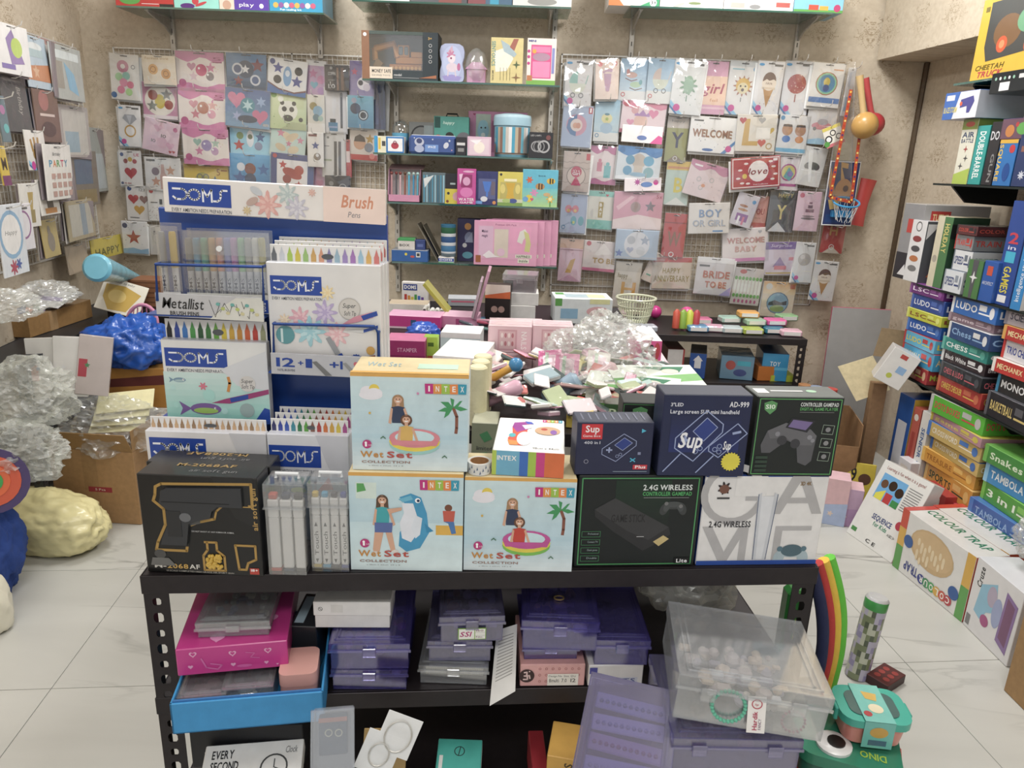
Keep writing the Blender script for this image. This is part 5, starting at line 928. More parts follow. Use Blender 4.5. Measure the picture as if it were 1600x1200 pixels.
def wet_pool(c0, kid, dx=0):
    return [('g',0,0,1,.62,'cfe4e6','bcd8e3'),('g',0,.62,1,1,'b6d6e2','dce8ea'),('r',0,0,1,.035,'e0a94c')]+[('e',.17,.22,.1,.05,'eceaf0'),('e',.14,.19,.06,.06,'eceaf0'),('c',.2,.16,.05,'e9cf45'),('e',.2,.2,.07,.05,'eceaf0')]+palm(.87,.33,.26)+person(.43+dx,.26,.04,'a8825c','33405c')+ \
        [('e',.57+dx,.72,.22,.11,c0[2]),('e',.57+dx,.69,.22,.105,c0[1]),('e',.57+dx,.655,.22,.1,c0[0]),('e',.57+dx,.645,.17,.07,'c8e4ea')]+person(.5+dx,.46,.04,'6a4630',kid,long_=False)+[('p',[(.36+dx,.68),(.78+dx,.68),(.76+dx,.73),(.38+dx,.73)],c0[0])]+WS(.8)+intex(.63,.09,.98,.19)+[('c',.57,.19,.012,'d88ab4'),('c',.16,.4,.012,'d8b04a'),('l',[(.25,.66),(.27,.64),(.29,.66)],.01,'4a7a5a'),('l',[(.78,.85),(.8,.83),(.82,.85)],.01,'4a7a5a')]
def wet_dolphin():
    o = [('g',0,0,1,.5,'cbe2e6','bcd9e3'),('g',0,.5,1,1,'cbe4ea','d8eaec'),('r',0,0,1,.035,'e0a94c'),('r',.06,.1,.24,.26,'d6e6dc'),('p',[(.07,.11),(.13,.11),(.15,.18),(.07,.2)],'5aa858')]+ \
        [('r',.76,.52,1,.62,'e0b040'),('c',.87,.34,.035,'7a4a34'),('p',[(.82,.37),(.93,.37),(.92,.48),(.83,.48)],'c85a48'),('p',[(.83,.48),(.92,.48),(.94,.6),(.9,.61),(.87,.5)],'4a7ab4')]+ \
        [('p',[(.44,.24),(.54,.2),(.63,.24),(.68,.4),(.7,.6),(.62,.76),(.5,.8),(.43,.74),(.44,.6),(.52,.45),(.5,.32)],'3f9cc8'),('p',[(.46,.3),(.56,.3),(.6,.45),(.6,.6),(.54,.7),(.46,.66),(.44,.5),(.48,.4)],'e4e8f0'),('p',[(.54,.55),(.58,.42),(.64,.45),(.62,.62),(.58,.66)],'dfe6ee'),('p',[(.66,.5),(.74,.58),(.68,.6)],'2f8cb8'),('p',[(.43,.26),(.54,.22),(.56,.26),(.47,.29)],'6ab8d4'),('c',.6,.27,.025,'fff'),('c',.605,.272,.014,'16335a')]+ \
        [('p',[(.22,.58),(.3,.58),(.26,.8),(.21,.82),(.2,.78)],'d9a98c'),('p',[(.31,.58),(.37,.58),(.4,.78),(.36,.8)],'d9a98c'),('e',.22,.82,.03,.02,'dfd8d0'),('e',.4,.8,.03,.02,'dfd8d0')]+person(.29,.27,.042,'5f4634','3aa7ae')+[('p',[(.22,.5),(.38,.5),(.37,.6),(.22,.6)],'5a6fa8'),('p',[(.33,.36),(.46,.34),(.46,.37),(.35,.41)],'d9a98c')]
    return o + WS(.79) + intex(.62, .06, .96, .16)
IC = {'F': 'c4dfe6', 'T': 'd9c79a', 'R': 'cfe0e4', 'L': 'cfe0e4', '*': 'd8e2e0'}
b1 = box('pool_toy_carton','pale blue carton picturing a girl and an inflatable dolphin','toy box',(549,889),(722,893),737,z=ZT+.001,d=.11,cols=IC,art=wet_dolphin(),yaw=2)
b2 = box('pool_toy_carton','pale blue carton with a paddling pool and toddler in red, standing on the rack top','toy box',(724,893),(892,890),747,z=ZT+.001,d=.11,cols=IC,art=wet_pool(('c8549c','e8d23c','7cc04c'),'c8412f'),yaw=2)
z1 = ST['pale blue carton picturing a girl and an inflatable dolphin']; z2 = ST['pale blue carton with a paddling pool and toddler in red, standing on the rack top']
b3 = box('pool_toy_carton','pale blue carton with a paddling pool and toddler in yellow, stacked on the dolphin carton','toy box',(552,733),(730,733),581,z=z1['z']+.001,Y=z1['Y']+.012,d=.105,cols=IC,art=wet_pool(('e08a94','ecd23e','9ccfc8'),'dcb25a',-.03),topart=[('r',0,.9,1,1,'d9a850'),('t',.1,.35,.4,.6,'Wet Set','9ab8c0'),('r',.55,.4,.9,.7,'b8d8c0')],yaw=2)
o = box('pool_toy_carton','small white and rainbow-striped carton lying flat on the red toddler carton','toy box',(768,741),(880,747),704,z=z2['z']+.001,Y=z2['Y']+.015,d=.17,yaw=-3,cols={'F':'e0792f','T':'f0efec','*':'d8d6d2'},
        art=[('r',0,0,.38,1,'6fb2d0'),('r',.0,0,.06,1,'b4cc4a'),('r',.38,0,.5,1,'3a6fc0'),('r',.5,0,.61,1,'a4c43e'),('r',.61,0,.73,1,'d03a86'),('r',.73,0,1,1,'de6e34'),('t',.07,.2,.34,.38,'INTEX','f4f2ee','b')],
        topart=intex(.67,.02,.97,.1)+[('p',[(.22,.3),(.26,.18),(.38,.14),(.5,.16),(.5,.24),(.44,.3),(.46,.5),(.5,.7),(.42,.84),(.24,.84),(.18,.65),(.24,.5)],'d6543a'),('p',[(.24,.16),(.42,.12),(.46,.36),(.3,.46),(.22,.3)],'9a3a94'),('p',[(.4,.1),(.5,.12),(.54,.18),(.44,.2)],'4a5fc0'),('p',[(.36,.24),(.5,.2),(.52,.3),(.42,.36)],'eef0f2'),('e',.42,.64,.11,.2,'f0eef0'),('e',.24,.56,.05,.06,'4ab0b8'),('p',[(.18,.7),(.32,.72),(.34,.84),(.22,.84)],'e58a3c'),('e',.75,.38,.19,.13,'c9a27e'),('c',.7,.34,.05,'b8402f'),('e',.84,.42,.05,.07,'8a5aa8'),('t',.55,.88,.92,.92,'98cm x 44cm','555')])
# roll of patterned tape
p = PZ(748, 742, z2['z'] + .001); r = .021
root = empty('tape_roll', mtx=Matrix.Translation((p.x, z2['Y'] + .03, z2['z'] + .001)))
n = 28; hh = .02
MB().ring([[(rr*math.cos(2*math.pi*i / n),rr*math.sin(2*math.pi*i / n),z) for i in range(n)] for rr,z in ((r*.78,0),(r,0),(r,hh),(r*.78,hh),(r*.78,0))],'dad9d4',False,False).build('tape','gloss',root,None,1)
m = MB()
for k in range(26):
    a = 2 * math.pi * k / 26; zc = hh * (.25 + .5 * ((k * 7) % 5) / 4); da = .07
    m.face([((r+.0004)*math.cos(a - da),(r+.0004)*math.sin(a - da),zc - .003),((r+.0004)*math.cos(a+da),(r+.0004)*math.sin(a+da),zc - .002),((r+.0004)*math.cos(a),(r+.0004)*math.sin(a),zc+.004)],'5a6a84')
m.build('pattern', 'gloss', root)
MB().ring([[(rr*math.cos(2*math.pi*i / n),rr*math.sin(2*math.pi*i / n),z) for i in range(n)] for rr,z in ((r*.72,.0),(r*.775,.0),(r*.775,hh),(r*.72,hh),(r*.72,0))],'a8794a',False,False).build('core','kraft',root,None,1)
tag(root, 'roll of white tape with a grey-blue pattern on the pool carton', 'tape')
# game console cartons
GRN = '4a9a5a'
def edge(c, w=.012): return [('l', [(.03, .03), (.97, .03), (.97, .97), (.03, .97), (.03, .03)], w, c)]
pad = lambda x,y,s,c:[('e',x - s*.62,y+s*.35,s*.28,s*.55,c,18),('e',x+s*.62,y+s*.35,s*.28,s*.55,c,-18),('e',x,y,s*.75,s*.36,c)]
box('game_stick_carton','black carton with a game stick picture and green edging','game box',(897,889),(1081,881),745,z=ZT+.001,yaw=5.2,d=.07,cols={'F':'141a18','*':'181c1b'},art=[('g',.3,.05,.75,.6,'14301f','151b19')]+edge(GRN)+[('t',.52,.1,.92,.155,'2.4G WIRELESS','dfe4e2','b'),('t',.52,.175,.92,.215,'CONTROLLER GAMEPAD','4fae62','b'),('r',.53,.235,.9,.24,'999'),
    ('p',[(.14,.36),(.3,.24),(.76,.56),(.78,.64),(.62,.78),(.56,.82),(.3,.6),(.15,.44)],'2c2c2d'),('p',[(.14,.36),(.3,.24),(.76,.56),(.6,.7),(.42,.6)],'3a3a3b'),('t',.28,.42,.56,.5,'GAME STICK','222','b'),('p',[(.64,.72),(.72,.65),(.77,.69),(.69,.77)],'c9b478'),('r',.5,.66,.56,.665,'ddd')]+pad(.78,.32,.12,'3c3f3f')+pad(.78,.31,.09,'4a4e4e')+[('c',.72,.3,.02,'777'),('c',.84,.33,.02,'777')]+
    [('l',[(.05,.6+.09*k),(.2,.6+.09*k),(.2,.66+.09*k),(.05,.66+.09*k),(.05,.6+.09*k)],.006,'3f7a50') for k in range(4)]+[('t',.1,.615+.09*k,.185,.635+.09*k,s,'9aa') for k,s in enumerate(('Professional','Connect TV','Classic games','Double'))]+[('r',.83,.9,.96,.965,'0a0a0a'),('t',.85,.915,.94,.955,'Lite','eee','b')])
box('game_console_carton','white carton with large grey letters GAME and a blue base','game box',(1086,882),(1274,881),743,z=ZT+.001,yaw=5.2,d=.07,cols={'F':'e6e4e2','T':'3a5aa8','R':'d8d6d4','*':'2f4f9c'},art=[('o',.24,.2,.34,.075,'b4b2b2'),('r',.25,.0,.5,.22,'e6e4e2'),('r',.34,.22,.48,.27,'b4b2b2'),('p',[(.56,.42),(.7,.0),(.84,.0),(.98,.42),(.9,.42),(.77,.06),(.64,.42)],'b4b2b2'),('r',.66,.24,.9,.3,'b4b2b2'),
    ('p',[(.02,.56),(.1,.56),(.22,.85),(.32,.56),(.4,.56),(.4,.96),(.34,.96),(.34,.7),(.25,.96),(.18,.96)],'b4b2b2'),('r',.62,.56,.92,.61,'b4b2b2'),('r',.62,.56,.68,.96,'b4b2b2'),('p',[(.44,.2),(.47,.18),(.47,.22),(.57,.22),(.57,.18),(.6,.2),(.57,.94),(.46,.94)],'c9ccd2'),('p',[(.47,.22),(.57,.22),(.54,.94),(.49,.94)],'dcdee2'),('l',[(.445,.2),(.465,.94)],.008,'55607a'),('l',[(.6,.2),(.57,.94)],.008,'55607a'),
    ('t',.07,.5,.41,.565,'2.4G WIRELESS','2a2a2e','b'),('f',.16,.13,.075,'2a2426',7),('e',.16,.14,.04,.05,'7a5040'),('r',.11,.23,.21,.25,'444'),('t',.77,.06,.86,.1,'3D 4K','8a6a34','b')]+pad(.78,.86,.16,'a9bcc4')+[('e',.78,.84,.09,.07,'4f6a76'),('c',.68,.82,.03,'5a7a88'),('c',.88,.82,.03,'5a7a88'),('r',0,.95,1,1,'2a52a8')])
s1 = ST['black carton with a game stick picture and green edging']; s2 = ST['white carton with large grey letters GAME and a blue base']
dev = lambda x,y,s,c:[('l',[(x+a*s,y+b*s) for a,b in ((-.5,.05),(.15,-.62),(.55,-.3),(.55,-.1),(-.05,.62),(-.5,.3),(-.5,.05))],.012,c),('p',[(x+a*s,y+b*s) for a,b in ((-.12,-.12),(.17,-.45),(.43,-.22),(.14,.12))],'2c3f86'),('l',[(x+a*s,y+b*s) for a,b in ((-.12,-.12),(.17,-.45),(.43,-.22),(.14,.12),(-.12,-.12))],.009,c),('o',x - .02*s,y+.38*s,.03,.008,c),('o',x+.08*s,y+.3*s,.03,.008,c),('l',[(x - .36*s,y+.1*s),(x - .2*s,y+.1*s)],.03,c),('l',[(x - .28*s,y),(x - .28*s,y+.2*s)],.03,c)]
box('handheld_game_carton','small navy carton with a red game label and line-drawn handheld','game box',(897,737),(1017,739),657,z=s1['z']+.001,Y=s1['Y']+.012,d=.055,yaw=5,cols={'F':'262a48','T':'3a3e50','*':'20243c'},art=[('r',.06,.04,.33,.32,'d02a34'),('t',.11,.07,.29,.19,'Sup','f4eeee','b'),('t',.08,.24,.31,.28,'Game Box','f4eeee'),('t',.1,.36,.31,.41,'400 in 1','c8cad6','b')]+dev(.55,.48,.42,'9aa6cc')+[('p',[(.84,.12),(.84,.2),(.9,.16)],'4ab8d8'),('o',.14,.74,.04,.008,'aab'),('r',.81,.56,.85,.61,'8a90b0'),('l',[(.72,.68),(.78,.74)],.02,'4ab8d8'),('l',[(.78,.68),(.72,.74)],.02,'4ab8d8'),('r',.76,.8,.95,.89,'c83240'),('t',.79,.815,.93,.87,'Plus','f4eeee','b'),('r',.5,.925,.95,.935,'9ab')],topart=[('r',.08+.1*k,.2,.1+.1*k,.8,'6a6e80') for k in range(9)])
box('handheld_game_carton','large navy carton with two line-drawn handheld games and a yellow seal','game box',(1025,745),(1163,742),614,z=s1['z']+.001,Y=s1['Y']+.02,d=.06,yaw=4,cols={'F':'20274a','T':'2c3144','L':'2a3050','*':'1e2440'},art=[('g',.1,.25,.9,.7,'20274a','24306a'),('t',.08,.1,.22,.14,'3"LED','d8dae4','b'),('t',.74,.08,.96,.14,'AD-999','e8e8ee','b'),('t',.08,.18,.86,.225,'Large screen SUP mini handheld','d8dae4','b')]+dev(.42,.5,.5,'9aa8d0')+[('t',.2,.46,.5,.64,'Sup','f0f0f4','bi'),('l',[(.24,.72),(.06,.94)],.014,'9aa8d0'),('l',[(.56,.62),(.86,.34),(.98,.46),(.68,.76),(.56,.68),(.56,.62)],.012,'9aa8d0'),('t',.72,.56,.82,.66,'Sup','f0f0f4','bi'),('o',.63,.66,.03,.008,'9aa8d0'),('o',.68,.62,.03,.008,'9aa8d0'),('o',.68,.69,.03,.008,'9aa8d0'),('l',[(.62,.74),(.44,.95)],.014,'9aa8d0'),('l',[(.82,.46),(.9,.44)],.03,'9aa8d0'),('s',.83,.81,.12,'e0d22a',20,.85)])
box('gamepad_carton','black carton with a grey gamepad holding a small screen','game box',(1167,738),(1303,738),617,z=s2['z']+.001,Y=s2['Y']+.01,d=.065,yaw=4,cols={'F':'1a201e','T':'5a5f5c','*':'1e2422'},art=edge('5fae62',.01)+[('p',[(.08,.08),(.16,.05),(.23,.08),(.22,.16),(.16,.22),(.09,.16)],'5a9a5c'),('t',.1,.1,.21,.15,'S10','e0ecdc','b'),('t',.5,.07,.94,.115,'CONTROLLER GAMEPAD','e0e4e2','b'),('t',.5,.13,.94,.165,'DIGITAL GAME PLAYER','5fae62','b'),('r',.5,.185,.9,.19,'888')]+[('p',[(.16,.42),(.36,.32),(.5,.36),(.66,.4),(.74,.48),(.72,.8),(.66,.86),(.56,.82),(.52,.6),(.4,.54),(.22,.7),(.12,.7),(.1,.6)],'5a5a5e'),('p',[(.16,.42),(.36,.32),(.66,.4),(.74,.48),(.7,.6),(.5,.6),(.38,.5),(.2,.52)],'68686c'),('p',[(.42,.26),(.7,.29),(.62,.44),(.36,.38)],'2a2a30'),('p',[(.44,.28),(.67,.31),(.6,.41),(.39,.37)],'7a6a9a'),('c',.34,.54,.06,'3c3c40'),('c',.5,.58,.06,'3c3c40'),('c',.28,.46,.03,'8a8a90'),('c',.66,.5,.03,'8a8a90'),('c',.7,.54,.025,'8a8a90')]+[('l',[(.8,.34+.17*k),(.93,.35+.17*k),(.92,.46+.17*k),(.79,.45+.17*k),(.8,.34+.17*k)],.006,'9a9') for k in range(3)]+[('e',.86,.4+.17*k,.03,.03,'8a8a8c') for k in range(3)]+[('r',.06,.74+.055*k,.2,.775+.055*k,'2f4436') for k in range(4)],topart=[('r',.04,.3,.18,.7,'e8e8e4'),('r',.22,.45,.6,.55,'ccc'),('e',.7,.5,.06,.12,'9ac0a0')])
box('gamepad_carton','black carton with a green shield badge behind the small navy carton','game box',(968,700),(1030,702),628,z=s1['z'] - .02,Y=s1['Y']+.1,d=.06,cols='1c211f',art=[('p',[(.25,.1),(.45,.06),(.62,.1),(.58,.28),(.43,.36),(.28,.28)],'5a9a5c'),('t',.32,.14,.55,.24,'S10','e0ecdc','b')]+edge('5fae62',.01))
# air-soft toy boxes
GO = 'b08a3e'
gun = [(.15,.12),(.2,.09),(.95,.06),(.95,.28),(.7,.28),(.64,.34),(.62,.42),(.48,.46),(.4,.5),(.36,.76),(.1,.76),(.12,.68),(.2,.5),(.2,.34),(.12,.26),(.14,.2)]
def gunbox(label, bl, br, top, z, Y, front):
    art = [('p', [(.62, .0), (.97, .0), (.97, .5), (.8, .4)], '1c1c1d')]
    if front:art += [('l',gun+[gun[0]],.026,GO),('p',[(x*.9+.06,y*.9+.03) for x,y in gun],'19191a'),('l',[(.52,.66),(.62,.66),(.62,.74),(.68,.8),(.68,.95),(.5,.95),(.5,.8),(.54,.74),(.54,.66)],.022,GO),('l',[(.78,.68),(.95,.68),(.95,.82),(.88,.86),(.86,.93),(.8,.93),(.78,.68)],.022,GO),
        ('t',.94,.1,.985,.52,'air soft gun','b4904a','wb'),('t',.07,.9,.17,.945,'M-','d8d4cc','b'),('t',.18,.9,.36,.945,'2068','c9a04a','b'),('t',.37,.9,.46,.945,'AF','d8d4cc','b'),('t',.17,.965,.75,.98,'1/1 SCALE COMPLETED HIGH GRADE AIR SPORT GUN','b0aca4'),('t',.42,.545,.78,.56,'DO NOT SHOOT AT ANY HUMAN OR ANIMAL','ccc'),('r',.89,.91,.97,.975,'b8382a'),('t',.9,.92,.96,.945,'18+','eee','b'),('e',.13,.8,.05,.045,'4a4a4a'),('p',[(.06,.84),(.2,.84),(.26,.92),(.04,.92)],'6a6a68'),('p',[(.38,.38),(.5,.4),(.5,.47),(.4,.5)],'5a5a58')]
    o = box('air_soft_toy_box',label,'toy box',bl,br,top,z=z,Y=Y,d=.055,cols={'F':'121213','T':'232324','R':'202021','*':'161617'},art=art,topart=[('t',.25,.1,.75,.3,'M-2068AF','a8884a','bk' if not front else 'b'),('t',.4,.5,.8,.7,'air soft gun','777','k' if not front else '')],side=[('r',.3,.5,.8,.9,'3a3a3c')],m='gloss',yaw=-1)
    if front:
        s = ST[label]; w, h = s['w'], s['h']
        q = [((x * .84 + .075 - .5) * w, (1 - (y * .84 + .05)) * h) for x, y in gun]
        MB().ring([[(a, -.0005, b) for a, b in q], [(a, -.006, b) for a, b in q]], '34363a').build('toy_pistol', 'plastic', o)
        MB().box(-.3*w,-.0066,h*.745,.27*w,-.0061,h*.75,'1b1c1e').box(-.27*w,-.0066,h*.4,-.15*w,-.0061,h*.66,'2a2b2e').ring([[((.39+.05*math.cos(a) - .5)*w,y,(.6+.045*math.sin(a))*h) for a in [2*math.pi*i / 12 for i in range(12)]] for y in (-.0062,-.0068)],'6a6c70').build('trigger_guard','plastic',o)
        m = MB(); rr = random.Random(4)
        for k in range(46): m.ball(((.53 + .12 * rr.random() - .5) * w, -.002, (.07 + .14 * rr.random()) * h), .0035, 'd0aa3a', 6)
        p_ = m.build('pellets', 'plastic', o); p_['kind'] = 'stuff'
    return o
gunbox('black air-soft pistol box with a gold outline', (227, 898), (414, 897), 744, ZT + .001, None, True)
gY = ST['black air-soft pistol box with a gold outline']['Y']
gunbox('second black air-soft box standing close behind the first', (243, 860), (430, 860), 722, ZT + .001, gY + .068, False)
# clear cases of markers
def marker_case(x0, x1, yb, yt, label, caps, grp, wd):
    A = PZ(x0, yb, ZT + .001); B = PZ(x1, yb, ZT + .001); w = B.x - A.x; d = .055; h = PY(x0, yt, A.y).z - ZT
    M = frame(((A.x + B.x) / 2, A.y, ZT + .001), (1, .02, 0)); root = empty('marker_case', mtx=M)
    m = MB()
    for q in ((-w / 2,0,0,w / 2,.0015,h*.76),(-w / 2,d - .0015,0,w / 2,d,h*.76),(-w / 2,0,0,-w / 2+.0015,d,h*.76),(w / 2 - .0015,0,0,w / 2,d,h*.76)):m.box(*q,'fff')
    m.box(-w / 2, 0, 0, w / 2, d, .0015, 'fff').build('case', 'clear', root)
    l = MB(); e = .0015
    for q in ((-w / 2 - e,-e,h*.74,w / 2+e,0,h),(-w / 2 - e,d,h*.74,w / 2+e,d+e,h),(-w / 2 - e,0,h*.74,-w / 2,d,h),(w / 2,0,h*.74,w / 2+e,d,h),(-w / 2 - e,-e,h - .0015,w / 2+e,d+e,h)):l.box(*q,'fff')
    l.build('lid', 'clear', root)
    MB().box(-w / 2 - .003, -.003, h * .73, w / 2 + .003, d + .003, h * .75, 'fff').build('rim', 'frost', root)
    MB().tube([(-w*.3,d / 2,h),(-w*.3,d / 2,h+.008),(w*.3,d / 2,h+.008),(w*.3,d / 2,h)],.003,'e4e6e8',6).build('handle','plastic',root)
    tag(root, label, 'marker case')
    n = len(caps)
    for k, c in enumerate(caps):
        x = -w / 2 + w * (k + .5) / n; mw = w / n * .42
        q = M @ Vector((x, .014, .002))
        mk = MB(); hh = h * .86
        mk.box(-mw,-mw*.8,0,mw,mw*.8,.006,c,.001).box(-mw,-mw*.8,.006,mw,mw*.8,hh*.7,'ecebe8',.002).box(-mw*1.04,-mw*.84,hh*.7,mw*1.04,mw*.84,hh*.93,'f0efec',.002).box(-mw*.8,-mw*.7,hh*.93,mw*.8,mw*.7,hh,c,.002)
        if wd:mk.art([('t',.25,.3,.75,.75,'Touch','555','w'),('p',[(.3,.2),(.7,.2),(.5,.12)],'444'),('p',[(.3,.82),(.7,.82),(.5,.9)],'444')],(-mw,-mw*.8,hh*.7),(1,0,0),(0,0,-1),2*mw,hh*.7)
        cn = {'d0503f':'red','33405a':'navy','333438':'black','d8b83a':'yellow','4aa8d0':'sky blue','4a4850':'dark grey','3a4a9c':'royal blue'}[c]
        tag(mk.build('marker_pen', 'plastic', None, frame(q, (1, .02, 0)), 1), f'white marker pen with a {cn} cap in a clear case', 'marker', grp)
marker_case(421,480,897,757,'clear case of white markers next to the air-soft box',('d0503f','33405a','333438'),'marker pens in clear cases',False)
marker_case(488,546,892,755,'clear case of white markers next to the dolphin carton',('d8b83a','4aa8d0','4a4850','3a4a9c'),'marker pens in clear cases',True)
# ---------------------------------------------------------------- blue pen display stand
YS = 1.37; BL = '1d4796'
def pl(x0, y0, x1, y1, Y): a = PY(x0, y0, Y); b = PY(x1, y1, Y); return a, b
sx0 = PY(264, 500, YS).x; sx1 = PY(607, 500, YS).x; szt = PY(430, 330, YS).z
root = empty('pen_display_stand', mtx=Matrix.Translation((0, 0, 0)))
MB().box(sx0, YS, ZT + .001, sx1, YS + .012, szt, BL, .002).build('back_panel', 'gloss', root)
MB().box(sx0, YS - .09, ZT + .001, sx1, YS, ZT + .014, BL, .002).build('base', 'gloss', root)
def quadbox(tl, tr, bl, Y, th, cols, art, name, mt='card', par=None):
    a = PY(*tl, Y); b = PY(*tr, Y); c = PY(*bl, Y); ux = b - a; h = (c - a).length; w = ux.length
    M = frame(a + (c - a) + ux / 2, ux, a - c)
    return boxmesh(w, th, h, cols, art).build(name, mt, par, M)
fl_ = lambda x, y, s, c1, c2: [('f', x, y, s, c1, 8), ('f', x, y, s * .68, c2, 7), ('f', x, y, s * .36, c1, 6)]
quadbox((256,276),(606,297),(257,331),YS - .03,.012,{'F':'ece6e0','*':'cfcac6'},doms(.025,.14,.305,.78)+fl_(.47,.62,.42,'e2a8a0','ecc0b6')+fl_(.56,.3,.34,'b8c6c4','d0d8d4')+fl_(.6,.66,.36,'c8c4d0','dcd8de')+fl_(.375,.82,.14,'d0b88a','e0cc9c')+fl_(.67,.2,.12,'e0b0a0','e8c4b8')+[('e',.42,.25,.03,.1,'c8ccd0',30),('e',.4,.55,.03,.1,'c4a89c',-30),('p',[(.72,.0),(1,.0),(1,1),(.72,1)],'f2d9cc'),('t',.8,.22,.95,.56,'Brush','d8906e','bi'),('t',.83,.68,.89,.84,'Pens','8a8488','i')],'header_card','gloss',root)
# left basket: blue wire frame with a printed card
def wire(pts, Y, nm='basket_wire'):
    q = [PY(x, y, Y) for x, y in pts]
    return q
Yb = YS - .085
a_ = [PY(x, y, Yb) for x, y in ((246, 470), (243, 413), (410, 417), (412, 470))]
MB().tube(a_, .0028, '23468c', 8).build('basket_wire', 'metal', root, None, 1)
for k in (1, 2): MB().tube([a_[k], a_[k] + Vector((0, .085, .0))], .0026, '23468c', 6).build('basket_side_wire', 'metal', root, None, 1)
sw_ = [('l',[(.5+.05*k,.2+.12*((k*5) % 6)),(.55+.045*k,.9 - .1*((k*3) % 7)),(.6+.04*k,.3+.08*((k*2) % 6))],.02,'3a3a3a') for k in range(9)]+[('e',.58+.045*k,.35+.06*((k*3) % 9),.02,.07,('6ab0a8','b8c46a','d0c89a')[k % 3]) for k in range(9)]
quadbox((243,457),(412,466),(245,494),Yb,.003,{'F':'c3c2c4','*':'b0b0b2'},[('p',[(.5,1),(.62,.45),(.75,.05),(1,0),(1,1)],'d9d8cf')]+sw_+[('t',.06,.18,.46,.62,'Metallist','222','i'),('t',.13,.74,.4,.9,'BRUSH PENS','444','b')],'tray_card','card',root)
b_ = [PY(x, y, Yb) for x, y in ((428, 556), (427, 506), (585, 510), (591, 520), (592, 562))]
MB().tube(b_, .0028, '23468c', 8).build('basket_wire', 'metal', root, None, 1)
for k in (1, 3): MB().tube([b_[k], b_[k] + Vector((0, .085, 0))], .0026, '23468c', 6).build('basket_side_wire', 'metal', root, None, 1)
quadbox((423,551),(594,559),(424,584),Yb - .004,.003,{'F':'bfbfc4','*':'aaaab0'},[('t',.05,.22,.22,.62,'12','20449a','b'),('t',.25,.3,.3,.55,'+','20449a','b'),('t',.32,.22,.38,.62,'1','20449a','b'),('t',.54,.26,.66,.62,'+1','20449a','b'),('t',.06,.74,.22,.84,'PASTEL BRUSH PENS','445'),('p',[(.38,.35),(.42,.3),(.56,.95),(.5,.98)],'777'),('p',[(.66,.35),(.69,.3),(.82,.95),(.77,.98)],'999')]+[('c',.78+.06*(k % 4),.35+.35*(k // 4),.1,('d8707a','d89a5a','4a9ab0','8ac070','6a8ac0','d8a04a','e0a060','c07aa8')[k]) for k in range(8)],'tray_card','card',root)
MB().box(sx0, YS - .085, PY(340, 497, Yb).z, (sx0 + sx1) / 2, YS, PY(340, 497, Yb).z + .003, BL).build('tray_floor', 'gloss', root)
MB().box((sx0 + sx1) / 2 + .004, YS - .085, PY(500, 586, Yb).z, sx1, YS, PY(500, 586, Yb).z + .003, BL).build('tray_floor', 'gloss', root)
zlt = PY(340, 655, YS - .07).z
MB().box(sx0, YS - .08, zlt - .003, (sx0 + sx1) / 2, YS, zlt, BL).build('tray_floor', 'gloss', root)
tag(root, 'blue counter display stand with a floral header card and wire baskets', 'display stand')
# wallet of metallic brush pens: pens visible through the plastic
ztray = PY(340, 497, Yb).z + .0035
YP = YS - .05
def pens(xs, y0, y1, cols, label, Y):
    A = PY(xs[0], y1, Y); B = PY(xs[-1], y1, Y); z0 = ztray + .004
    for k, (x, c) in enumerate(zip(xs, cols)):
        P = PY(x, 430, Y); zt = PY(x, y0, Y).z; L = zt - z0; r = .0056
        m = MB().lathe([(r*.7,0),(r,.003),(r,L*.35),(r,L*.55)],'c9cbd0',10,cols=['b9bbc0','c9cbd0','d2d4d8','c9cbd0']).lathe([(r*1.12,L*.55),(r*1.12,L*.97),(r*.9,L)],c[0],10)
        m.art([('t', .3, .1, .8, .9, 'DOMS', '55586a', 'w')], (-r, -r * 1.02, L * .5), (1, 0, 0), (0, 0, -1), 2 * r, L * .42)
        tag(m.build('brush_pen', 'plastic', None, Matrix.Translation((P.x, Y, z0)), 1), label % c[1], 'pen', 'metallic brush pens')
pens([299,311,323,335,347,359,369,380,391,402,412],372,470,[('6f7276','graphite'),('3f93b8','metallic blue'),('5fae94','metallic green'),('c9a06a','copper'),('d0835a','orange'),('7a78b4','violet'),('c07ab0','pink'),('8abf7a','lime'),('b0ab98','champagne'),('e0dcc8','cream'),('b8ac3a','olive gold')],'%s capped brush pen in the clear wallet on the blue stand',YP)
w0 = PY(291, 430, YP - .009).x; w1 = PY(424, 430, YP - .009).x; zt = PY(350, 364, YP).z
wl = empty('pen_wallet', (0, 0, 0)); wl.location = ((w0 + w1) / 2, YP, ztray + .002)
ww = w1 - w0; hh = zt - ztray
MB().box(-ww / 2, -.0095, 0, ww / 2, -.0088, hh, 'fff').box(-ww / 2, .0088, 0, ww / 2, .0095, hh + .004, 'fff').build('clear_pocket', 'clear', wl)
MB().box(-ww / 2, -.0105, hh * .72, ww / 2, -.0098, hh + .002, 'fff').build('flap', 'clear', wl)
MB().cyl((-ww * .08, -.014, hh * .8), (-ww * .08, -.0106, hh * .8), .005, 'eeeeec', 12).build('snap_button', 'plastic', wl)
m = MB().box(-ww / 2, -.0118, 0, ww / 2, -.0112, hh * .24, 'dcdcd4')
m.art(sw_+[('r',.02,.3,.08,.9,'2148a4'),('c',.8,.45,.4,'e4e4e0'),('r',.84,.25,.95,.95,'2148a4'),('t',.87,.4,.92,.85,'DOMS','fff','wb')],(-ww / 2,-.0118,hh*.24),(1,0,0),(0,0,-1),ww,hh*.24); m.build('card_insert','card',wl)
tag(wl, 'clear snap wallet holding a row of metallic brush pens', 'wallet')
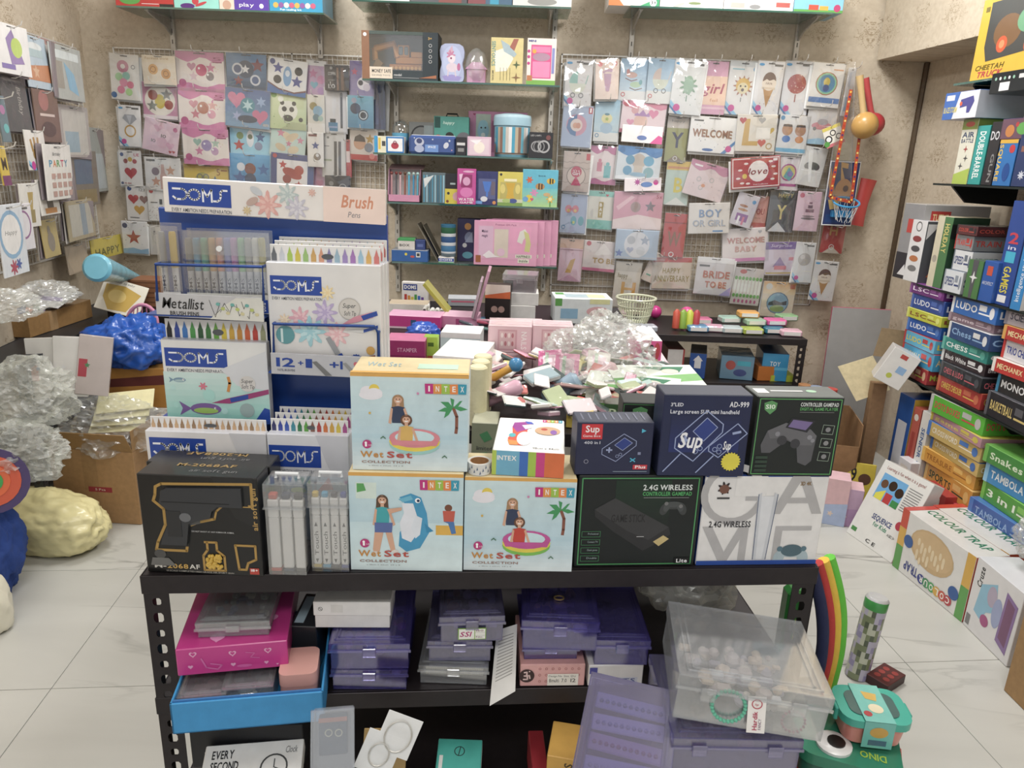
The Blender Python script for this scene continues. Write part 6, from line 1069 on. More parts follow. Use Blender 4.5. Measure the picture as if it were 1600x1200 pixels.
pens([258, 275], 362, 462, [('8c8f92', 'silver'), ('c2a544', 'gold')], '%s capped brush pen in the narrow clear pouch', YP - .012)
w0 = PY(250, 430, YP - .02).x; w1 = PY(284, 430, YP - .02).x; zt = PY(266, 353, YP).z
wl = empty('pen_pouch', (0, 0, 0)); wl.location = ((w0 + w1) / 2, YP - .012, ztray + .002); ww = w1 - w0; hh = zt - ztray
MB().box(-ww / 2, -.0095, 0, ww / 2, -.0088, hh, 'fff').box(-ww / 2, .0088, 0, ww / 2, .0095, hh + .004, 'fff').build('clear_pocket', 'clear', wl)
m = MB().box(-ww*.4,-.0105,0,ww*.4,-.01,hh*.24,'e0dfdd'); m.art([('r',.05,.1,.95,.4,'5a6284'),('t',.15,.15,.85,.36,'DOMS','eee','b'),('r',.2,.6,.8,.64,'aaa')],(-ww*.4,-.0105,hh*.24),(1,0,0),(0,0,-1),ww*.8,hh*.24); m.build('card_insert','card',wl)
tag(wl, 'narrow clear pouch with a silver and a gold brush pen', 'pouch')
# cartons with pen tips drawn on the raised back flap
def tipbox(label, x0, x1, yb, ytop, yflap, Y, z, cols_f, art, tips, d=.02, n_behind=0, fx=0, hole=True, short=.5, grp=None, flapbg='e9e7e4'):
    A = PY(x0, yb, Y); B = PY(x1, yb, Y); w = B.x - A.x
    if z is None: z = A.z
    h = PY((x0 + x1) / 2, ytop, Y).z - z; hf = PY((x0 + x1) / 2, yflap, Y + d).z - z
    for k in range(n_behind, -1, -1):
        dz = .0045 * k; M = Matrix.Translation(((A.x + B.x) / 2 + .002 * k, Y + k * (d + .001), z))
        o = boxmesh(w, d, h, {'F': cols_f, 'T': 'c9cad0', '*': 'd8d6d4'}, art if k == 0 else None).build('pen_carton', 'gloss', None, M)
        f = MB().box(-w / 2 + .003, d - .002, h - .002, w / 2 - .003, d - .0005, hf + dz, flapbg, .0005)
        fw, fh = w - .006, hf - h + .002; ta = []
        n = len(tips)
        for i, c in enumerate(tips):
            u = (i + .5) / n; du = .33 / n
            ta += [('p',[(u - du,1),(u - du,short),(u - du*.7,short - .08),(u,.1),(u+du*.7,short - .08),(u+du,short),(u+du,1)],c)]
        if hole: ta += [('e', .52, .62, .055, .16, '55585c')]
        f.art(ta, (-fw / 2, d - .002, hf + dz), (1, 0, 0), (0, 0, -1), fw, fh); f.build('back_flap', 'gloss', o)
        tag(o, label if k == 0 else 'spare pen carton standing behind the ' + ' '.join(label.split()[:8]), 'pen box', 'pen cartons')
TP = ['6a6e72', 'c8ccd2', 'a4c44a', 'd0c03a', '9ac070', 'd0a45a', 'd89a7a', '8a84b0', '9ab8c8', 'a08ac0', 'a878b8', '9ac0d4', 'dcae5a', 'd87a74']
tipbox('pastel brush pen carton with watercolour flowers',424,597,558,412,384,YS - .075,PY(500,586,Yb).z+.0035,'e2e0de',doms(.03,.12,.48,.29)+fl_(.28,.5,.11,'e0a8b4','ecc4c8')+fl_(.5,.44,.12,'b9a8d0','d2c4de')+fl_(.36,.62,.15,'9fcfd8','bfe0e4')+fl_(.6,.64,.12,'e9b8bc','f0d0d0')+fl_(.53,.26,.07,'ecd49c','f2e4bc')+fl_(.14,.52,.06,'e8d0b0','f0e0c8')+
    [('c',.72,.4,.1,'cfcac4'),('o',.72,.4,.1,.008,'b8b2aa'),('t',.66,.35,.78,.39,'Super','444','i'),('t',.67,.42,.78,.46,'Soft Tip','444','i'),('c',.14,.66,.085,'5a9aa0'),('r',.1,.6,.12,.73,'cfe4e4'),('p',[(.64,.55),(.76,.47),(.92,.42),(.93,.47),(.78,.52)],'d890a0'),('p',[(.82,.46),(.96,.41),(.97,.45),(.84,.5)],'2148a4'),('p',[(.68,.6),(.84,.58),(.98,.53),(.98,.57),(.84,.62)],'d4d4d4'),('p',[(.84,.585),(.97,.54),(.97,.57),(.84,.615)],'2148a4')]+
    [('t',.08+.05*k,.86,.115+.05*k,.94,ch,c,'b') for k,(ch,c) in enumerate(zip('PASTEL',('e0c4c8','dcc0a0','a8d4d0','b4a4d0','c8d09a','e0d8a0')))]+[('t',.42,.86,.58,.9,'BRUSH','777','b'),('t',.42,.92,.53,.96,'PENS','777','b'),('p',[(.5,.68),(.54,.66),(.72,.97),(.66,.98)],'9a9ca0'),('p',[(.59,.84),(.64,.81),(.72,.97),(.66,.98)],'2148a4'),('s',.77,.88,.065,'3a5aa8',16,.86),('c',.9,.78,.04,'d0a04a'),('p',[(.86,.84),(.94,.82),(.95,.96),(.88,.96)],'8a4a34')],TP,n_behind=2,short=.55)
fish = lambda x,y,s,c1,c2:[('e',x,y,s,s*.5,c1),('e',x,y+s*.15,s*.8,s*.25,c2),('p',[(x - s*.9,y),(x - s*1.7,y - s*.6),(x - s*1.5,y),(x - s*1.7,y+s*.6)],c1),('c',x+s*.6,y - s*.08,.012,'fff'),('c',x+s*.62,y - s*.08,.006,'222')]
SEA = lambda:doms(.03,.1,.62,.33)+[('g',.0,.4,1,1,'cfe6e2','8fd0c6'),('p',[(.55,.35),(1,.1),(1,.6),(.7,.55)],'d8dade')]+fish(.15,.5,.06,'7a9ab0','a8c4c8')+fish(.38,.86,.15,'7a5a9c','9abf5a')+[('c',.42,.68,.075,'a8dcd4'),('f',.37,.57,.055,'d8788c',6),('l',[(.62,.45),(.63,.52),(.61,.62)],.035,'d08a3a'),('c',.08,.6,.03,'b8e0dc'),('c',.56,.88,.04,'b0dcd8'),('c',.1,.82,.035,'a8dcd4'),('c',.8,.52,.1,'d8d4d0'),('t',.74,.46,.86,.51,'Super','444','i'),('t',.74,.53,.87,.58,'Soft Tip','444','i'),('p',[(.44,.78),(.58,.72),(1,.58),(1,.64),(.62,.78)],'a03a74'),('p',[(.62,.71),(.8,.655),(.8,.71),(.63,.765)],'2148a4'),('c',.78,.86,.09,'9ab0b0'),('p',[(.86,.98),(.95,.82),(1,.84),(1,1)],'2148a4')]
BT = ['23252c', '2f4a9c', '3a7ac0', '4a9a4c', '2f5a3a', '3a7a3c', '6aaa3c', 'd8c22a', 'd0a42a', 'c88a2a', 'd0602f', 'c03a2c', '9a9c74']
tipbox('brush pen carton with a printed underwater scene', 263, 423, 655, 533, 500, YS - .075, zlt + .0005, 'e6e6e4', SEA(), BT, short=.5)
YE = YS - .12
def ztop(): return ZT + .001
tipbox('pencil carton with plain white front and logo',244,424,830,676,653,YE,ZT+.001,'e8e6e6',doms(.03,.06,.5,.27)+[('p',[(.45,.5),(.5,.38),(.56,.36),(.6,.5)],'c8603a'),('p',[(.7,.0),(1,.0),(1,.6),(.8,.3)],'d4d4d8'),('p',[(.9,.3),(1,.2),(1,.28),(.92,.36)],'b83a84'),('t',.03,.3,.48,.33,'EVERY AMBITION NEEDS PREPARATION','667')],['caa57c','9a7a58']*9+['d8b890']*2,short=.62,hole=True)
tipbox('brush pen carton with a blue lower scene beside the pencil carton',426,548,830,680,655,YE+.004,ZT+.001,'e2e2e6',[('p',[(.6,0),(1,0),(1,.5),(.75,.3)],'d0d0d6')]+doms(.02,.1,.66,.3)+[('g',0,.38,1,1,'a8c8dc','2f5f9c')]+fish(.36,.5,.12,'3a7a9a','9abf5a')+[('p',[(.6,.52),(.75,.38),(.8,.5)],'b04a5a'),('c',.98,.42,.06,'9ab')],['3a3a6a','3a4aa0','3a5ab0','3a8a9a','2f7a4a','5aa03c','8a5a4a','b03a34','d0702f','d0a02f','d0b82f','a84a8a'],short=.5,n_behind=2)
# ---------------------------------------------------------------- plastic boxes and oddments on the lower shelves
def cbox(label, M, w, d, h, mt, latch=1, lidf=.28, name='plastic_box', cat='plastic box', grp=None, ribs=True):
    """hinged see-through box; M puts its base centre"""
    root = empty(name, mtx=M); t = .002; hb = h * (1 - lidf)
    m = MB(); a, b = w / 2, d / 2
    for q in ((-a,-b,0,a,-b+t,hb),(-a,b - t,0,a,b,hb),(-a,-b,0,-a+t,b,hb),(a - t,-b,0,a,b,hb),(-a,-b,0,a,b,t)):m.box(*q,'fff')
    m.build('tray', mt, root)
    l = MB(); a += .003; b += .003
    for q in ((-a,-b,hb,a,-b+t,h),(-a,b - t,hb,a,b,h),(-a,-b,hb,-a+t,b,h),(a - t,-b,hb,a,b,h),(-a,-b,h - t,a,b,h)):l.box(*q,'fff')
    l.box(-a - .002, -b - .002, hb - .002, a + .002, -b, hb + .003, 'fff')
    if ribs:
        for k in (.06,.1):l.box(-a+w*k,-b+d*k,h,a - w*k,-b+d*k+.003,h+.0015,'fff').box(-a+w*k,-b+d*k,h,-a+w*k+.003,b - d*k,h+.0015,'fff').box(a - w*k - .003,-b+d*k,h,a - w*k,b - d*k,h+.0015,'fff')
    l.build('lid', mt, root)
    for s in ((0,) if latch == 1 else (-.3,.3)):MB().box(w*s - .012,-b - .005,hb*.72,w*s+.012,-b - .002,hb+.008,'fff',.001).build('latch',mt,root)
    tag(root, label, cat, grp); return root
def filler(label, M, w, d, h, cols, n, seed, r0=.008, r1=.016, cat='trinkets', name='trinkets'):
    m = MB(); rr = random.Random(seed)
    for k in range(n):
        x, y, z = rr.uniform(-w, w) * .42, rr.uniform(-d, d) * .42, rr.uniform(.012, max(.014, h * .8)); r = rr.uniform(r0, r1); c = rr.choice(cols)
        if k % 3 == 0: m.box(x - r, y - r * .6, z - r * .5, x + r, y + r * .6, z + r * .4, c, r * .2)
        else: m.ball((x, y, z), r, c, 7, (1, 1, .8))
    o = m.build(name, 'plastic', None, M, 1); tag(o, label, cat, None, 'stuff'); return o
def PM(px, py, z, yaw=0, pitch=0, rl=0): 
    p = PZ(px, py, z); return Matrix.Translation(p) @ rot('Z', yaw) @ rot('X', pitch) @ rot('Y', rl)
zm = ZM + .0015
# blue open carton pulled over the shelf edge, with boxes in it
A = PZ(270, 1148, zm); B = PZ(507, 1127, zm); ux = B - A; w = ux.length; h = PY(270, 1101, A.y).z - zm; d = .25
TM = frame((A + B) / 2, ux); root = empty('blue_tray', mtx=TM); c1 = '2f93cf'; t = .004
m = MB()
for q in ((-w / 2,0,0,w / 2,t,h),(-w / 2,d - t,0,w / 2,d,h),(-w / 2,0,0,-w / 2+t,d,h),(w / 2 - t,0,0,w / 2,d,h),(-w / 2,0,0,w / 2,d,t)):m.box(*q,c1,.001)
m.build('carton', 'card', root)
MB().box(-w / 2 + t, t, h - .012, w / 2 - t, t + .003, h + .003, '3a7ab8').build('inner_rim', 'card', root)
tag(root, 'bright blue open cardboard tray on the lower rack shelf', 'tray')
cbox('small clear box in the blue tray, on the side of the slotted post', TM @ Matrix.Translation((-w * .32, .075, .005)), .075, .1, .05, 'frost')
cbox('small clear box in the blue tray, next to the peach box', TM @ Matrix.Translation((-w * .02, .08, .005)), .08, .1, .055, 'frost')
for k, (x, cc) in enumerate(((-.32, ['8a6a74', '5a4a54', 'a8848c']), (-.02, ['7a9098', 'a8b4b0', '5a7078']))):
    filler(('dark rose trinkets inside the post-side clear box','grey-green trinkets inside the other small clear box')[k],TM @ Matrix.Translation((w*x,.078,.008)),.06,.08,.03,cc,26,30+k)
M_ = TM @ Matrix.Translation((w*.32,.065,.005)); m = MB().rbox(.064,.075,0,.05,.014,'d59c94').rbox(.066,.077,.05,.075,.014,'dba39a'); tag(m.build('peach_box','plastic',None,M_,1),'peach plastic jewellery box in the blue tray','box')
slab('black_gift_box','black gift box with a clear lid behind the peach box','box',TM @ Vector((w*.36,.185,.005)),.05,.11,.1,cols='26282e',top=[('r',.1,.1,.45,.9,'a8c0cc')],m='gloss')
# pink heart box on top
A = PZ(278, 1057, zm + .075); B = PZ(451, 1041, zm + .075); ux = B - A
hearts = [('h',.15,.22,.12,'e8a8cc'),('h',.15,.22,.07,'c8308c'),('h',.5,.3,.12,'e8a8cc'),('h',.5,.3,.07,'c8308c'),('h',.82,.3,.12,'e8a8cc'),('h',.82,.3,.07,'c8308c'),('h',.12,.68,.08,'e0a0c8'),('h',.5,.72,.08,'e0a0c8'),('h',.8,.75,.07,'e0a0c8'),('h',.9,.85,.04,'e0a0c8'),('l',[(.22,.4),(.26,.75),(.36,.85),(.4,.7),(.3,.62)],.05,'d468ac'),('l',[(.62,.3),(.7,.35),(.66,.5),(.74,.55)],.03,'d468ac'),('e',.6,.8,.07,.06,'d05aa4')]
box('heart_gift_box','magenta gift box printed with white hearts','box',(278,1057),(451,1041),1016,z=zm+.075,d=.24,cols={'F':'c6308a','T':'bb2c80','*':'a82874'},art=hearts,topart=[('h',.2,.2,.08,'d888b8'),('h',.8,.7,.08,'d888b8'),('h',.85,.25,.06,'d888b8'),('h',.35,.9,.07,'d888b8')],m='gloss')
s = ST['magenta gift box printed with white hearts']
cbox('flat clear box on the magenta heart box',s['M'] @ Matrix.Translation((.005,.1,s['h']+.001)) @ rot('Z',-4),.12,.15,.03,'frost',lidf=.45)
filler('dark bits inside the flat clear box',s['M'] @ Matrix.Translation((.005,.1,s['h']+.004)),.1,.12,.012,['4a4a70','777','b0a8a0'],22,5,.004,.009)
# red and gold paper bag behind the post
p = PZ(285, 1085, zm); m = MB().box(-.03, 0, 0, .03, .05, .2, 'b02a1f', .002)
m.art([('l',[(.2,.1),(.6,.18),(.3,.34),(.1,.3)],.16,'d0a040'),('l',[(.7,.4),(.2,.5),(.3,.62),(.7,.6),(.6,.52)],.14,'d0a040'),('l',[(.2,.75),(.7,.7),(.8,.85),(.4,.9)],.15,'d0a040')],(-.03,0,.2),(1,0,0),(0,0,-1),.06,.2)
tag(m.build('gift_bag','paper',None,Matrix.Translation(RM @ Vector((.075,.22,zm))) @ rot('Z',5)),'red paper bag with gold swirls behind the slotted post','gift bag')
# left stack of purple boxes
def stack(px, py, w, d, items, yaw=3, z=zm):
    p = PZ(px, py, z); p.y += d / 2; zz = z; out = []
    for lab, h, mt, dx, dy, dyaw, sc in items:
        M = Matrix.Translation((p.x+dx,p.y+dy,zz)) @ rot('Z',yaw+dyaw); out.append((cbox(lab,M,w*sc,d*sc,h,mt,1),M,w*sc,d*sc,h)); zz += h+.003
    return out, zz, p
st,zz,p = stack(573,1079,.14,.2,(('lower purple box of hair clips under the white carton',.045,'purple',0,0,0,.96),('upper purple box of hair clips under the white carton',.055,'purple',0,0,1,1)))
filler('hair clips in the lower purple box', st[0][1], .12, .18, .032, ['d8d4dc', '8ab85a', 'b83a6a', '333', 'e0a8c0', 'f0f0f0'], 46, 11, .006, .013)
filler('colourful hair clips in the upper purple box',st[1][1],.12,.18,.036,['b83a5a','3a6ac0','d8b8a0','e8e4f0','8ab8d0','c8a050','d890b8'],52,12,.007,.014)
A = PY(486, 977, p.y - .09); Bx = PY(604, 975, p.y - .09)
M = Matrix.Translation(((A.x + Bx.x) / 2, p.y - .06, zz)) @ rot('Z', 3); root = empty('white_carton', mtx=M); w = Bx.x - A.x
MB().box(-w / 2, 0, 0, w / 2, .09, .032, 'e3e1dd', .001).build('base', 'card', root)
m = MB().box(-w / 2 - .002,-.002,.027,w / 2+.002,.092,.056,'e9e7e3',.001); m.art([('o',.08,.5,.14,.03,'555'),('l',[(.06,.4),(.1,.6)],.03,'555'),('r',.22,.2,.38,.75,'dcdad4')],(-w / 2,-.002,.056),(1,0,0),(0,0,-1),w,.029); m.build('lid','card',root)
tag(root, 'small white carton with a lift-off lid on purple boxes', 'carton')
st,zz,p = stack(712,1066,.125,.18,(('clear box with a white pearl strand',.04,'frost',-.004,-.004,-3,1),('lilac box between the pearl box and the labelled box',.045,'lilac',.002,.0,0,.92),('lilac box with a green edged price label',.055,'lilac',.02,-.006,3,.92)))
m = MB()
for r_ in (0, 1):
    for k in range(26): m.ball((-.052 + .0042 * k, -.075 + .006 * r_, .012 + .006 * r_), .0032, 'ece4d2', 6)
tag(m.build('pearl_strand', 'plastic', None, st[0][1], 1), 'double strand of white pearls in the clear box', 'pearls')
filler('pale trinkets in the middle lilac box', st[1][1], .1, .15, .03, ['dfe4ea', '4a8ac0', 'ccc'], 24, 14)
filler('copper and white trinkets in the labelled lilac box', st[2][1], .1, .15, .03, ['a8704a', 'dcdce4', '55556a', 'bbb'], 30, 15)
lb = st[2]; m = MB().box(-.026,0,0,.026,.0008,.024,'7fae3c'); m.art([('r',.03,.06,.97,.94,'efeee6'),('t',.06,.3,.5,.72,'SSI','b8327a','bi'),('r',.58,.06,.61,.94,'8ab04a'),('r',.6,.36,.97,.38,'999'),('r',.6,.64,.97,.66,'999'),('t',.64,.14,.9,.28,'150','7a3a5a'),('t',.64,.7,.9,.84,'No.','7a3a5a')],(-.026,0,.024),(1,0,0),(0,0,-1),.052,.024)
o = m.build('price_label', 'paper', lb[0], Matrix.Translation((0, -lb[3] / 2 - .006, .008)))
# hanging instruction sheet
v = [PY(776, 985, 1.24), PY(808, 975, 1.24), PY(805, 1080, 1.15), PY(765, 1103, 1.14)]; nn = (v[1] - v[0]).cross(v[3] - v[0]).normalized() * .0008
m = MB().ring([[x for x in v], [x + nn for x in v]], 'dad8d3')
def bil(u, w_): return v[0] * (1 - u) * (1 - w_) + v[1] * u * (1 - w_) + v[2] * u * w_ + v[3] * (1 - u) * w_
for k in range(14):
    y = .12+.045*k; q = [bil(.15,y),bil(.85,y),bil(.85,y+.014),bil(.15,y+.014)]; m.face([x - nn*.6 for x in q],'9a9894'); m.face([x+nn*1.6 for x in q],'9a9894')
tag(m.build('instruction_sheet', 'paper'), 'folded paper sheet with fine print hanging over the shelf edge', 'leaflet')
# pink carton with a round sign, purple boxes above
box('incense_carton','pink dotted carton with a round emblem and handwritten label','carton',(812,1070),(913,1074),1036,z=zm,d=.16,yaw=4,cols={'F':'dfa8a4','*':'cf9894'},art=[('o',.3+.1*(k % 7),.2+.28*(k // 7),.05,.014,'a05a5a') for k in range(17)]+[('c',.1,.5,.3,'3a2424'),('l',[(.06,.35),(.1,.33),(.1,.48),(.06,.5),(.11,.52),(.11,.66),(.05,.66)],.06,'e8c8c4'),('l',[(.1,.5),(.14,.48),(.15,.62)],.05,'e8c8c4'),('c',.14,.3,.03,'e8c8c4'),('r',.42,.42,.9,.95,'ebe6dc'),('t',.44,.48,.86,.56,'Design No  Size  Qty','555'),('t',.45,.64,.6,.8,'Bmulti','222'),('t',.64,.64,.72,.8,'7.0','222'),('t',.78,.64,.86,.8,'12','222')])
s = ST['pink dotted carton with a round emblem and handwritten label']
pm = s['M'] @ Matrix.Translation((-.004, .1, s['h'] + .001))
cbox('narrow purple box on the pink dotted carton', pm, .1, .17, .03, 'purple')
filler('papers and bits in the narrow purple box', pm, .09, .15, .02, ['dcdae8', 'b8b4d8', '6a64a0'], 18, 18)
pm2 = pm @ Matrix.Translation((.02, -.002, .033)) @ rot('Z', -4)
cbox('large purple box with a gold ring on its lid', pm2, .138, .2, .062, 'purple')
filler('bracelets and cards in the large purple box', pm2, .12, .17, .04, ['c8a078', 'e0dcec', '6a5a8a', '8a7a6a', 'a898c8'], 40, 19, .006, .014)
m = MB().ring([[(r*math.cos(2*math.pi*i / 16)*1.3,r*math.sin(2*math.pi*i / 16),z) for i in range(16)] for r,z in ((.006,0),(.008,0),(.008,.002),(.006,.002),(.006,0))],'b89a5a',False,False)
tag(m.build('ring', 'metal', None, pm2 @ Matrix.Translation((0, -.03, .064)), 1), 'gold ring lying on the purple lid', 'ring')
box('carton','white printed carton beneath the dark purple box','carton',(918,1072),(1003,1070),1040,z=zm,d=.14,yaw=5,cols='dcdad8',art=[('o',.2,.6,.2,.03,'7a3a44'),('r',.35,.6,.9,.9,'c8ccd8'),('t',.42,.66,.86,.84,'SETS','3a4a8a','b'),('r',.02,.1,.16,.4,'4a4a9a')])
s = ST['white printed carton beneath the dark purple box']; pm = s['M'] @ Matrix.Translation((.012, .09, s['h'] + .001)) @ rot('Z', -3)
cbox('dark purple box with a closed lid beside the gold ring box', pm, .1, .18, .055, 'purple')
filler('dark trinkets in the closed purple box', pm, .085, .15, .035, ['2a2838', '3a3648', '55506a'], 40, 21)
# right end: bracelets in a clear box on purple boxes (they stick out over the front)
p = PZ(1140, 1130, .52); zz = .447
for k,(lab,hh,mt,dx,sc) in enumerate((('lowest purple box in the pile at the rack end',.05,'purple',.01,1),('purple box of clear sticks in the pile at the rack end',.06,'purple',.0,1),('purple box of gold bangles under the bracelet box',.068,'lilac',-.005,1.02))):
    M = Matrix.Translation((.385 + dx, 1.075, zz)) @ rot('Z', -3 + 2 * k)
    cbox(lab, M, .2 * sc, .2 * sc, hh, mt, 2)
    filler(('beads in the lowest purple box','clear sticks in the middle purple box','gold bangles in the top purple box')[k],M,.17,.17,hh*.6,(['8a84a8','a8a4c8'],['c8c8dc','7a74a4','b0acd0'],['b08a4a','c8a060','8a5a6a','a84a64'])[k],46,24+k,.006,.014)
    zz += hh + .003
M = Matrix.Translation((.405, 1.08, zz + .008)) @ rot('Z', -6) @ rot('Y', 4)
cbox('large clear box of bracelets with its lid ajar', M, .235, .2, .085, 'frost', 2)
filler('assorted pale trinkets in the large clear box', M, .2, .16, .05, ['e4dcd0', 'c8b8b4', 'd8c0a8', 'b0a8b8', 'e8e4e4'], 60, 29, .006, .015)
def bracelet(M, r, col, label, n=26):
    m = MB()
    for k in range(n): a = 2 * math.pi * k / n; m.ball((r * math.cos(a), 0, r * math.sin(a)), r * .14, col, 7)
    tag(m.build('bead_bracelet', 'plastic', None, M, 1), label, 'bracelet')
fr = M @ Matrix.Translation((0, -.108, 0)) @ rot('X', -8)
bracelet(fr @ Matrix.Translation((-.035, 0, .04)), .026, '5fb89a', 'mint green bead bracelet on the front of the clear box')
bracelet(fr @ Matrix.Translation((.072, .012, .025)), .018, '9a3a64', 'dark red bead bracelet inside the clear box', 18)
m = MB().box(-.014,0,0,.014,.001,.062,'efebe6'); m.art([('o',.5,.2,.3,.06,'c04a5a'),('t',.38,.18,.62,.24,'hp','c04a5a','i'),('t',.3,.4,.55,.92,'Hardik','b83a5a','wb'),('t',.62,.6,.78,.9,'FANCY','7a5a7a','w')],(-.014,0,.062),(1,0,0),(0,0,-1),.028,.062)
tag(m.build('jewellery_card','paper',None,fr @ Matrix.Translation((.012,-.003,.004)) @ rot('Y',-6)),'white jewellery card in front of the mint bracelet box','card')
# big purple box standing tilted in front of the rack
slab('carton', 'plain brown carton beneath the pile of purple boxes', 'carton', (.39, 1.075, .001), .2, .2, .445, -3, 0, 0, 'a8865c', m='kraft')
M = Matrix.Translation(PY(978, 1158, .98)) @ rot('Z', -15) @ rot('X', 22) @ rot('Y', 3)
cbox('large lilac box of bead packets tilted against the rack', M @ Matrix.Translation((0, 0, -.045)), .145, .2, .05, 'lilac', 1)
M = M @ Matrix.Translation((0, 0, -.045))
for k in range(5):
    pkt = M @ Matrix.Translation((0, -.075 + .036 * k, .022)) @ rot('Z', 3 * (k % 2))
    m = MB().box(-.06, -.014, 0, .06, .014, .006, ('d8d8e4', 'cfcfe0', 'd8b8cc', 'dcdce8', 'c4c8dc')[k], .002)
    for i in range(11): m.ball((-.05 + .01 * i, -.002, .007), .0042, ('8a8ab8', 'b8b8d0', 'b04a84', '9a9ac4', '6a7aa8')[k], 6)
    tag(m.build('bead_packet','gloss',None,pkt,1),('blue bead packet nearest the latch of the tilted box','white bead packet, second from the latch of the tilted box','pink bead packet in the tilted box','lilac bead packet next to the pink one in the tilted box','grey-blue bead packet farthest from the latch of the tilted box')[k],'packet','bead packets')
# boxes at the bottom of the photo, on the lowest shelf
zl = .2815
def low(name, label, cat, px, py, z, w, d, h, yaw, pitch, cols, art=None, m='card', side=None, top=None):
    p = PZ(px, py, z); return slab(name, label, cat, p, w, d, h, yaw, pitch, 0, cols, art, side, top, None, m)
low('black_carton','black carton with silver lettering under the blue tray','carton',400,1165,.42,.2,.1,.09,5,0,'17171b',[('t',.12,.62,.34,.74,'Fishon','cfcfd4'),('r',.36,.66,.6,.9,'e4e2dc'),('t',.38,.7,.56,.84,'GE 507','222','b')],top=[('h',.3,.6,.06,'ccc')])
low('clock_carton','white clock carton printed every second counts','carton',395,1225,.43,.17,.12,.03,9,20,{'T':'dedcd8','*':'c9c6c0'},top=[('t',.08,.1,.3,.22,'EVERY','222','b'),('t',.08,.27,.36,.39,'SECOND','222','b'),('t',.08,.44,.38,.56,'COUNTS','222','b'),('o',.72,.4,.2,.025,'444'),('l',[(.72,.4),(.72,.28)],.015,'444'),('l',[(.72,.4),(.8,.45)],.015,'444'),('t',.82,.1,.95,.2,'Clock','777','i'),('r',.3,.75,.95,.95,'eee'),('r',.5,.75,.54,.95,'b03a44')])
m = MB(); cbox('clear plastic case with a dark pouch inside',Matrix.Translation(PY(521,1165,.97)) @ rot('Z',10) @ rot('X',60) @ Matrix.Translation((0,0,-.02)),.062,.11,.04,'frost',ribs=False)
slab('dark_pouch','slate blue pouch inside the clear plastic case','pouch',Matrix.Translation(PY(521,1168,.98)) @ Vector((0,0,-.01)),.045,.02,.06,10,-20,0,'4a5666',[('o',.35,.4,.14,.04,'b8b8a0'),('o',.7,.42,.14,.04,'b8b8a0'),('r',0,0,1,.12,'b8705a')],m='cloth')
p = PY(600,1180,1.02); slab('gold_card','gold card behind the hoop earring packets','card',p+Vector((-.005,.02,-.05)),.075,.003,.075,8,-12,4,'a8884a',m='gloss')
for k, (x, y, s_) in enumerate(((622, 1150, .027), (592, 1178, .02))):
    p = PY(x, y, .99 - .01 * k); M = Matrix.Translation(p) @ rot('Y', 22) @ rot('X', -15)
    root = empty('earring_packet', mtx=M); MB().box(-.03, .002, -.035, .03, .003, .035, 'dfe0df', .0003).build('card', 'paper', root)
    MB().tube([(s_*math.cos(a)*.8,-.002,s_*math.sin(a)) for a in [2*math.pi*i / 20 for i in range(21)]],.0014,'c4c2bc',5).build('hoop','metal',root,None,1)
    tag(root,('silver hoop earring packet, the larger hoop on the gold card','silver hoop earring packet, the smaller hoop beside the clear case')[k],'packet')
low('teal_box','teal box with a white rim and a number one circled in ink','box',716,1215,.38,.085,.12,.03,0,12,{'T':'3aa79a','*':'e4e6e4'},top=[('r',.03,.03,.97,.97,'3aa79a'),('o',.5,.22,.12,.02,'1f2a2a'),('l',[(.52,.14),(.48,.3)],.02,'1f2a2a'),('s',.5,.6,.05,'226a64'),('c',.5,.6,.02,'eee'),('r',.06,.3,.14,.55,'d8d8d4')])
low('chain_carton','yellow carton printed Swastik chain','carton',882,1230,.36,.065,.09,.11,-10,0,'cf9f3f',[('t',.5,.1,.72,.8,'Swastik','4a3a1a','ub'),('t',.32,.3,.42,.6,'CHAIN','4a3a1a','u'),('r',.1,.7,.9,.95,'b88a34')])
low('red_carton', 'dark red carton edge beside the yellow chain carton', 'carton', 838, 1215, .33, .03, .1, .07, 4, 0, '9a2430')
# ---------------------------------------------------------------- crowded table behind the front rack
ZH = .86
make_rack('slotted_table','black slotted table crowded with nail kits, bags and pinball boxes',Matrix.Translation((-.6,1.72,0)),1.08,1.72,(ZH,),ZH,BK)
zh = ZH + .0015
def hb(name,label,cat,bl,br,top,d,cols,art=None,z=None,**kw):return box(name,label,cat,bl,br,top,z=zh if z is None else z,d=d,cols=cols,art=art,**kw)
def above(label): return ST[label]['z'] + .001
# nail kits wrapped together
NK = lambda:[('r',.03,.04,.97,.96,'e2bfc6'),('r',.22,.14,.66,.9,'cf9fa8'),('r',.26,.2,.62,.84,'dcb8bc')]+[('e',.32+.08*(k % 4),.35+.3*(k // 4),.028,.09,('f0e0dc','c07a84')[k % 2]) for k in range(8)]+[('t',.76,.2,.88,.85,'NAILS','f4ecea','ub')]
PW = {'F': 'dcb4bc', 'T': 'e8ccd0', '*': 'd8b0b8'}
for k, (x0, x1) in enumerate(((762, 830), (831, 894))):
    hb('nail_kit',('pink nail kit box at the bottom of the wrapped block, beside the white carton','pink nail kit box at the bottom of the wrapped block, beside the plastic bag')[k],'nail kit',(x0,595),(x1,597),551,.09,PW,NK(),Y=2.3,m='film')
    l0 = ('pink nail kit box at the bottom of the wrapped block, beside the white carton','pink nail kit box at the bottom of the wrapped block, beside the plastic bag')[k]
    hb('nail_kit',('pink nail kit box on top of the wrapped block, beside the white carton','pink nail kit box on top of the wrapped block, beside the plastic bag')[k],'nail kit',(x0,550),(x1,550),508,.09,PW,NK(),z=above(l0),Y=2.3,m='film',topart=[('r',.05,.2,.95,.8,'e4c4ca')])
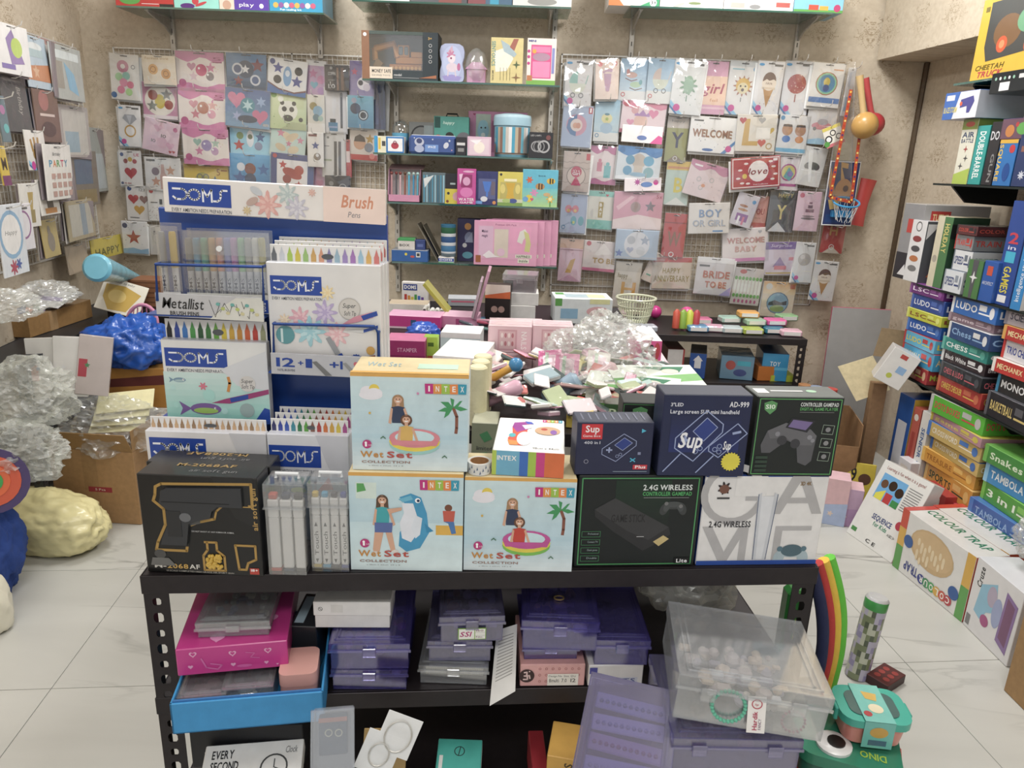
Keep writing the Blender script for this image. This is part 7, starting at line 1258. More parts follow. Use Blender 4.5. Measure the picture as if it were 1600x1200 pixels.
hb('white_carton','white lidded carton with a salmon front near the pool cartons','carton',(676,600),(752,606),555,.22,{'F':'e08a7c','T':'efedea','R':'e0dcd8','*':'e8e4e0'},[('r',0,0,1,.2,'f0ecea'),('r',.3,.5,.7,.75,'c8606a'),('s',.8,.6,.1,'5a6a8a')])
hb('stamper_box','magenta stamper box behind the narrow green box','box',(603,590),(664,592),531,.1,{'F':'9c2a66','T':'c06a90','*':'8a2458'},[('t',.3,.2,.8,.3,'STAMPER','d89ab8','b'),('t',.3,.5,.8,.6,'STAMPER','d89ab8','b'),('r',0,.4,1,.42,'7a1a4c')])
hb('glue_box','narrow green box standing before the magenta box','box',(626,592),(647,592),527,.04,{'F':'4a9a34','*':'7ac04a'},[('r',.2,.5,.8,.95,'a87a4a'),('r',.3,.12,.7,.2,'d8e8b0'),('c',.5,.34,.14,'d8d04a')],Y=2.2)
hb('glue_box','narrow lime box with an orange window beside the salmon carton','box',(662,592),(684,592),526,.04,{'F':'a4c43a','*':'8ab02f'},[('r',.25,.5,.75,.95,'b0582f'),('r',.3,.15,.7,.25,'4a6a1a')],Y=2.2)
p = PZ(660,545,zh); sack('glitter_pouf','blue glittery pouf between the magenta and white boxes','pouf',(PY(660,520,2.6).x,2.62,.86),(.055,.05,.036),3,'2554b8','gloss',.45,5,4,1)
hb('flat_box','long magenta flat box behind the blue pouf','box',(604,512),(688,516),492,.12,{'F':'c83a8c','T':'e0a8c8','*':'b83080'},[('r',.45,.3,.55,.8,'2f5a8a'),('r',0,.85,1,1,'e8c8d8')],m='gloss')
hb('flat_box','pale pink flat clasp box beside the long magenta one','box',(690,512),(745,515),493,.12,{'F':'d890b4','T':'e4b8cc','*':'d098b4'},[('r',.4,.2,.5,.9,'b04a80'),('r',.6,.3,.95,.7,'e0a4c4')],m='gloss')
hb('flat_box','white lidded box with a pale blue side in front of the pink clasp box','box',(688,546),(750,549),519,.13,{'F':'c8dce0','T':'e6e8e8','*':'d8dcdc'},[('r',0,0,1,.3,'e8eaea'),('f',.75,.65,.16,'c89aa4',6)])
hb('flat_box','mauve flat box lying between the magenta boxes and nail kits','box',(690,574),(752,577),556,.12,{'F':'c88aa8','T':'dcb4c8','*':'b87a98'},[('t',.2,.3,.8,.7,'beauty','f0dce4','i')])
hb('flat_box','rose patterned box behind the upper nail kits','box',(765,528),(850,530),506,.12,{'F':'d8a8b0','T':'e4ccd0','*':'d0a0a8'},[('c',.15+.14*k,.5,.12,'e8d0d4') for k in range(6)],m='film')
hb('flat_box','silver grey tin lying behind the pens on the table','tin',(700,478),(745,479),466,.1,{'F':'9a9ea4','T':'b4b8bc','*':'8a8e94'},[('r',.1,.3,.9,.5,'c05a74')])
hb('colour_pencil_box','crayon box with coloured tips against the wall under the glass shelf','box',(628,478),(668,480),440,.03,{'F':'e0dedc','*':'d0ccc8'},[('r',.06,.08,.6,.34,'3a4a8c'),('t',.1,.14,.56,.28,'DOMS','eee','b')]+[('r',.1+.13*k,.5+.05*(k % 3),.2+.13*k,.95,c) for k,c in enumerate(('b83a2f','d08a2f','d0c03a','4a9a4a','3a6ac0','6a4a9a'))])
hb('white_tray','shallow white tray of small bottles in front of the crayon box','tray',(606,494),(668,496),474,.1,{'F':'e2e0da','T':'b8a890','*':'d8d6d0'},[('e',.2+.2*k,.75,.03,.12,'777') for k in range(4)])
for k in range(9):
    q = PY(664 + 8 * (k % 4), 488 - 7 * (k // 4), 3.0)
    o = MB().ring([[(r*math.cos(2*math.pi*i / 12),y,r*math.sin(2*math.pi*i / 12)) for i in range(12)] for r,y in ((.006,0),(.0095,0),(.0095,.12),(.006,.12),(.006,0))],'deddd8',False,False).build('paper_roll','paper',None,Matrix.Translation((q.x,2.98,zh+.0095+.0175*(k // 4))),1)
    tag(o, 'thin white paper roll in the pile beside the tray', 'roll', 'thin paper rolls')
def leanb(label, cat, name, pa, pb, Y, th, d, col, art=None):
    a = PY(*pa, Y); b = PY(*pb, Y); dv = a - b
    tag(boxmesh(th, d, dv.length, col, art, b=.001).build(name, 'gloss', None, frame(b, Vector((dv.z, 0, -dv.x)), dv)), label, cat)
leanb('yellow-green book leaning beside the paper rolls', 'book', 'leaning_book', (662, 444), (700, 490), 2.95, .014, .1, 'a8a83a')
leanb('pink folder leaning against the black box', 'folder', 'leaning_folder', (764, 424), (742, 500), 2.85, .012, .16, 'c898b0')
leanb('grey-pink folder leaning beside the pink one', 'folder', 'leaning_folder', (752, 440), (738, 498), 2.82, .01, .14, 'b8a4b0')
rp = random.Random(3)
for k in range(14):
    q = PY(690 + 4 * k, 488 - (k % 3) * 6, 2.9); c = ('4a8a94', 'c05a74', '8ac0b8', '3a4a6a', 'd8a0b0', '55606a', '6ab0c0')[k % 7]
    o = MB().lathe([(.003,0),(.006,.006),(.006,.11),(.003,.13)],c,8).build('gel_pen','plastic',None,Matrix.Translation((q.x,2.9,zh+.008+.011*(k % 3))) @ rot('Z',rp.uniform(-60,60)) @ rot('Y',90),1)
    tag(o,{'4a8a94':'teal','c05a74':'rose','8ac0b8':'mint','3a4a6a':'navy','d8a0b0':'pale pink','55606a':'grey','6ab0c0':'aqua'}[c]+' gel pen in the loose heap on the table','pen','loose gel pens')
hb('sunglasses_box','black box with an orange and yellow top panel','box',(757,500),(796,502),444,.06,{'F':'26201f','*':'3a2c28'},[('r',0,0,1,.38,'d86a34'),('p',[(0,0),(1,0),(1,.18),(0,.3)],'e8dcd0'),('c',.38,.68,.13,'b89a90'),('c',.66,.68,.13,'b89a90')])
hb('small_carton','lower plain white carton in the stack behind the nail kits','carton',(788,498),(836,499),477,.12,{'F':'deddda','T':'e8e6e2','*':'cfcdc8'})
l1 = 'lower plain white carton in the stack behind the nail kits'; Y1 = ST[l1]['Y']
hb('small_carton','upper plain white carton in the stack behind the nail kits','carton',(793,476),(841,476),457,.12,{'F':'e0dfdc','T':'eae8e4','*':'d0cec8'},z=above(l1),Y=Y1+.01)
l2 = 'upper plain white carton in the stack behind the nail kits'
p = ST[l2]; cbox('dark organiser box with a clear lid on the white cartons',Matrix.Translation((p['M'].translation.x - .012,Y1+.08,p['z']+.001)) @ rot('Z',-4),.14,.13,.075,'frost',ribs=False)
slab('organiser_tray','dark green tray inside the clear organiser box','tray',(p['M'].translation.x - .012,Y1+.08,p['z']+.004),.125,.115,.055,-4,0,0,'44504e',m='plastic')
hb('activity_box','white activity box with a child picture and green corner','box',(866,505),(955,507),466,.16,{'F':'d8e0e2','T':'dfe4e4','*':'cfd6d8'},[('r',0,0,.12,.3,'5aa04a'),('r',.1,.4,.4,.8,'8ab4d0'),('e',.75,.5,.2,.2,'d8a8ac'),('r',.6,.0,.95,.2,'d8d8a0')],topart=[('r',.05,.1,.2,.4,'5aa04a'),('r',.2,.3,.6,.8,'a8bcc4'),('r',.6,.3,.9,.8,'dcdca8')])
# ladybird-print pink boxes
LB = [('p',[(0,0),(.6,0),(.5,1),(0,1)],'c8407c'),('c',.35,.4,.2,'a02a3c'),('e',.6,.5,.12,.3,'2a2426'),('e',.3,.72,.16,.14,'34282a'),('e',.82,.5,.12,.4,'b03a44')]
hb('doll_box','lower pink and black printed doll box','toy box',(995,592),(1043,594),566,.2,{'F':'c84a84','T':'e8dce0','*':'d06a94'},LB)
hb('doll_box','upper pink and black printed doll box under a plastic bag','toy box',(992,565),(1032,566),531,.2,{'F':'d0508c','T':'ece4e6','*':'d87aa0'},LB,z=above('lower pink and black printed doll box'),Y=ST['lower pink and black printed doll box']['Y']+.015)
# pinball game boxes and flyers near the front
hb('pinball_box','green and dark pinball game box lying behind the navy cartons','game box',(912,655),(1030,663),628,.2,{'F':'3a5a34','T':'6a6a60','L':'6aa04a','*':'4a7a3a'},[('t',.32,.3,.9,.7,'Pinball','cfe0b8','b'),('r',0,0,.26,1,'5a9040')],topart=[('e',.35,.5,.2,.25,'9a4a44'),('p',[(.4,.3),(.9,.35),(.7,.7)],'5a7a44'),('e',.6,.6,.25,.12,'a89a7a')],m='film',yaw=-6)
s = ST['green and dark pinball game box lying behind the navy cartons']
for k, (yaw, dx, dy) in enumerate(((-14, .03, .16), (8, .1, .24))):
    slab('flyer',('white and green flyer lying over the pinball box','green and white flyer lying under the plastic bag')[k],'flyer',s['M'] @ Vector((dx,dy,s['h']+.004+.01*k)),.26,.16,.002,yaw,8,0,'e2e6dc',top=[('p',[(0,.6),(1,.4),(1,.7),(0,.9)],'7ab06a'),('p',[(.3,.1),(.9,.1),(.8,.35)],'3a7a5a'),('t',.1,.7,.7,.85,'FUNNY GAME','b04a4a','b'),('e',.7,.3,.1,.1,'d8d0c0')],m='paper')
hb('red_box','small red box corner beside the pinball box','box',(886,650),(908,655),627,.06,{'F':'b83a34','*':'c84a40'},[('r',.2,.3,.8,.7,'d8d0c0')],yaw=-30)
hb('gold_wrap','gold foil packet beside the small navy carton','packet',(884,668),(925,672),642,.05,'c0a53a',[('p',[(.1,.2),(.5,.1),(.3,.6)],'e0d080')],m='film',yaw=-10)
hb('game_carton','brown-green carton standing between the pool cartons','carton',(736,720),(776,722),660,.09,{'F':'8a8f74','T':'a8a890','*':'7a7a64'},[('p',[(.3,.3),(.6,.2),(.8,.4),(.5,.5)],'4a8a5a'),('t',.2,.6,.8,.7,'limited','444'),('p',[(.2,.8),(.6,.75),(.7,.9)],'5a9a6a')],z=.8015+.0)
# cream foam rolls
for k in range(3):
    q = PY(741+4*k,640+22*(k % 2),1.62+.05*k); tag(MB().lathe([(.02,0),(.024,.004),(.024,.15),(.02,.154)],'ddd6ac',14).build('foam_roll','cloth',None,Matrix.Translation((q.x,1.76+.055*k,.8615)),1),'cream foam roll standing between the pool cartons and white carton','roll','cream foam rolls')
# big clear bag of small toys, with things in it
sack('plastic_bag','large clear plastic bag slumped over the middle of the table','plastic bag',PZ(938,612,zh)+Vector((0,.08,.03)),(.14,.16,.085),11,'fff','bag',.6,2.2,5,.75)
sack('plastic_bag','milky plastic bag standing beside the white activity box','plastic bag',PZ(948,560,zh)+Vector((0,.0,.0)),(.1,.09,.085),14,'fff','bagw',.55,2.2,5,.8)
def rod(name, label, cat, pa, pb, Y, r, col, m='gloss', col2=None):
    a = PY(*pa,Y); b = PY(*pb,Y); mb = MB().tube([a,a+(b - a)*.1,a+(b - a)*.55,a+(b - a)*.9,b],r,col,10,rs=[r*.6,r,r*.9,r,r*.6])
    if col2: mb.ball(b, r * 1.7, col2, 12)
    tag(mb.build(name, m, None, None, 1), label, cat)
rod('toy_paint_roller','toy with a yellow handle and blue swirl head on the table','toy',(768,592),(806,570),1.95,.012,'c9962f','plastic','3a86b8')
rod('pink_bundle', 'pink plastic bundle lying before the nail kits', 'bundle', (752, 628), (815, 602), 1.85, .022, 'd8a8bc', 'film')
rod('blue_bundle', 'grey-blue plastic bundle inside the clear bag', 'bundle', (850, 625), (905, 592), 2.0, .03, '9ab4c8', 'film')
rod('pink_bundle', 'light rose plastic bundle inside the clear bag', 'bundle', (915, 600), (965, 575), 2.1, .028, 'dcb4bc', 'film')
for k,(px,py,Y,yw,c,lb) in enumerate(((860,566,2.08,-20,'d04a90','hot pink hair card leaning on the nail kits'),(885,572,2.06,-8,'dc88ac','rose hair card beside the hot pink one'),(935,568,2.12,12,'e2dcd4','white label card inside the clear bag'))):
    slab('hair_card',lb,'card',PY(px,py,Y) - Vector((0,0,.04)),.07,.004,.08,yw,-35,12*(k - 1),c,[('r',.2,.2,.8,.8,'e8c8d4'),('r',.3,.1,.45,.95,'b8d0b8'),('t',.3,.84,.8,.92,'HAIR','fff','b')],m='film')
m = MB(); rr = random.Random(44); cs = ['c86a64','d8b4b0','9ab0b8','6a6a6c','e0d8d0','a8b48a','d0a8b8','4a5a5a','d8cc8a','b8d0cc','e4e2de','dca0b8','ded6d4','d4c8cc','e0e4e0']
for k in range(130):
    T = Matrix.Translation((rr.uniform(-.32,.34),rr.uniform(-.27,.25),rr.uniform(.03,.075))) @ rot('Z',rr.uniform(0,180)) @ rot('X',rr.uniform(-35,35)) @ rot('Y',rr.uniform(-25,25))
    t_ = MB(); w_,d_,h_ = rr.uniform(.02,.05),rr.uniform(.012,.03),rr.uniform(.002,.008); t_.box(-w_,-d_,-h_,w_,d_,h_,{'T':rr.choice(cs),'*':rr.choice(cs)},.003)
    m.v += [tuple(T @ Vector(q)) for q in t_.v]; n0 = len(m.v) - len(t_.v); m.f += [tuple(i + n0 for i in q) for q in t_.f]; m.c += t_.c
tag(m.build('small_packets','film',None,Matrix.Translation((.12,2.03,zh))),'jumble of small toy and hairband packets heaped on the crowded table','packets',None,'stuff')
# ---------------------------------------------------------------- second black rack at the back wall, on the right
A = PZ(1261, 531, .73)
make_rack('slotted_rack','black slotted rack of clay packs against the back wall under the packets',Matrix.Translation((A.x - 1.3,A.y,0)),1.3,.48,(.73,.5),.73,BK,.04,.03)
zb = .7315
SB = lambda label,px,py,c,w=.1,yaw=0,z=zb,h=.03,d=.07:slab('clay_pack',label,'clay pack',PZ(px,py,z),w,d,h,yaw,0,0,c,[('r',.1,.2,.9,.8,'e8e4e0')],m='film',group='clay packs on the back rack',b=.008)
for lab,px,py,c,yaw,z in (('bright pink clay pack next to the basket side',1095,505,'d8709a',6,zb),('blue clay pack at the rack edge',1089,517,'4a8ab4',0,zb),('light pink clay pack between blue and grey ones',1114,517,'d8a0b8',-4,zb),('mint grey clay pack on the heap',1139,503,'9cc0b0',8,zb+.031),('pale blue-grey clay pack at the rack edge',1142,519,'b0c0c4',0,zb),('orange and pink clay pack on top of the heap',1168,495,'e0a03a',0,zb+.062),('sage green clay pack on the heap',1178,507,'9abaa0',6,zb+.031),('lime clay pack at the rack edge',1174,521,'a8b83a',3,zb),('hot pink clay pack on the heap near the corner post',1210,507,'e05aa0',4,zb+.031),('dark teal clay pack at the rack edge',1208,520,'2f7a94',0,zb),('pale pink clay pack beside the corner post',1234,524,'e0b0c0',-3,zb),('green moulded clay pack beneath the landscape packet',1228,500,'8ab884',10,zb+.031)):SB(lab,px,py,c,yaw=yaw,z=z)
q = PZ(993, 488, zb); q.y = A.y + .16
root = empty('plastic_basket', mtx=Matrix.Translation((PY(993, 480, q.y).x, q.y, zb + .02))); m = MB(); n = 36; hb_ = .125
for i in range(n):
    a = 2*math.pi*i / n; m.tube([(.06*math.cos(a),.06*math.sin(a),0),(.078*math.cos(a),.078*math.sin(a),hb_*.4),(.095*math.cos(a),.095*math.sin(a),hb_)],.0026,'cdd0b4',4)
m.build('basket_ribs', 'plastic', root)
m = MB()
for z,r in ((0,.061),(hb_*.35,.077),(hb_*.7,.087),(hb_,.097)):m.tube([(r*math.cos(2*math.pi*i / 30),r*math.sin(2*math.pi*i / 30),z) for i in range(31)],.0035 if z < hb_ else .006,'d4d7bc',6)
m.build('basket_hoops', 'plastic', root, None, 1); MB().lathe([(.002, .0), (.06, .001)], 'c4c8ac', 24).build('basket_base', 'plastic', root)
tag(root, 'pale green slotted plastic basket in front of the letter H packet', 'basket')
slab('tissue_box', 'grey box the green basket stands on', 'box', (root.matrix_world.translation.x, q.y, zb), .12, .1, .018, 0, 0, 0, 'b8b4b8')
for lab,px,py,r,c,m_ in (('magenta clay ball on the back rack',1023,497,.034,'c82a84','gloss'),('lilac ball beside the pink box',964,497,.026,'b088c0','gloss'),('small orange ball beside the lilac one',955,494,.018,'e0b070','gloss'),('pink ball beside the striped toy',1072,500,.036,'e04a94','gloss')):
    q = PZ(px, py, zb); tag(MB().ball((q.x, max(q.y, A.y + .05), zb + r), r, c, 16).build('ball', m_, None, None, 2), lab, 'ball')
q = PZ(1056, 500, zb); m = MB()
for k, c in enumerate(('c8503a', '8ab03a', 'c8d03a', 'b83a44')): m.lathe([(.004, 0), (.018, .006), (.018, .085), (.006, .1)], c, 12, -.05 + .033 * k)
tag(m.build('striped_toy', 'film', None, Matrix.Translation((q.x, A.y + .13, zb + .001)), 1), 'red and lime striped toy beside the pink ball', 'toy')
slab('pink_box','translucent pink box beside the basket','box',(PY(957,490,A.y+.2).x,A.y+.2,zb),.12,.09,.07,0,0,0,'c8a0b4',m='film')
for k in range(3):slab('silver_pack','silver foil pack lined up beside the magenta ball','packet',(PY(983+17*k,505,A.y+.07).x,A.y+.07,zb),.055,.07,.03,4*k,0,0,'b4b8c4',m='film',group='silver packs',b=.008)
zs_ = .5015
def low2(label, x0, x1, yt, yb, c, art=None, yaw=0, z=zs_, **kw):
    Y = A.y + .06; a = PY(x0, yb, Y); b = PY(x1, yb, Y); h = PY(x0, yt, Y).z - z
    slab('toy_carton',label,'carton',((a.x+b.x) / 2,Y+.1,z),b.x - a.x,.2,max(h,.02),yaw,0,0,c,art,**kw); return z+max(h,.02)+.001
low2('white carton with a red stripe on the back rack lower shelf',1040,1066,545,590,{'F':'dcd8d6','*':'8a4a44'},[('r',.9,0,1,1,'b03a3a')])
low2('blue carton with a white house sign on the back rack lower shelf',1083,1108,552,590,{'F':'2a56a4','*':'6a6a70'},[('r',.3,.2,.7,.6,'e8e8ec'),('p',[(.2,.3),(.5,.08),(.8,.3)],'e8e8ec')],-14)
low2('silver and blue toy packet on the lower back shelf',1130,1180,556,592,'6a94b0',[('e',.3,.4,.15,.2,'b04a44'),('r',.5,.2,.9,.4,'3ab0c8'),('e',.6,.7,.2,.15,'3a4a8a')],-10,m='film')
low2('cyan carton beside the corner post on the lower back shelf',1193,1232,552,592,{'F':'2f9ad0','*':'3a6a9a'},[('t',.3,.3,.7,.45,'TOY','e8f0f4','b'),('r',0,.5,1,.6,'5ab8e0')],-8,m='gloss')
low2('orange packet beneath the cyan carton', 1180, 1225, 572, 596, 'd07a2a', None, 4, m='film')
low2('lime yellow card box standing behind the gamepad carton',1199,1238,586,620,{'F':'bccc2a','*':'a8b82a'},[('t',.1,.78,.9,.86,'ROBOT COLLECTION','444','b')],0,z=.42)
# ---------------------------------------------------------------- left side: wire panel, shelf, bags and carton
def LP(px, py, off): return PP(px, py, LW0 + LWN * off, LWN)
a = LP(118, 76, .012); L0 = (a - LW0).dot(LWD)
pw, pz0, pz1 = 1.25, 1.0, a.z
LM = frame(LW0 + LWD * (L0 + pw) + LWN * .012 + Vector((0, 0, pz0)), -LWD)
PANW = grid_panel(pw, pz1 - pz0, LM, 'white wire grid panel of hanging packets on the side wall', .03)
NL = 0
def pl_(x0, y0, x1, y1, off, bg, label, art, n=0, tilt=0):
    global NL; NL += 1
    xm,ym = (x0+x1) / 2,(y0+y1) / 2; c = LP(xm,ym,off); w = (LP(x1,ym,off) - LP(x0,ym,off)).length; h = abs(LP(xm,y0,off).z - LP(xm,y1,off).z)
    for k in range(n, -1, -1):
        M = frame(c - LWN*(.012*k) - Vector((0,0,.004*k)),-LWD) @ rot('Y',tilt+(3 if k % 2 else 0)) @ rot('X',random.uniform(-3,3)) @ rot('Z',random.uniform(-6,6)) @ Matrix.Translation((0,0,-h / 2))
        o = boxmesh(w,.006,h,bg if k == 0 else ('b8a8a4','8a7f84','c4beb8')[k % 3],art+slot() if k == 0 else None,b=.002).build('party_packet','film',None,M)
        tag(o,label if k == 0 else 'spare packet on the same hook behind the '+' '.join(label.split()[:8]),'packet','packets on the side wall' if k == 0 else 'spare side wall packets')
    t = LM.inverted() @ (c + Vector((0, 0, h * .46))); hook(PANW, Matrix.Translation((t.x, 0, t.z)) @ Matrix.Diagonal((1, max(.3, off / .13), 1, 1)))
pl_(0,40,42,116,.17,'e2dfdc','white packet with a green and purple party hat picture',[('p',[(.3,.3),(.5,.1),(.8,.75),(.4,.8)],'9a84b0'),('c',.6,.45,.2,'b8cc6a'),('r',.1,.8,.5,.9,'8a7ab0')],1)
pl_(40,58,76,138,.11,'b8c8d4','pale blue packet with a tiered cake over orange stripes',[('e',.5,.2,.3,.08,'dfe4e4'),('r',.2,.25,.8,.4,'b0c4c8'),('p',[(0,.6),(1,.5),(1,.85),(0,.85)],'c88a64'),('s',.4,.68,.15,'d8b090')],1)
pl_(66,64,96,150,.06,'b89490','dusky pink packet behind the baby blue one',[('r',.1,.1,.3,.9,'d0a8a4'),('r',.5,.1,.7,.9,'9a7a78')],2)
pl_(84,74,128,156,.13,'b4b8b4','clear packet with a blue baby shape at the panel end',[('p',[(.4,.3),(.7,.5),(.8,.9),(.5,.8)],'8ab8d4'),('r',.1,.1,.9,.25,'d8e0e0'),('r',.1,.3,.35,.8,'a09a90')],2)
pl_(8,118,42,206,.14,'5a5856','dark grey packet of silver lettering',[('t',.6,.2,.75,.7,'Birthday','a8a49c','ui'),('r',.15,.05,.85,.12,'77746e')],2)
pl_(38, 140, 66, 200, .09, '8498b0', 'slate blue packet with pale figures', [('e', .5, .35, .25, .18, 'a8b8c8'), ('c', .5, .75, .2, 'b8b060')])
pl_(57,142,92,222,.12,'7a6054','brown packet with pink loops',[('c',.4,.2,.2,'a8706a'),('r',.2,.45,.8,.5,'d8c4bc'),('e',.5,.75,.3,.15,'5a4640')],1)
pl_(96,166,140,246,.1,'b0a8a4','grey packet in front of a dark stack of cards',[('r',.1,.1,.9,.95,'c4c0b8'),('r',.15,.5,.6,.9,'9ab0bc')],2)
pl_(42,204,73,266,.15,'e2dfd8','white packet with a golden hand print',[('e',.5,.6,.22,.16,'b08a4a'),('l',[(.3,.5),(.25,.25)],.1,'b08a4a'),('l',[(.45,.45),(.42,.2)],.1,'b08a4a'),('l',[(.6,.45),(.62,.2)],.1,'b08a4a'),('l',[(.7,.55),(.85,.38)],.1,'b08a4a')]+ribbon()[:3])
pl_(70,226,116,312,.18,'e6e3dd','white card lettered PARTY in many colours',[('t',.15+.14*k,.28,.27+.14*k,.4,ch,c,'b') for k,(ch,c) in enumerate(zip('PARTY',('4a9ac0','d87a3a','5aa05a','c84a6a','3a8ab0')))]+[('t',.3,.14,.6,.2,'Birthday','777','i')]+[('r',.2+.2*(k % 4),.52+.16*(k // 4),.34+.2*(k % 4),.62+.16*(k // 4),'c09a90') for k in range(12)],1)
pl_(112,236,152,322,.09,'7a7064','brown and blue packet beside the PARTY card',[('r',.2,.15,.8,.6,'5a6a80'),('r',.1,.7,.9,.95,'8a7a50')],2)
pl_(140, 200, 166, 300, .05, 'a0a8a8', 'grey-blue card at the far end of the side panel', [('r', .1, .4, .9, .95, 'b8c4cc')], 1)
pl_(60,280,93,336,.15,'e0dcd4','white packet with a whisky bottle picture',[('r',.42,.1,.58,.35,'8a5a2a'),('r',.34,.35,.66,.8,'5a5048'),('r',.2,.8,.8,.95,'c88a44')],1)
pl_(34,286,61,356,.15,'dfdcd6','white packet with a champagne glass picture',[('p',[(.4,.2),(.7,.2),(.62,.6),(.46,.6)],'b8a060'),('r',.35,.6,.72,.9,'9a8a5a')],1)
pl_(0,318,42,432,.2,'d8dce2','white packet with a large pale blue circle',[('c',.45,.42,.46,'8ab0d0'),('c',.45,.42,.38,'e8e6e4'),('t',.2,.36,.7,.42,'Happy','888','i'),('f',.4,.88,.16,'b0405a',7),('f',.6,.85,.12,'4a5aa0',6)])
pl_(24, 318, 52, 392, .15, 'e0dde2', 'white packet with a mauve ring', [('o', .5, .45, .4, .06, '9a6a9a'), ('r', .2, .08, .8, .12, '666')])
pl_(66,342,93,402,.12,'b8a468','yellow-brown packet with a grey rabbit shape',[('e',.5,.6,.22,.26,'8a8074'),('e',.45,.3,.1,.14,'8a8074')],2)
pl_(104,312,150,374,.12,'a89a7a','gold-edged card stack under the PARTY card',[('r',.1,.1,.9,.9,'b8b4a8'),('r',.5,.1,.7,.9,'8a98a4')],2)
pl_(106,380,138,426,.08,'a89884','beige hexagon shaped packet low on the side panel',[('p',[(.2,.1),(.8,.1),(1,.5),(.8,.95),(.2,.95),(0,.5)],'b8a68e')])
pl_(148, 370, 188, 402, .1, 'bfae3a', 'yellow happy birthday banner packet', [('t', .1, .5, .9, .85, 'HAPPY', '6a6420', 'b')])
pl_(0,228,14,290,.2,'d0b43a','yellow packet with a dark letter at the panel edge',[('t',.2,.3,.8,.6,'M','4a3a2a','b'),('r',0,.75,1,1,'7a3a6a')])
pl_(0, 150, 12, 222, .18, '6a7a80', 'turquoise grey packet at the panel edge', [('c', .5, .3, .3, 'b07aa0'), ('c', .6, .7, .3, '6ab0b0')])
# shelf along the side wall
zl_ = .72
a = PZ(75, 545, zl_); b = PZ(165, 490, zl_); od = (a - LW0).dot(LWN)
SM = frame(LW0 + LWD * 1.5 + LWN * (od + .01), -LWD)
make_rack('slotted_rack', 'black slotted rack under the side wall packets', SM, 1.4, od - .02, (zl_, .42), .72, '33363c', .035, .03)
zq = zl_ + .0015
def lo(name,label,cat,bl,br,top,d,cols,art=None,z=zq,m='card',**kw):return box(name,label,cat,bl,br,top,z=z,d=d,cols=cols,art=art,m=m,**kw)
lo('cardboard_tray','brown cardboard tray of small packets on the side rack','tray',(48,528),(145,495),478,.2,{'F':'9a7440','T':'8a7050','*':'94703e'},[('r',.3,.0,.42,1,'a8865a')],m='kraft',h=.085)
s = ST['brown cardboard tray of small packets on the side rack']
filler('small green, orange and silver packets in the cardboard tray',s['M'] @ Matrix.Translation((0,.1,s['h'] - .02)),.26,.16,.06,['4a8a4a','d07a4a','c8ccc8','b84a44','8a9a8a','dcd8d0','6a4a8a'],70,51,.012,.026)
slab('poster','white poster lying on the cardboard tray','poster',s['M'] @ Vector((0,.12,s['h']+.05)),.3,.16,.004,0,14,8,'c8c6c6',top=[('p',[(.4,.5),(.9,.4),(.95,.6),(.5,.8)],'6a4a98')],m='paper')
lo('blue_carton','navy carton with a small white logo on the side rack','carton',(0,520),(46,507),490,.12,'23386a',[('r',.5,.25,.95,.75,'2f4a84'),('t',.6,.32,.85,.45,'NEXT','c8ccd8')],z=zq+.03)
lo('striped_carton','pink and maroon striped carton at the rack edge','carton',(2,548),(74,540),516,.1,{'F':'d8a8b4','*':'cfa0ac'},[('r',.45+.035*k,0,.46+.035*k,1,'9a4a60') for k in range(16)]+[('r',0,.3+.12*k,.4,.33+.12*k,'9a4a60') for k in range(5)],z=.655)
slab('slim_carton', 'grey carton under the striped one', 'carton', (PZ(30, 555, .56)), .22, .1, .09, 80, 0, 0, '8a8682')
p = LP(185,470,.3); slab('foil_packet','white packet with a golden foil figure on the side rack','packet',p+Vector((-.02,0,-.06)),.2,.006,.16,14,-28,18,'e6e0d0',[('p',[(.08,.2),(.5,.15),(.9,.3),(.7,.9),(.3,.95),(.1,.6)],'c9a544'),('e',.4,.5,.2,.2,'dcc070'),('t',.2,.04,.7,.1,'Ready to baby','777','i')],m='film')
p = LP(150, 418, .3); q = LP(226, 436, .3); mm = MB(); dv = q - p
mm.tube([p, p + dv * .02, p + dv * .5, q], .06, '6fbcd4', 20, rs=[.05, .062, .036, .004])
hat = mm.build('cone_hat', 'film', None, None, 1); tag(hat, 'turquoise cone party hat lying on the side rack', 'party hat')
sack('plastic_bag','clear plastic bag lying on the side rack','plastic bag',LP(70,455,.25) - Vector((0,0,.05)),(.09,.12,.045),21,'fff','bag',.5,2.6,5,.8)
sack('plastic_bag','clear bag of coloured toys at the near end of the side rack','plastic bag',LP(10,470,.3) - Vector((0,0,.06)),(.09,.1,.05),22,'fff','bag',.5,2.6,5,.8)
# floor side: wicker box, blue bag, cartons and bags
p = PY(232,478,3.55); slab('wicker_box','brown wicker-look box behind the pen stand','box',(p.x,3.6,p.z),.16,.14,.13,0,0,0,'8a5a38',[('r',.04,.08+.18*k,.96,.12+.18*k,'6a4228') for k in range(5)],m='kraft')
slab('side_table', 'dark low table carrying the wicker box', 'table', (p.x, 3.6, .001), .3, .3, p.z - .002, 0, 0, 0, '26262a', m='metal')
p = PY(215, 610, 3.1); zc = PY(215, 572, 3.1).z
slab('flat_carton','orange brown carton under the blue plastic bag','carton',(p.x,3.22,.41),.28,.3,zc - .412,4,0,0,{'T':'c8903a','F':'b8802f','*':'a87430'},[('p',[(0,.3),(1,.15),(1,.4),(0,.5)],'6a2f2a')],m='card')
slab('flat_carton','white grey carton below the orange brown one','carton',(p.x+.01,3.21,.001),.3,.3,.408,2,0,0,'b8b4ac',[('r',.1,.2,.5,.4,'d8d4cc')])
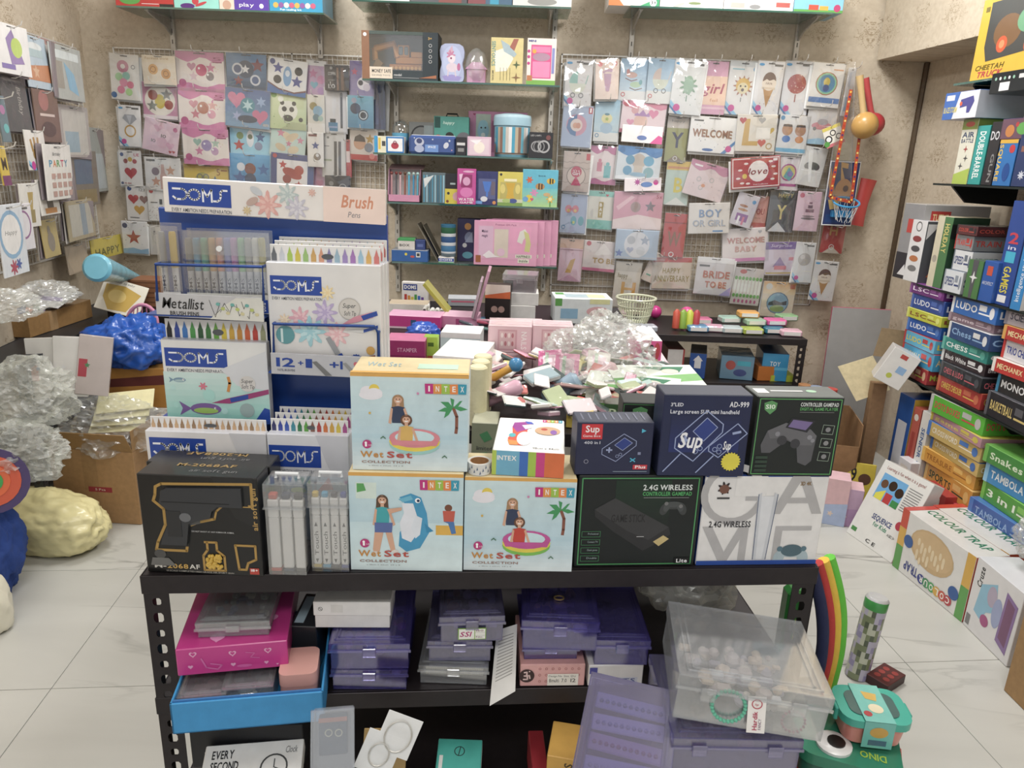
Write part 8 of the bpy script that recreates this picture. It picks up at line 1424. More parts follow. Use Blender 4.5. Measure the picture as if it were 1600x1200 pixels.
sack('blue_bag','crumpled bright blue plastic bag on cartons beside the pen stand','plastic bag',(p.x - .03,3.14,zc),(.15,.12,.12),31,'1a58b8','gloss',.55,1.7,5,.75)
mm = MB()
for k in range(9): 
    a = math.pi*k / 8; mm.tube([PY(222+22*math.cos(a),505,3.3),PY(222+18*math.cos(a),478+8*abs(math.cos(a)),3.3)],.003,'d88aa8',5)
mm.tube([PY(222 + 24 * math.cos(math.pi * k / 12), 506 - 30 * math.sin(math.pi * k / 12), 3.3) for k in range(13)], .008, 'dc90b0', 8)
tag(mm.build('pink_hoop', 'cloth', None, None, 1), 'pink mesh hoop showing behind the blue bag', 'hoop')
box('moving_carton','large brown carton with a red label on the floor','carton',(92,812),(221,820),700,z=.001,d=.26,cols={'F':'ab8456','T':'8a6a44','*':'a07a4e'},art=[('r',.38,0,.55,.55,'a07c50'),('r',.42,.5,.7,.57,'9a2f38'),('t',.5,.52,.62,.55,'5 Pcs','e8d8c8')],m='kraft')
s = ST['large brown carton with a red label on the floor']; h = s['h']; w = s['w']
MB().box(-w / 2,.0,h - .001,w / 2,.003,h+.1,'a5804f',.0008).build('flap','kraft',s['o'],Matrix.Translation((0,0,h)) @ rot('X',28) @ Matrix.Translation((0,0,-h)))
MB().box(w / 2 - .003, 0, h, w / 2, .24, h + .09, '9c784a', .0008).build('flap', 'kraft', s['o'])
sack('plastic_bag','big clear plastic bag spilling out of the brown carton','plastic bag',s['M'] @ Vector((.03,.12,h - .02)),(.22,.14,.12),33,'fff','bag',.6,2.2,5,.5)
for k in range(4):slab('cream_sheet','cream foam sheet in the clear bag on the carton','sheet',s['M'] @ Vector((.06+.012*k,.08+.01*k,h+.05+.028*k)),.22,.006,.1,-6+4*k,-52,-8,'e4dcaa',m='cloth',group='cream foam sheets')
for k,(px,c,lb) in enumerate(((70,'cfcdc8','white poster roll pack under the side rack'),(100,'d8d6d2','white sleeve of posters under the side rack'),(128,'c0b4b0','red and white printed sleeve under the side rack'))):
    a = PY(px,625,2.75); slab('poster_sleeve',lb,'poster',(a.x,2.78+.02*k,a.z),.12,.02,.24,20,-6,5*k,c,[('r',.05,.4,.3,.7,('c8603a','dcdad6','b03a4a')[k]),('s',.3,.5,.1,('3a6aa0','d8d8d8','4a8a5a')[k])],m='film')
sack('plastic_bag','grey-white plastic bag stuffed under the side rack','plastic bag',PY(38,650,2.5) - Vector((0,0,.02)),(.16,.12,.12),36,'fff','bagw',.55,2.2,5,.8)
sack('plastic_bag','pinkish plastic bag below the grey-white one','plastic bag',PY(28,735,2.35) - Vector((0,0,.02)),(.15,.12,.1),37,'fff','bagw',.55,2.2,5,.8)
sack('yellow_bag','pale yellow cloth bundle in a thin plastic bag on the floor','bag',PZ(92,850,.001),(.22,.13,.125),42,'e2d79c','gloss',.26,1.5,5,.75,yaw=-14)
sack('blue_sack','dark blue bag standing at the floor edge beside the yellow bundle','bag',PZ(-22,925,.001),(.12,.12,.19),45,'23438c','cloth',.4,1.6,5,.8)
sack('white_bag','creamy white plastic bag at the floor edge before the blue bag','bag',PZ(-20,985,.001),(.08,.07,.12),46,'e0dac4','gloss',.25,1.6,4,.8)
m = MB()
for k, (r, c) in enumerate(((.11, '4a3a6a'), (.085, 'd0542f'), (.055, 'e0642f'), (.035, '3aa04a'))): m.lathe([(r, 0), (r, .004)], c, 24, cz=.003 * k)
tag(m.build('dart_disc','plastic',None,Matrix.Translation(PY(-14,752,2.2)) @ rot('X',80) @ rot('Y',25),1),'round toy target with orange and green rings','toy')
# ---------------------------------------------------------------- right side: shelves of board games
def RP(px, py, off): return PP(px, py, RW0 + RWN * off, RWN)
OFF = .36
def rshelf(px, py, label, near=1.55, mt='glass'):
    a = RP(px, py, OFF); L = (a - RW0).dot(RWD); root = empty('wall_shelf', mtx=frame(RW0 + RWD * L + RWN * OFF + Vector((0, 0, a.z)), RWD)); w = near
    MB().box(0, 0, -.008, w, OFF - .02, 0, '2a3330').build('shelf_board', 'glassedge' if mt == 'glass' else 'metal', root)
    for x in (.05, .62, 1.2):
        q = [(.05, -.012), (.12, -.075), (OFF - .02, -.085), (OFF - .02, -.009), (.05, -.009)]
        MB().ring([[(x, p, r) for p, r in q], [(x + .012, p, r) for p, r in q]], '1f2324').build('bracket', 'metal', root)
    tag(root, label, 'shelf'); return a.z
Z1 = rshelf(1490,131,'glass wall shelf under the yellow truck box'); Z2 = rshelf(1458,286,'dark wall shelf of upright air battle and barrel games',mt='m')
Z3 = rshelf(1432,443,'dark wall shelf of building sets above the ludo boxes',mt='m'); Z4 = rshelf(1396,579,'dark wall shelf under the stacks of ludo and chess boxes',mt='m')
Z5 = rshelf(1384, 742, 'dark wall shelf under the crossword and tambola boxes', mt='m')
def rb(label, far, near, top, z, d, cols, art=None, side=None, off=OFF - .01, name='game_box', cat='game box', m='gloss', lean=0, grp=None):
    A = RP(far[0], far[1], off); B = RP(near[0], near[1], off); A.z = B.z = z + .001
    h = PY(far[0], top, A.y).z - A.z; w = (B - A).length; M = frame((A + B) / 2, B - A)
    if lean: M = M @ rot('Y', lean)
    o = boxmesh(w,d,h,cols,art,side).build(name,m,None,M); tag(o,label,cat,grp); ST[label] = dict(z=A.z+h,M=M,w=w,h=h,o=o); return A.z+h
def TX(s, c, x0=.1, x1=.58, y0=.32, y1=.68, extra=()): return [('t', x0, y0, x1, y1, s, c, 'b')] + list(extra)
def rstack(far, near, z, d, rows, off=OFF - .01):
    A = RP(far[0],far[1],off); B = RP(near[0],near[1],off); mp = (PY(far[0],far[1],A.y) - PY(far[0],far[1]+10,A.y)).length / 10; rr = random.Random(far[0])
    w = (B - A).length; zz = z + .001
    for lab, hp, c, c2, txt, tc in rows:
        h = hp * mp; k = rr.uniform(.94, 1.04); j = rr.uniform(-.012, .012)
        M = frame(((A.x+B.x) / 2,(A.y+B.y) / 2,zz),Vector((B.x - A.x,B.y - A.y,0))) @ rot('Z',rr.uniform(-3,3)) @ Matrix.Translation((j,rr.uniform(-.01,.015),0))
        art = TX(txt, tc) + [('r', .0, .0, .06, 1, c2), ('r', .62, .2, .78, .5, c2), ('r', .62, .6, .86, .68, tc), ('e', .9, .5, .05, .3, c2)]
        o = boxmesh(w*k,d,h,{'F':c,'T':c2,'R':c,'*':c},art,TX(txt,tc,.05,.6)+[('r',.68,.2,.9,.8,c2)]).build('board_game_box','film',None,M)
        tag(o, lab, 'board game', 'board games on the wall shelves'); zz += h + .001
    return zz
# top shelf: toy truck window box
rb('yellow window box with a toy monster truck',(1516,118),(1625,100),0,Z1,.2,{'F':'d8ae2a','*':'c89a20'},[('p',[(.14,.06),(.9,.06),(.9,.72),(.2,.78),(.14,.6)],'4a4a48'),('e',.45,.45,.2,.2,'7a5a3c'),('c',.4,.6,.1,'c85a34'),('c',.4,.6,.05,'e08a5a'),('e',.75,.36,.18,.16,'6aa07a'),('c',.8,.66,.1,'c85a34'),('t',.06,.82,.5,.88,'CHEETAH','6a5a1a','bi'),('t',.1,.9,.5,.97,'TRUCK','b83a4a','bi'),('r',.06,.1,.12,.16,'7a6a2a')],name='truck_box',cat='toy box')
# second shelf: upright boxes
zt = rb('green and white upright box lettered air battle',(1488,281),(1511,281),186,Z2,.2,{'F':'d8d6c4','R':'7a8a3a','*':'8a9a3a'},[('r',0,0,1,.16,'8a9a3a'),('e',.5,.08,.3,.04,'c04a34'),('t',.1,.2,.9,.28,'AIR','3a4a6a','b'),('t',.1,.3,.9,.36,'BATTLE','3a4a6a','b'),('s',.5,.46,.16,'a03a3a',4,.3),('s',.6,.6,.16,'4a4a4a',4,.3),('s',.35,.72,.16,'4a4a4a',4,.3),('p',[(0,1),(0,.85),(1,.75),(1,1)],'a8c04a')])
rb('teal upright box lettered double barrel',(1512,281),(1531,281),196,Z2,.2,{'F':'1f9a94','*':'1a8a84'},[('t',.3,.1,.75,.9,'DOUBLE-BARREL','e8f0ee','ub')])
rb('black upright box lettered DO',(1533,281),(1549,281),190,Z2,.2,'26262a',[('t',.1,.15,.9,.28,'DO','c8c8cc','b'),('t',.5,.5,.8,.95,'GUN','888','ub')])
zq_ = rb('blue dotted upright box with yellow lettering',(1551,281),(1578,283),218,Z2,.2,{'F':'2470b4','T':'d0a02a','*':'1f5fa0'},[('r',0,0,1,.08,'d8a82a'),('t',.05,.1,.25,.9,'SQUARE','e0b83a','ub'),('c',.75,.2,.16,'c0343a'),('e',.65,.7,.2,.2,'1a4a90')])
rb('navy upright box beside the blue dotted one',(1580,283),(1606,284),200,Z2,.2,'2a3a66',[('f',.5,.8,.2,'c8ccd8',8),('r',.2,.3,.8,.4,'8a5a4a')])
zb1 = rb('white and blue box picturing a toy blaster',(1472,184),(1524,178),146,zt,.2,{'F':'dcdce2','R':'c8ccd8','*':'3a64ac'},[('p',[(0,0),(.45,0),(.3,1),(0,1)],'3a6ab8'),('r',.05,.1,.3,.3,'d8d8e0'),('t',.02,.55,.42,.75,'BLAZE STORM','d8c83a','bi'),('p',[(.5,.3),(.85,.2),(.9,.4),(.8,.8),(.72,.8),(.7,.55),(.5,.6)],'4a4a90'),('c',.52,.45,.08,'d8603a')],off=OFF+.02)
rb('black carton with certification marks on its side',(1545,145),(1625,138),115,zb1 - .025,.18,'1a1f22',[('c',.1+.09*k,.3,.08,('8ab8a0','d8d8d8')[k % 2]) for k in range(5)]+[('r',.2,.5,.4,.9,'e0e0e0'),('r',.56,.2,.95,.4,'ccc')],off=OFF+.02)
rb('red and green blaster box above the blue dotted one',(1562,213),(1612,212),186,zq_,.18,{'F':'6a4a5a','*':'4a3a6a'},[('e',.3,.6,.14,.3,'c07a3a'),('e',.7,.5,.2,.3,'5aa04a'),('c',.5,.3,.12,'b03a3a')])
# third shelf: building sets
rb('grey building set box with a red square mark',(1394,433),(1425,438),316,Z3,.3,{'F':'8f8f90','R':'b4b2b0','T':'a8a6a4','*':'8a8a8c'},[('r',0,.65,1,1,'26262a'),('r',.3,.2,.9,.38,'c0403a'),('p',[(.2,.95),(.5,.8),(.6,.95)],'ddd')],[('r',.1,.08,.4,.25,'c8403a'),('t',.13,.12,.37,.2,'TUTUS','f0e0a0','b')])
rb('white and slate building set box with an orange figure',(1410,437),(1432,440),342,Z3,.12,{'F':'dcdcdc','R':'55595e','*':'c0c0c4'},[('o',.5,.1,.2,.04,'555')]+[('e',.5,.3+.16*k,.3,.05,('8a3a3a','4a4a4c','b8703a','777')[k]) for k in range(4)],[('p',[(.3,.9),(.8,.55),(.9,.9)],'c8703a'),('c',.7,.55,.12,'b83a2f'),('p',[(.05,.05),(.5,.05),(.05,.3)],'dcdcdc')],off=OFF+.0)
rb('cream and green upright game box beside the building sets',(1448,440),(1470,443),336,Z3,.16,{'F':'4a7a4a','R':'2a4a34','*':'c8c0a0'},[('r',0,0,.45,1,'d0c8ac'),('t',.55,.1,.85,.5,'HOLIDAY','d8c870','ub'),('c',.22,.6,.16,'a8a090')],[('r',0,.1,1,.3,'1f2422'),('t',.15,.14,.9,.24,'COLOR','c04a3a','b')])
zz = rstack((1478,446),(1506,450),Z3,.2,(('lower white aircraft kit box between building sets',33,'d4d8dc','8a94a0','SPEED','3a4a7a'),('upper white aircraft kit box between building sets',30,'d8dadc','6a7480','SPEED','3a4a7a'),('grey train kit box on the aircraft kits',22,'8a8c8e','b83a34','TRAIN','c8443a'),('dark red kit box topping the aircraft kits',14,'5a2a2c','2a2a2c','COLOR','c04a3a')))
rb('green plane kit box leaning in front of the aircraft kits',(1506,450),(1528,453),404,Z3,.1,{'F':'4a7a44','*':'3a5a3a'},[('p',[(.3,0),(.7,0),(.6,1),(.4,1)],'55555a'),('s',.5,.45,.3,'e0e0e0',4,.3)],off=OFF+.01)
rb('royal blue building kit box beside the plane kit',(1530,453),(1551,456),406,Z3,.1,'2a5aa8',[('r',.3,.12,.7,.35,'c8503a'),('t',.1,.5,.9,.58,'ARCHITECT','d8dce8')],off=OFF+.005)
rb('blue upright 2 in 1 board game box',(1553,456),(1580,459),312,Z3,.2,{'F':'284a94','R':'2f5fae','*':'24428a'},[('t',.2,.3,.75,.4,'2','c83a4a','b'),('t',.25,.42,.7,.46,'in','dde'),('t',.2,.48,.75,.58,'1','3ab0d0','b'),('t',.3,.62,.7,.88,'GAMES','d8c83a','ub'),('r',.25,.9,.75,.97,'e0e0e0')],[('t',.1,.1,.3,.6,'2+ PLAYERS','d8dce8','ub')])
rb('sky blue study book with an orange edge on the shelf',(1582,459),(1598,461),346,Z3,.2,{'F':'2a84c4','R':'e0dcd8','*':'c85a34'},[('t',.3,.2,.7,.9,'Intelligence study book','e8ecf4','w')],off=OFF+.005)
# fourth shelf: stacks of ludo, chess and construction games
rstack((1402,578),(1452,596),Z4,.26,(('red magnetic game box at the bottom of the ludo stack',21,'a83a3c','d8b08a','Magnetic','b8c83a'),('sky blue picture game box with animals in the ludo stack',24,'3f9ac4','c03a3a','ANIMALS','d8c89a'),('sky blue and red ludo box with round letters',19,'5aaed0','b83a3c','LUDO','d8c83a'),('royal blue snakes and ladders ludo box',18,'2358a8','4a7ac4','LUDO','e4e8f0'),('lime yellow game box in the ludo stack',14,'c0c42a','d8dc6a','LSC','8a4a2a'),('dark blue ludo box beneath the purple one',20,'2a4a94','4a6ab4','LUDO','dce0ec'),('purple game box on top of the ludo stack',15,'6a2a74','8a4a94','LSC','e8d8ec')))
rstack((1460,598),(1530,622),Z4,.27,(('red Chinese checkers box at the bottom of the chess stack',23,'b03a34','c86a4a','CHINESE CHECKER','d8b84a'),('black chess and ludo box in the chess stack',21,'2a2c30','4a4c52','CHESS & LUDO','c8606a'),('black and white game box with maroon top',17,'34282c','d8d8d8','Black White','e0e0e0'),('sea green chess box in the chess stack',18,'2f8a80','5ab0a0','CHESS','e4ece8'),('dark blue chess box with a chequered panel',23,'2a4a7c','d8d8d8','Chess','8ab0d8'),('transparent maroon lidded box on the chess boxes',12,'7a6470','a08a94','game','c8b8c0'),('bright blue ludo box with a white label topping the chess stack',26,'2a6ab8','e0e2e6','LUDO','f0f2f6')))
rstack((1540,626),(1625,655),Z4,.27,(('black basketball game box at the bottom of the construction stack',36,'26282e','5a5a60','BASKETBALL','d8c070'),('charcoal monopoly style box in the construction stack',28,'2c2c2c','3a8ab0','MONO','e4e4e4'),('lower red construction set box',20,'c0342f','e8e0d8','MECHANIX','f0d8a0'),('white and red triple game box',27,'d8d4d8','c83a34','TRIO CHESS','3a4a9a'),('upper red construction set box',20,'b8302c','d8a04a','MECHANIX','f0d8a0'),('grey science kit box topping the construction stack',26,'b0a8b0','8a8490','SCIENCE','4a4a5a')))
# fifth shelf
rb('royal blue and yellow board box standing on end',(1388,712),(1411,718),612,Z5,.2,{'F':'245aa8','R':'c8a42a','*':'2050a0'},[('r',.2,.3,.8,.9,'d8dce4')],[('r',.2,.2,.8,.8,'d8c870')])
rb('red spined box standing beside the blue and yellow one',(1413,718),(1424,722),634,Z5,.2,{'F':'b85a4c','*':'a84a40'},[('c',.5,.12,.3,'d8d0c8'),('r',.3,.3,.7,.9,'a04038')])
rb('white spined senior game box beside the red spined one',(1426,722),(1438,726),640,Z5,.2,{'F':'dcdad4','*':'c8c8c4'},[('t',.3,.2,.7,.9,'SENIOR GAME','4a6a9a','ub')])
rstack((1432,752),(1512,800),Z5,.26,(('long crimson monopoly box under the crossword boxes',26,'b02a3c','c84a54','MONOPOLY','e8dcd8'),('orange brown sports box on the crimson box',27,'d0943a','e0b86a','SPORTS','2a4a34'),('amber game box under the crossword boxes',20,'d89a34','e8b858','TREASURE','a86a24'),('gold crossword box with a blue corner',19,'c8a85a','3a6ab0','CROSSWORD','e8e0c8'),('gold and blue crossword box above its twin',20,'c8ac64','4a7ac0','CROSSWORD','ece4d0'),('mauve game box under the green one',13,'b88a94','d0c04a','game','d8c86a'),('bright green game box topping the crossword stack',24,'55b02f','b8b8b4','DOTS BOXES','d0404a')))
rstack((1516,802),(1622,850),Z5,.26,(('white box with rainbow letters magna play',29,'dcdcdc','3a3c34','MAGNA PLAY','d07a34'),('deep blue game box on the rainbow lettered one',26,'2f5aa4','4a7ac0','TAMBOLA','8aa8d8'),('grass green 3 in 1 game box',26,'4a9a34','7ac04a','3 in 1','e8f0dc'),('sky blue tambola box in the green stack',28,'2f8ac4','8ac0e0','TAMBOLA','e8f0f4'),('leaf green game box topping the tambola stack',24,'3f8a3a','6ab04a','Snakes','d8e8c8')))
# floor row along the shelves
def fb(label,far,near,top,d,cols,art=None,side=None,topart=None,name='game_box',cat='game box',lean=0,z=.001,**kw):return box(name,label,cat,far,near,top,z=z,d=d,cols=cols,art=art,side=side,topart=topart,m='gloss',lean=lean,**kw)
CT = [('r',0,0,.1,.3,'d04a2f'),('r',0,.3,.1,.6,'d8a83a'),('r',0,.6,.1,1,'5aa04a'),('r',.9,.0,1,.5,'d8a83a'),('r',.9,.5,1,1,'5aa04a'),('e',.48,.38,.3,.3,'c8a878'),('e',.48,.36,.28,.25,'d0b080')]+[('e',.3+.05*(k % 8),.34+.1*(k // 8)+.04*(k % 3),.018,.06,'e4cfa8') for k in range(20)]+[('c',.16,.45,.1,'2a5a9c'),('c',.84,.7,.1,'2a5a9c')]+[('t',.16,.76,.36,.9,'TRAP','2a3a8a','bk')]+[('c',.42+.075*k,.86,.075,c) for k,c in enumerate(('2a3a8a','3a8a5a','4aa05a','d8a83a','c8503a','b83a44'))]+[('t',.395+.075*k,.815,.445+.075*k,.905,ch,'f0ece4','bk') for k,ch in enumerate('RUOLOC')]
fb('white activity box with a colourful pegboard picture on the floor',(1394,883),(1502,972),792,.13,{'F':'e0deda','T':'d8d4d0','R':'c8502f','*':'d04a2f'},CT,[('r',.1,.2,.9,.8,'d87a4a'),('t',.3,.5,.9,.75,'TRAP','2a3a8a','b')],[('t',.1,.2,.9,.5,'COLOUR TRAP','2a7a5a','b'),('r',0,0,.08,1,'c83a2f')])
s = ST['white activity box with a colourful pegboard picture on the floor']
o = s['o'].copy(); LINK.append(o); o.matrix_basis = s['M'] @ Matrix.Translation((-.01,.135,0)); o['label'] = 'twin of the pegboard activity box, nearer the shelves'
fb('white toy carton with a violet purse picture on the floor',(1504,974),(1572,1042),868,.14,{'F':'dedcdc','T':'d8d8dc','*':'d4d2d4'},[('t',.1,.08,.2,.36,'Cruze','333','wb'),('p',[(.2,.3),(.5,.15),(.6,.5),(.4,.6),(.3,.75),(.15,.7)],'8abcd4'),('e',.45,.35,.1,.14,'b0a4b8'),('e',.6,.5,.1,.2,'9aa4c8'),('p',[(.7,.14),(.95,.22),(.92,.9),(.68,.82)],'8a6aa0'),('p',[(.74,.2),(.9,.26),(.88,.82),(.72,.76)],'7a4a70'),('c',.4,.72,.09,'a84a80'),('r',.03,.8,.12,.95,'777')])
a = PZ(1322, 831, .001); b = PZ(1392, 880, .001); u = b - a
tag(boxmesh(u.length,.06,.36,{'F':'dcdbd6','R':'d0cec8','*':'d8d6d0'},[('t',.12,.05,.9,.09,'Learning is fun when it is a game!','8a3a34'),('r',.12,.14,.62,.46,'6aa8d8'),('c',.22,.26,.07,'6a4a34'),('c',.38,.24,.08,'3a2a20'),('c',.54,.28,.08,'3a2a20'),('p',[(.14,.4),(.3,.32),(.3,.46),(.14,.46)],'d8d03a'),('p',[(.32,.34),(.46,.34),(.46,.46),(.32,.46)],'b83a3c'),('p',[(.48,.38),(.62,.38),(.62,.46),(.48,.46)],'3a8a4a'),('t',.3,.62,.7,.68,'SEQUENCE','33447a','b'),('t',.38,.7,.66,.75,'for Kids','3a8a6a','b'),('c',.82,.6,.07,'b03a4a'),('t',.7,.74,.85,.77,'AGES 3+','444'),('t',.4,.92,.6,.96,'C E','444','b'),('r',.05,.88,.16,.93,'4a8a4a')]+[('r',.66,.16+.03*k,.92,.17+.03*k,'888') for k in range(10)]).build('game_box','gloss',None,frame((a+b) / 2,u) @ rot('X',-22)),'white learning game box leaning back on the floor','game box')
for k,(lab,far,near,c) in enumerate((('crimson playing card box behind the pegboard boxes',(1432,790),(1470,815),'b03a3a'),('white and blue card box behind the learning game box',(1398,752),(1416,762),'d8d8dc'))):rb(lab,far,near,far[1] - 40,RP(far[0],far[1],OFF+.03).z,.1,{'F':c,'*':c},[('r',.2,.2,.8,.8,'d8d0c8')],off=OFF+.03)
# open carton with wrapping rolls, pink cartons
p = PZ(1345,800,.001); CM = Matrix.Translation((1.47,3.32,.001)) @ rot('Z',-12); root = empty('open_carton',mtx=CM); m = MB(); w,d,h = .3,.3,.42
for q in ((-w / 2,-d / 2,0,w / 2,-d / 2+.004,h*.75),(-w / 2,d / 2 - .004,0,w / 2,d / 2,h),(-w / 2,-d / 2,0,-w / 2+.004,d / 2,h),(w / 2 - .004,-d / 2,0,w / 2,d / 2,h),(-w / 2,-d / 2,0,w / 2,d / 2,.004)):m.box(*q,'96724a')
m.build('carton_walls', 'kraft', root)
CI = CM.inverted()
for q, c in ((((1309, 573), (1364, 556), (1391, 609), (1338, 627)), 'cfc096'), (((1364, 556), (1378, 512), (1420, 518), (1405, 560)), '8a7454')):
    v = [CI @ PY(x, y, 3.36 - .0012 * (y - 560)) for x, y in q]; MB().ring([v, [p + Vector((0, .004, 0)) for p in v]], c).build('flap', 'kraft', root)
tag(root, 'open brown carton of wrapping paper rolls by the games', 'carton')
for k,(x,y,c,lb) in enumerate(((-.11,-.07,'a8764a','brown wrapping roll in the open carton'),(-.06,-.09,'8a9ab4','grey-blue dotted wrapping roll in the open carton'),(.0,-.1,'c03a34','red dotted wrapping roll in the open carton'))):
    m = MB().lathe([(.028, 0), (.028, .56), (.022, .562)], c, 16)
    if k: 
        for i in range(60): a = i * 2.4; zz = .03 + .0088 * i; m.ball((.0278 * math.cos(a), .0278 * math.sin(a), zz), .0028, 'ece4dc', 5)
    tag(m.build('wrapping_roll', 'gloss', None, CM @ Matrix.Translation((x, y, .005)), 1), lb, 'wrapping roll')
slab('display_board','grey panel with a pink edge behind the open carton','panel',(1.84,3.86,.001),.3,.02,.82,-6,-3,0,{'F':'a8a6a4','L':'c0406a','*':'c04a70'},m='gloss')
M_ = Matrix.Translation(PY(1384,600,3.14)) @ rot('Z',-20) @ rot('Y',24); tag(boxmesh(.12,.1,.16,{'F':'dedcd8','R':'2a3a7a','D':'a85a34','*':'d0ccc8'},[('r',.35,.08,.6,.2,'b83a34'),('r',.5,.4,.8,.6,'8ab0d8'),('c',.4,.75,.1,'b8c03a')]).build('kit_box','gloss',None,M_),'white kit box tipped on the rim of the open carton','box')
slab('kit_support','plain carton under the tipped white kit box','carton',(PY(1388,600,3.14).x+.02,3.26,.001),.06,.06,PY(1384,600,3.14).z - .03,-10,0,0,'8a6a48',m='kraft')
for k,(px,py,c,h) in enumerate(((1300,820,'dcb4b8',.22),(1322,822,'c4a4c0',.18))):slab('pink_carton',('pink and blue pastel carton on the floor behind the white console carton','lilac pastel carton beside the pink one')[k],'carton',PZ(px,py,.001)+Vector((0,.05,0)),.13,.1,h,-20,0,0,{'F':c,'T':'e0b8c0','*':c},[('p',[(0,.6),(1,.5),(1,1),(0,1)],('a8b8d8','b490b8')[k]),('f',.5,.75,.1,'e0c8b8',5)])
slab('number_card','yellow number card with a face picture','card',PZ(1344,812,.001)+Vector((0,.06,0)),.12,.012,.24,-18,-8,0,'c8b42a',[('t',.15,.1,.35,.35,'9','222','b'),('c',.65,.3,.22,'5a3a2a'),('t',.15,.5,.5,.7,'12','222','b')])
sack('plastic_bag','clear bag with an orange ball beside the violet purse carton','plastic bag',(1.80,2.17,.30),(.11,.12,.09),61,'fff','bag',.4,2.6,5,.8)
tag(MB().ball((1.78, 2.12, .37), .045, 'e07a4a', 16).build('orange_ball', 'gloss', None, None, 2), 'orange ball inside the clear bag', 'ball')
box('moving_carton', 'plain brown carton corner at the floor edge', 'carton', (1568, 1078), (1640, 1150), 930, z=.001, d=.3, cols='a07c4e', m='kraft')
# foam arcs, popper tube and lunch boxes beside the rack
a0 = PZ(1255, 1075, .3); YF = 1.42
for k, (c, lb) in enumerate((('23284e', 'navy'), ('b8302c', 'red'), ('e0b82a', 'yellow'), ('5cc02f', 'lime green'))):
    pts = [PY(1256 + 13 * k + 30 * math.sin(math.pi * (.12 + .75 * t / 12)), 884 + 205 * t / 12, YF) for t in range(13)]
    tag(MB().tube([(p.x,p.y+.012*k,p.z) for p in pts],.013,c,12,rs=None).build('foam_arc','cloth',None,None,1),lb+' curved foam strip beside the rack','foam strip','foam strips')
slab('foam_stand','dark carton holding up the curved foam strips','carton',(PY(1270,1090,YF).x,YF+.03,.001),.12,.12,PY(1270,1090,YF).z - .015,0,0,0,'2a2c30')
a = PZ(1338,1055,.001); b_ = a+Vector((.03,.02,.27)); m = MB().tube([a+(b_ - a)*t for t in [k / 14 for k in range(13)]+[.87,.97,1]],.034,'7d8468',18,rs=[.034]*13+[.0345,.0345,.028])
for k in range(len(m.c)):m.c[k] = C(('6f7a58','a8a4b8','4a5440','8a84a8','b0b4a0')[(k*k // 3+k // 18) % 5]) if k < 216 else C('2f8a3c') if k < 252 else C('b8b8b8')
tag(m.build('party_popper', 'film', None, None, 1), 'party popper tube printed with banknotes, green band on top', 'party popper')
zlb = PZ(1330, 1180, .36).z; p = PZ(1330, 1160, .33)
LB_ = Matrix.Translation((p.x - .02, p.y - .02, .30)) @ rot('Z', -20); root = empty('lunch_box', mtx=LB_)
MB().rbox(.19,.15,0,.035,.03,'2a6a58').build('base','plastic',root,None,1); MB().rbox(.2,.16,.035,.06,.034,'2f8a6c').build('lid','plastic',root,None,1); MB().lathe([(.036,0),(.036,.006),(.03,.009)],'e8e6e4',20,-.03,-.035,.06).build('eye_white','plastic',root,None,1); MB().lathe([(.018,0),(.018,.003)],'26201e',16,-.026,-.035,.069).build('pupil','plastic',root,None,1)
m = MB(); m.art([('t',.0,.0,1,1,'DINO','a8c83a','bk')],(.02,-.03,.0605),(1,0,0),(0,-1,0),.05,.018); m.build('lettering','plastic',root)
for k in range(3):MB().ring([[(-.1+.004,-.05+.045*k,.04),(-.1+.004,-.015+.045*k,.04),(-.128,-.03+.045*k,.05)],[(-.1+.004,-.05+.045*k,.055),(-.1+.004,-.015+.045*k,.055),(-.128,-.03+.045*k,.053)]],'2f9478').build('crest_spike','plastic',root)
tag(root, 'dark green dinosaur lunch box with one big eye', 'lunch box')
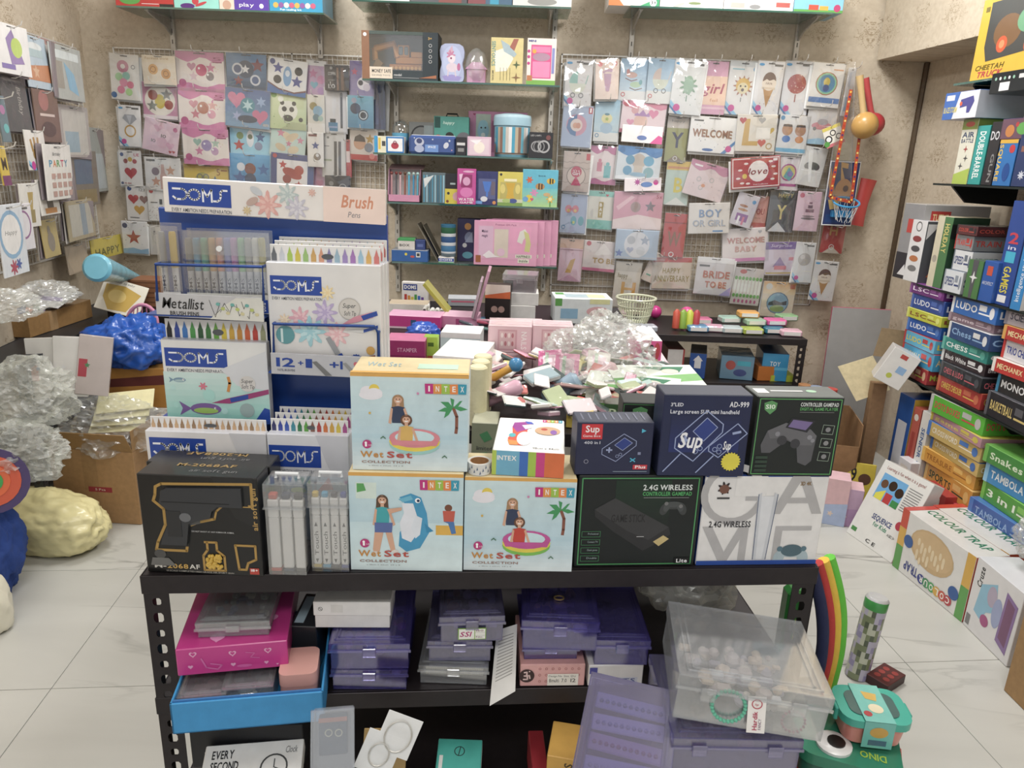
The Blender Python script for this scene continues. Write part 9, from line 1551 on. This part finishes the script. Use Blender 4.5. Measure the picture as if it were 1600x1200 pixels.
L2 = LB_ @ Matrix.Translation((.035, .03, .0705)) @ rot('Z', 14); root = empty('lunch_box', mtx=L2)
MB().rbox(.13,.1,0,.045,.028,'d98a7c',taper=.9).build('base','plastic',root,None,1); MB().rbox(.142,.112,.045,.062,.03,'3fb09c').build('lid','plastic',root,None,1); MB().rbox(.1,.075,.062,.064,.02,'4a6a66').build('window','gloss',root,None,1)
m = MB().box(-.03,-.058,.002,.03,-.0565,.0655,'6ec0b4').box(-.03,-.058,.0642,.03,.058,.0658,'74c4b8'); m.art([('c',.2,.8,.14,'b83a3a'),('p',[(.3,.2),(.8,.25),(.7,.45),(.35,.4)],'d8b04a'),('e',.55,.65,.25,.12,'e8dcb8')],(-.03,.058,.0658),(1,0,0),(0,-1,0),.06,.116); m.art([('e',.5,.4,.3,.2,'d0a03a'),('r',.2,.7,.8,.9,'4a6a80')],(-.03,-.058,.0655),(1,0,0),(0,0,-1),.06,.0635); m.build('paper_band','film',root)
for sx in (-1, 1): MB().box(sx * .073 - .004, -.02, .03, sx * .073 + .004, .02, .06, '38a894', .002).build('clip', 'plastic', root)
tag(root, 'coral and turquoise lunch box with a printed paper band', 'lunch box')
slab('red_carton','red carton beneath the green lunch box','carton',(p.x - .01,p.y - .01,.001),.22,.17,.298,-24,0,0,'b03a34'); slab('chocolate_box','small dark red chocolate box lying on the floor behind the lunch boxes','box',PZ(1382,1066,.001),.1,.07,.03,35,0,0,{'T':'5a2a28','*':'3a2020'},top=[('c',.25+.25*(k % 3),.3+.4*(k // 3),.14,'9a3a34') for k in range(6)])
slab('green_roll','green rolled sleeve behind the foam strips','roll',(PY(1240,985,1.5).x,1.52,.001),.05,.05,PY(1240,925,1.5).z,0,0,0,'2a7a34',[('t',.3,.1,.7,.5,'ser','c8b83a','wi')],m='gloss',b=.02)
sack('plastic_bag','clear bag of white cups inside the rack end','plastic bag',RM @ Vector((1.06,.28,ZM+.0015)),(.11,.1,.1),66,'fff','bagw',.4,2.4,4,.8)
# ---------------------------------------------------------------- put everything into the scene
for o in LINK: COL.objects.link(o)
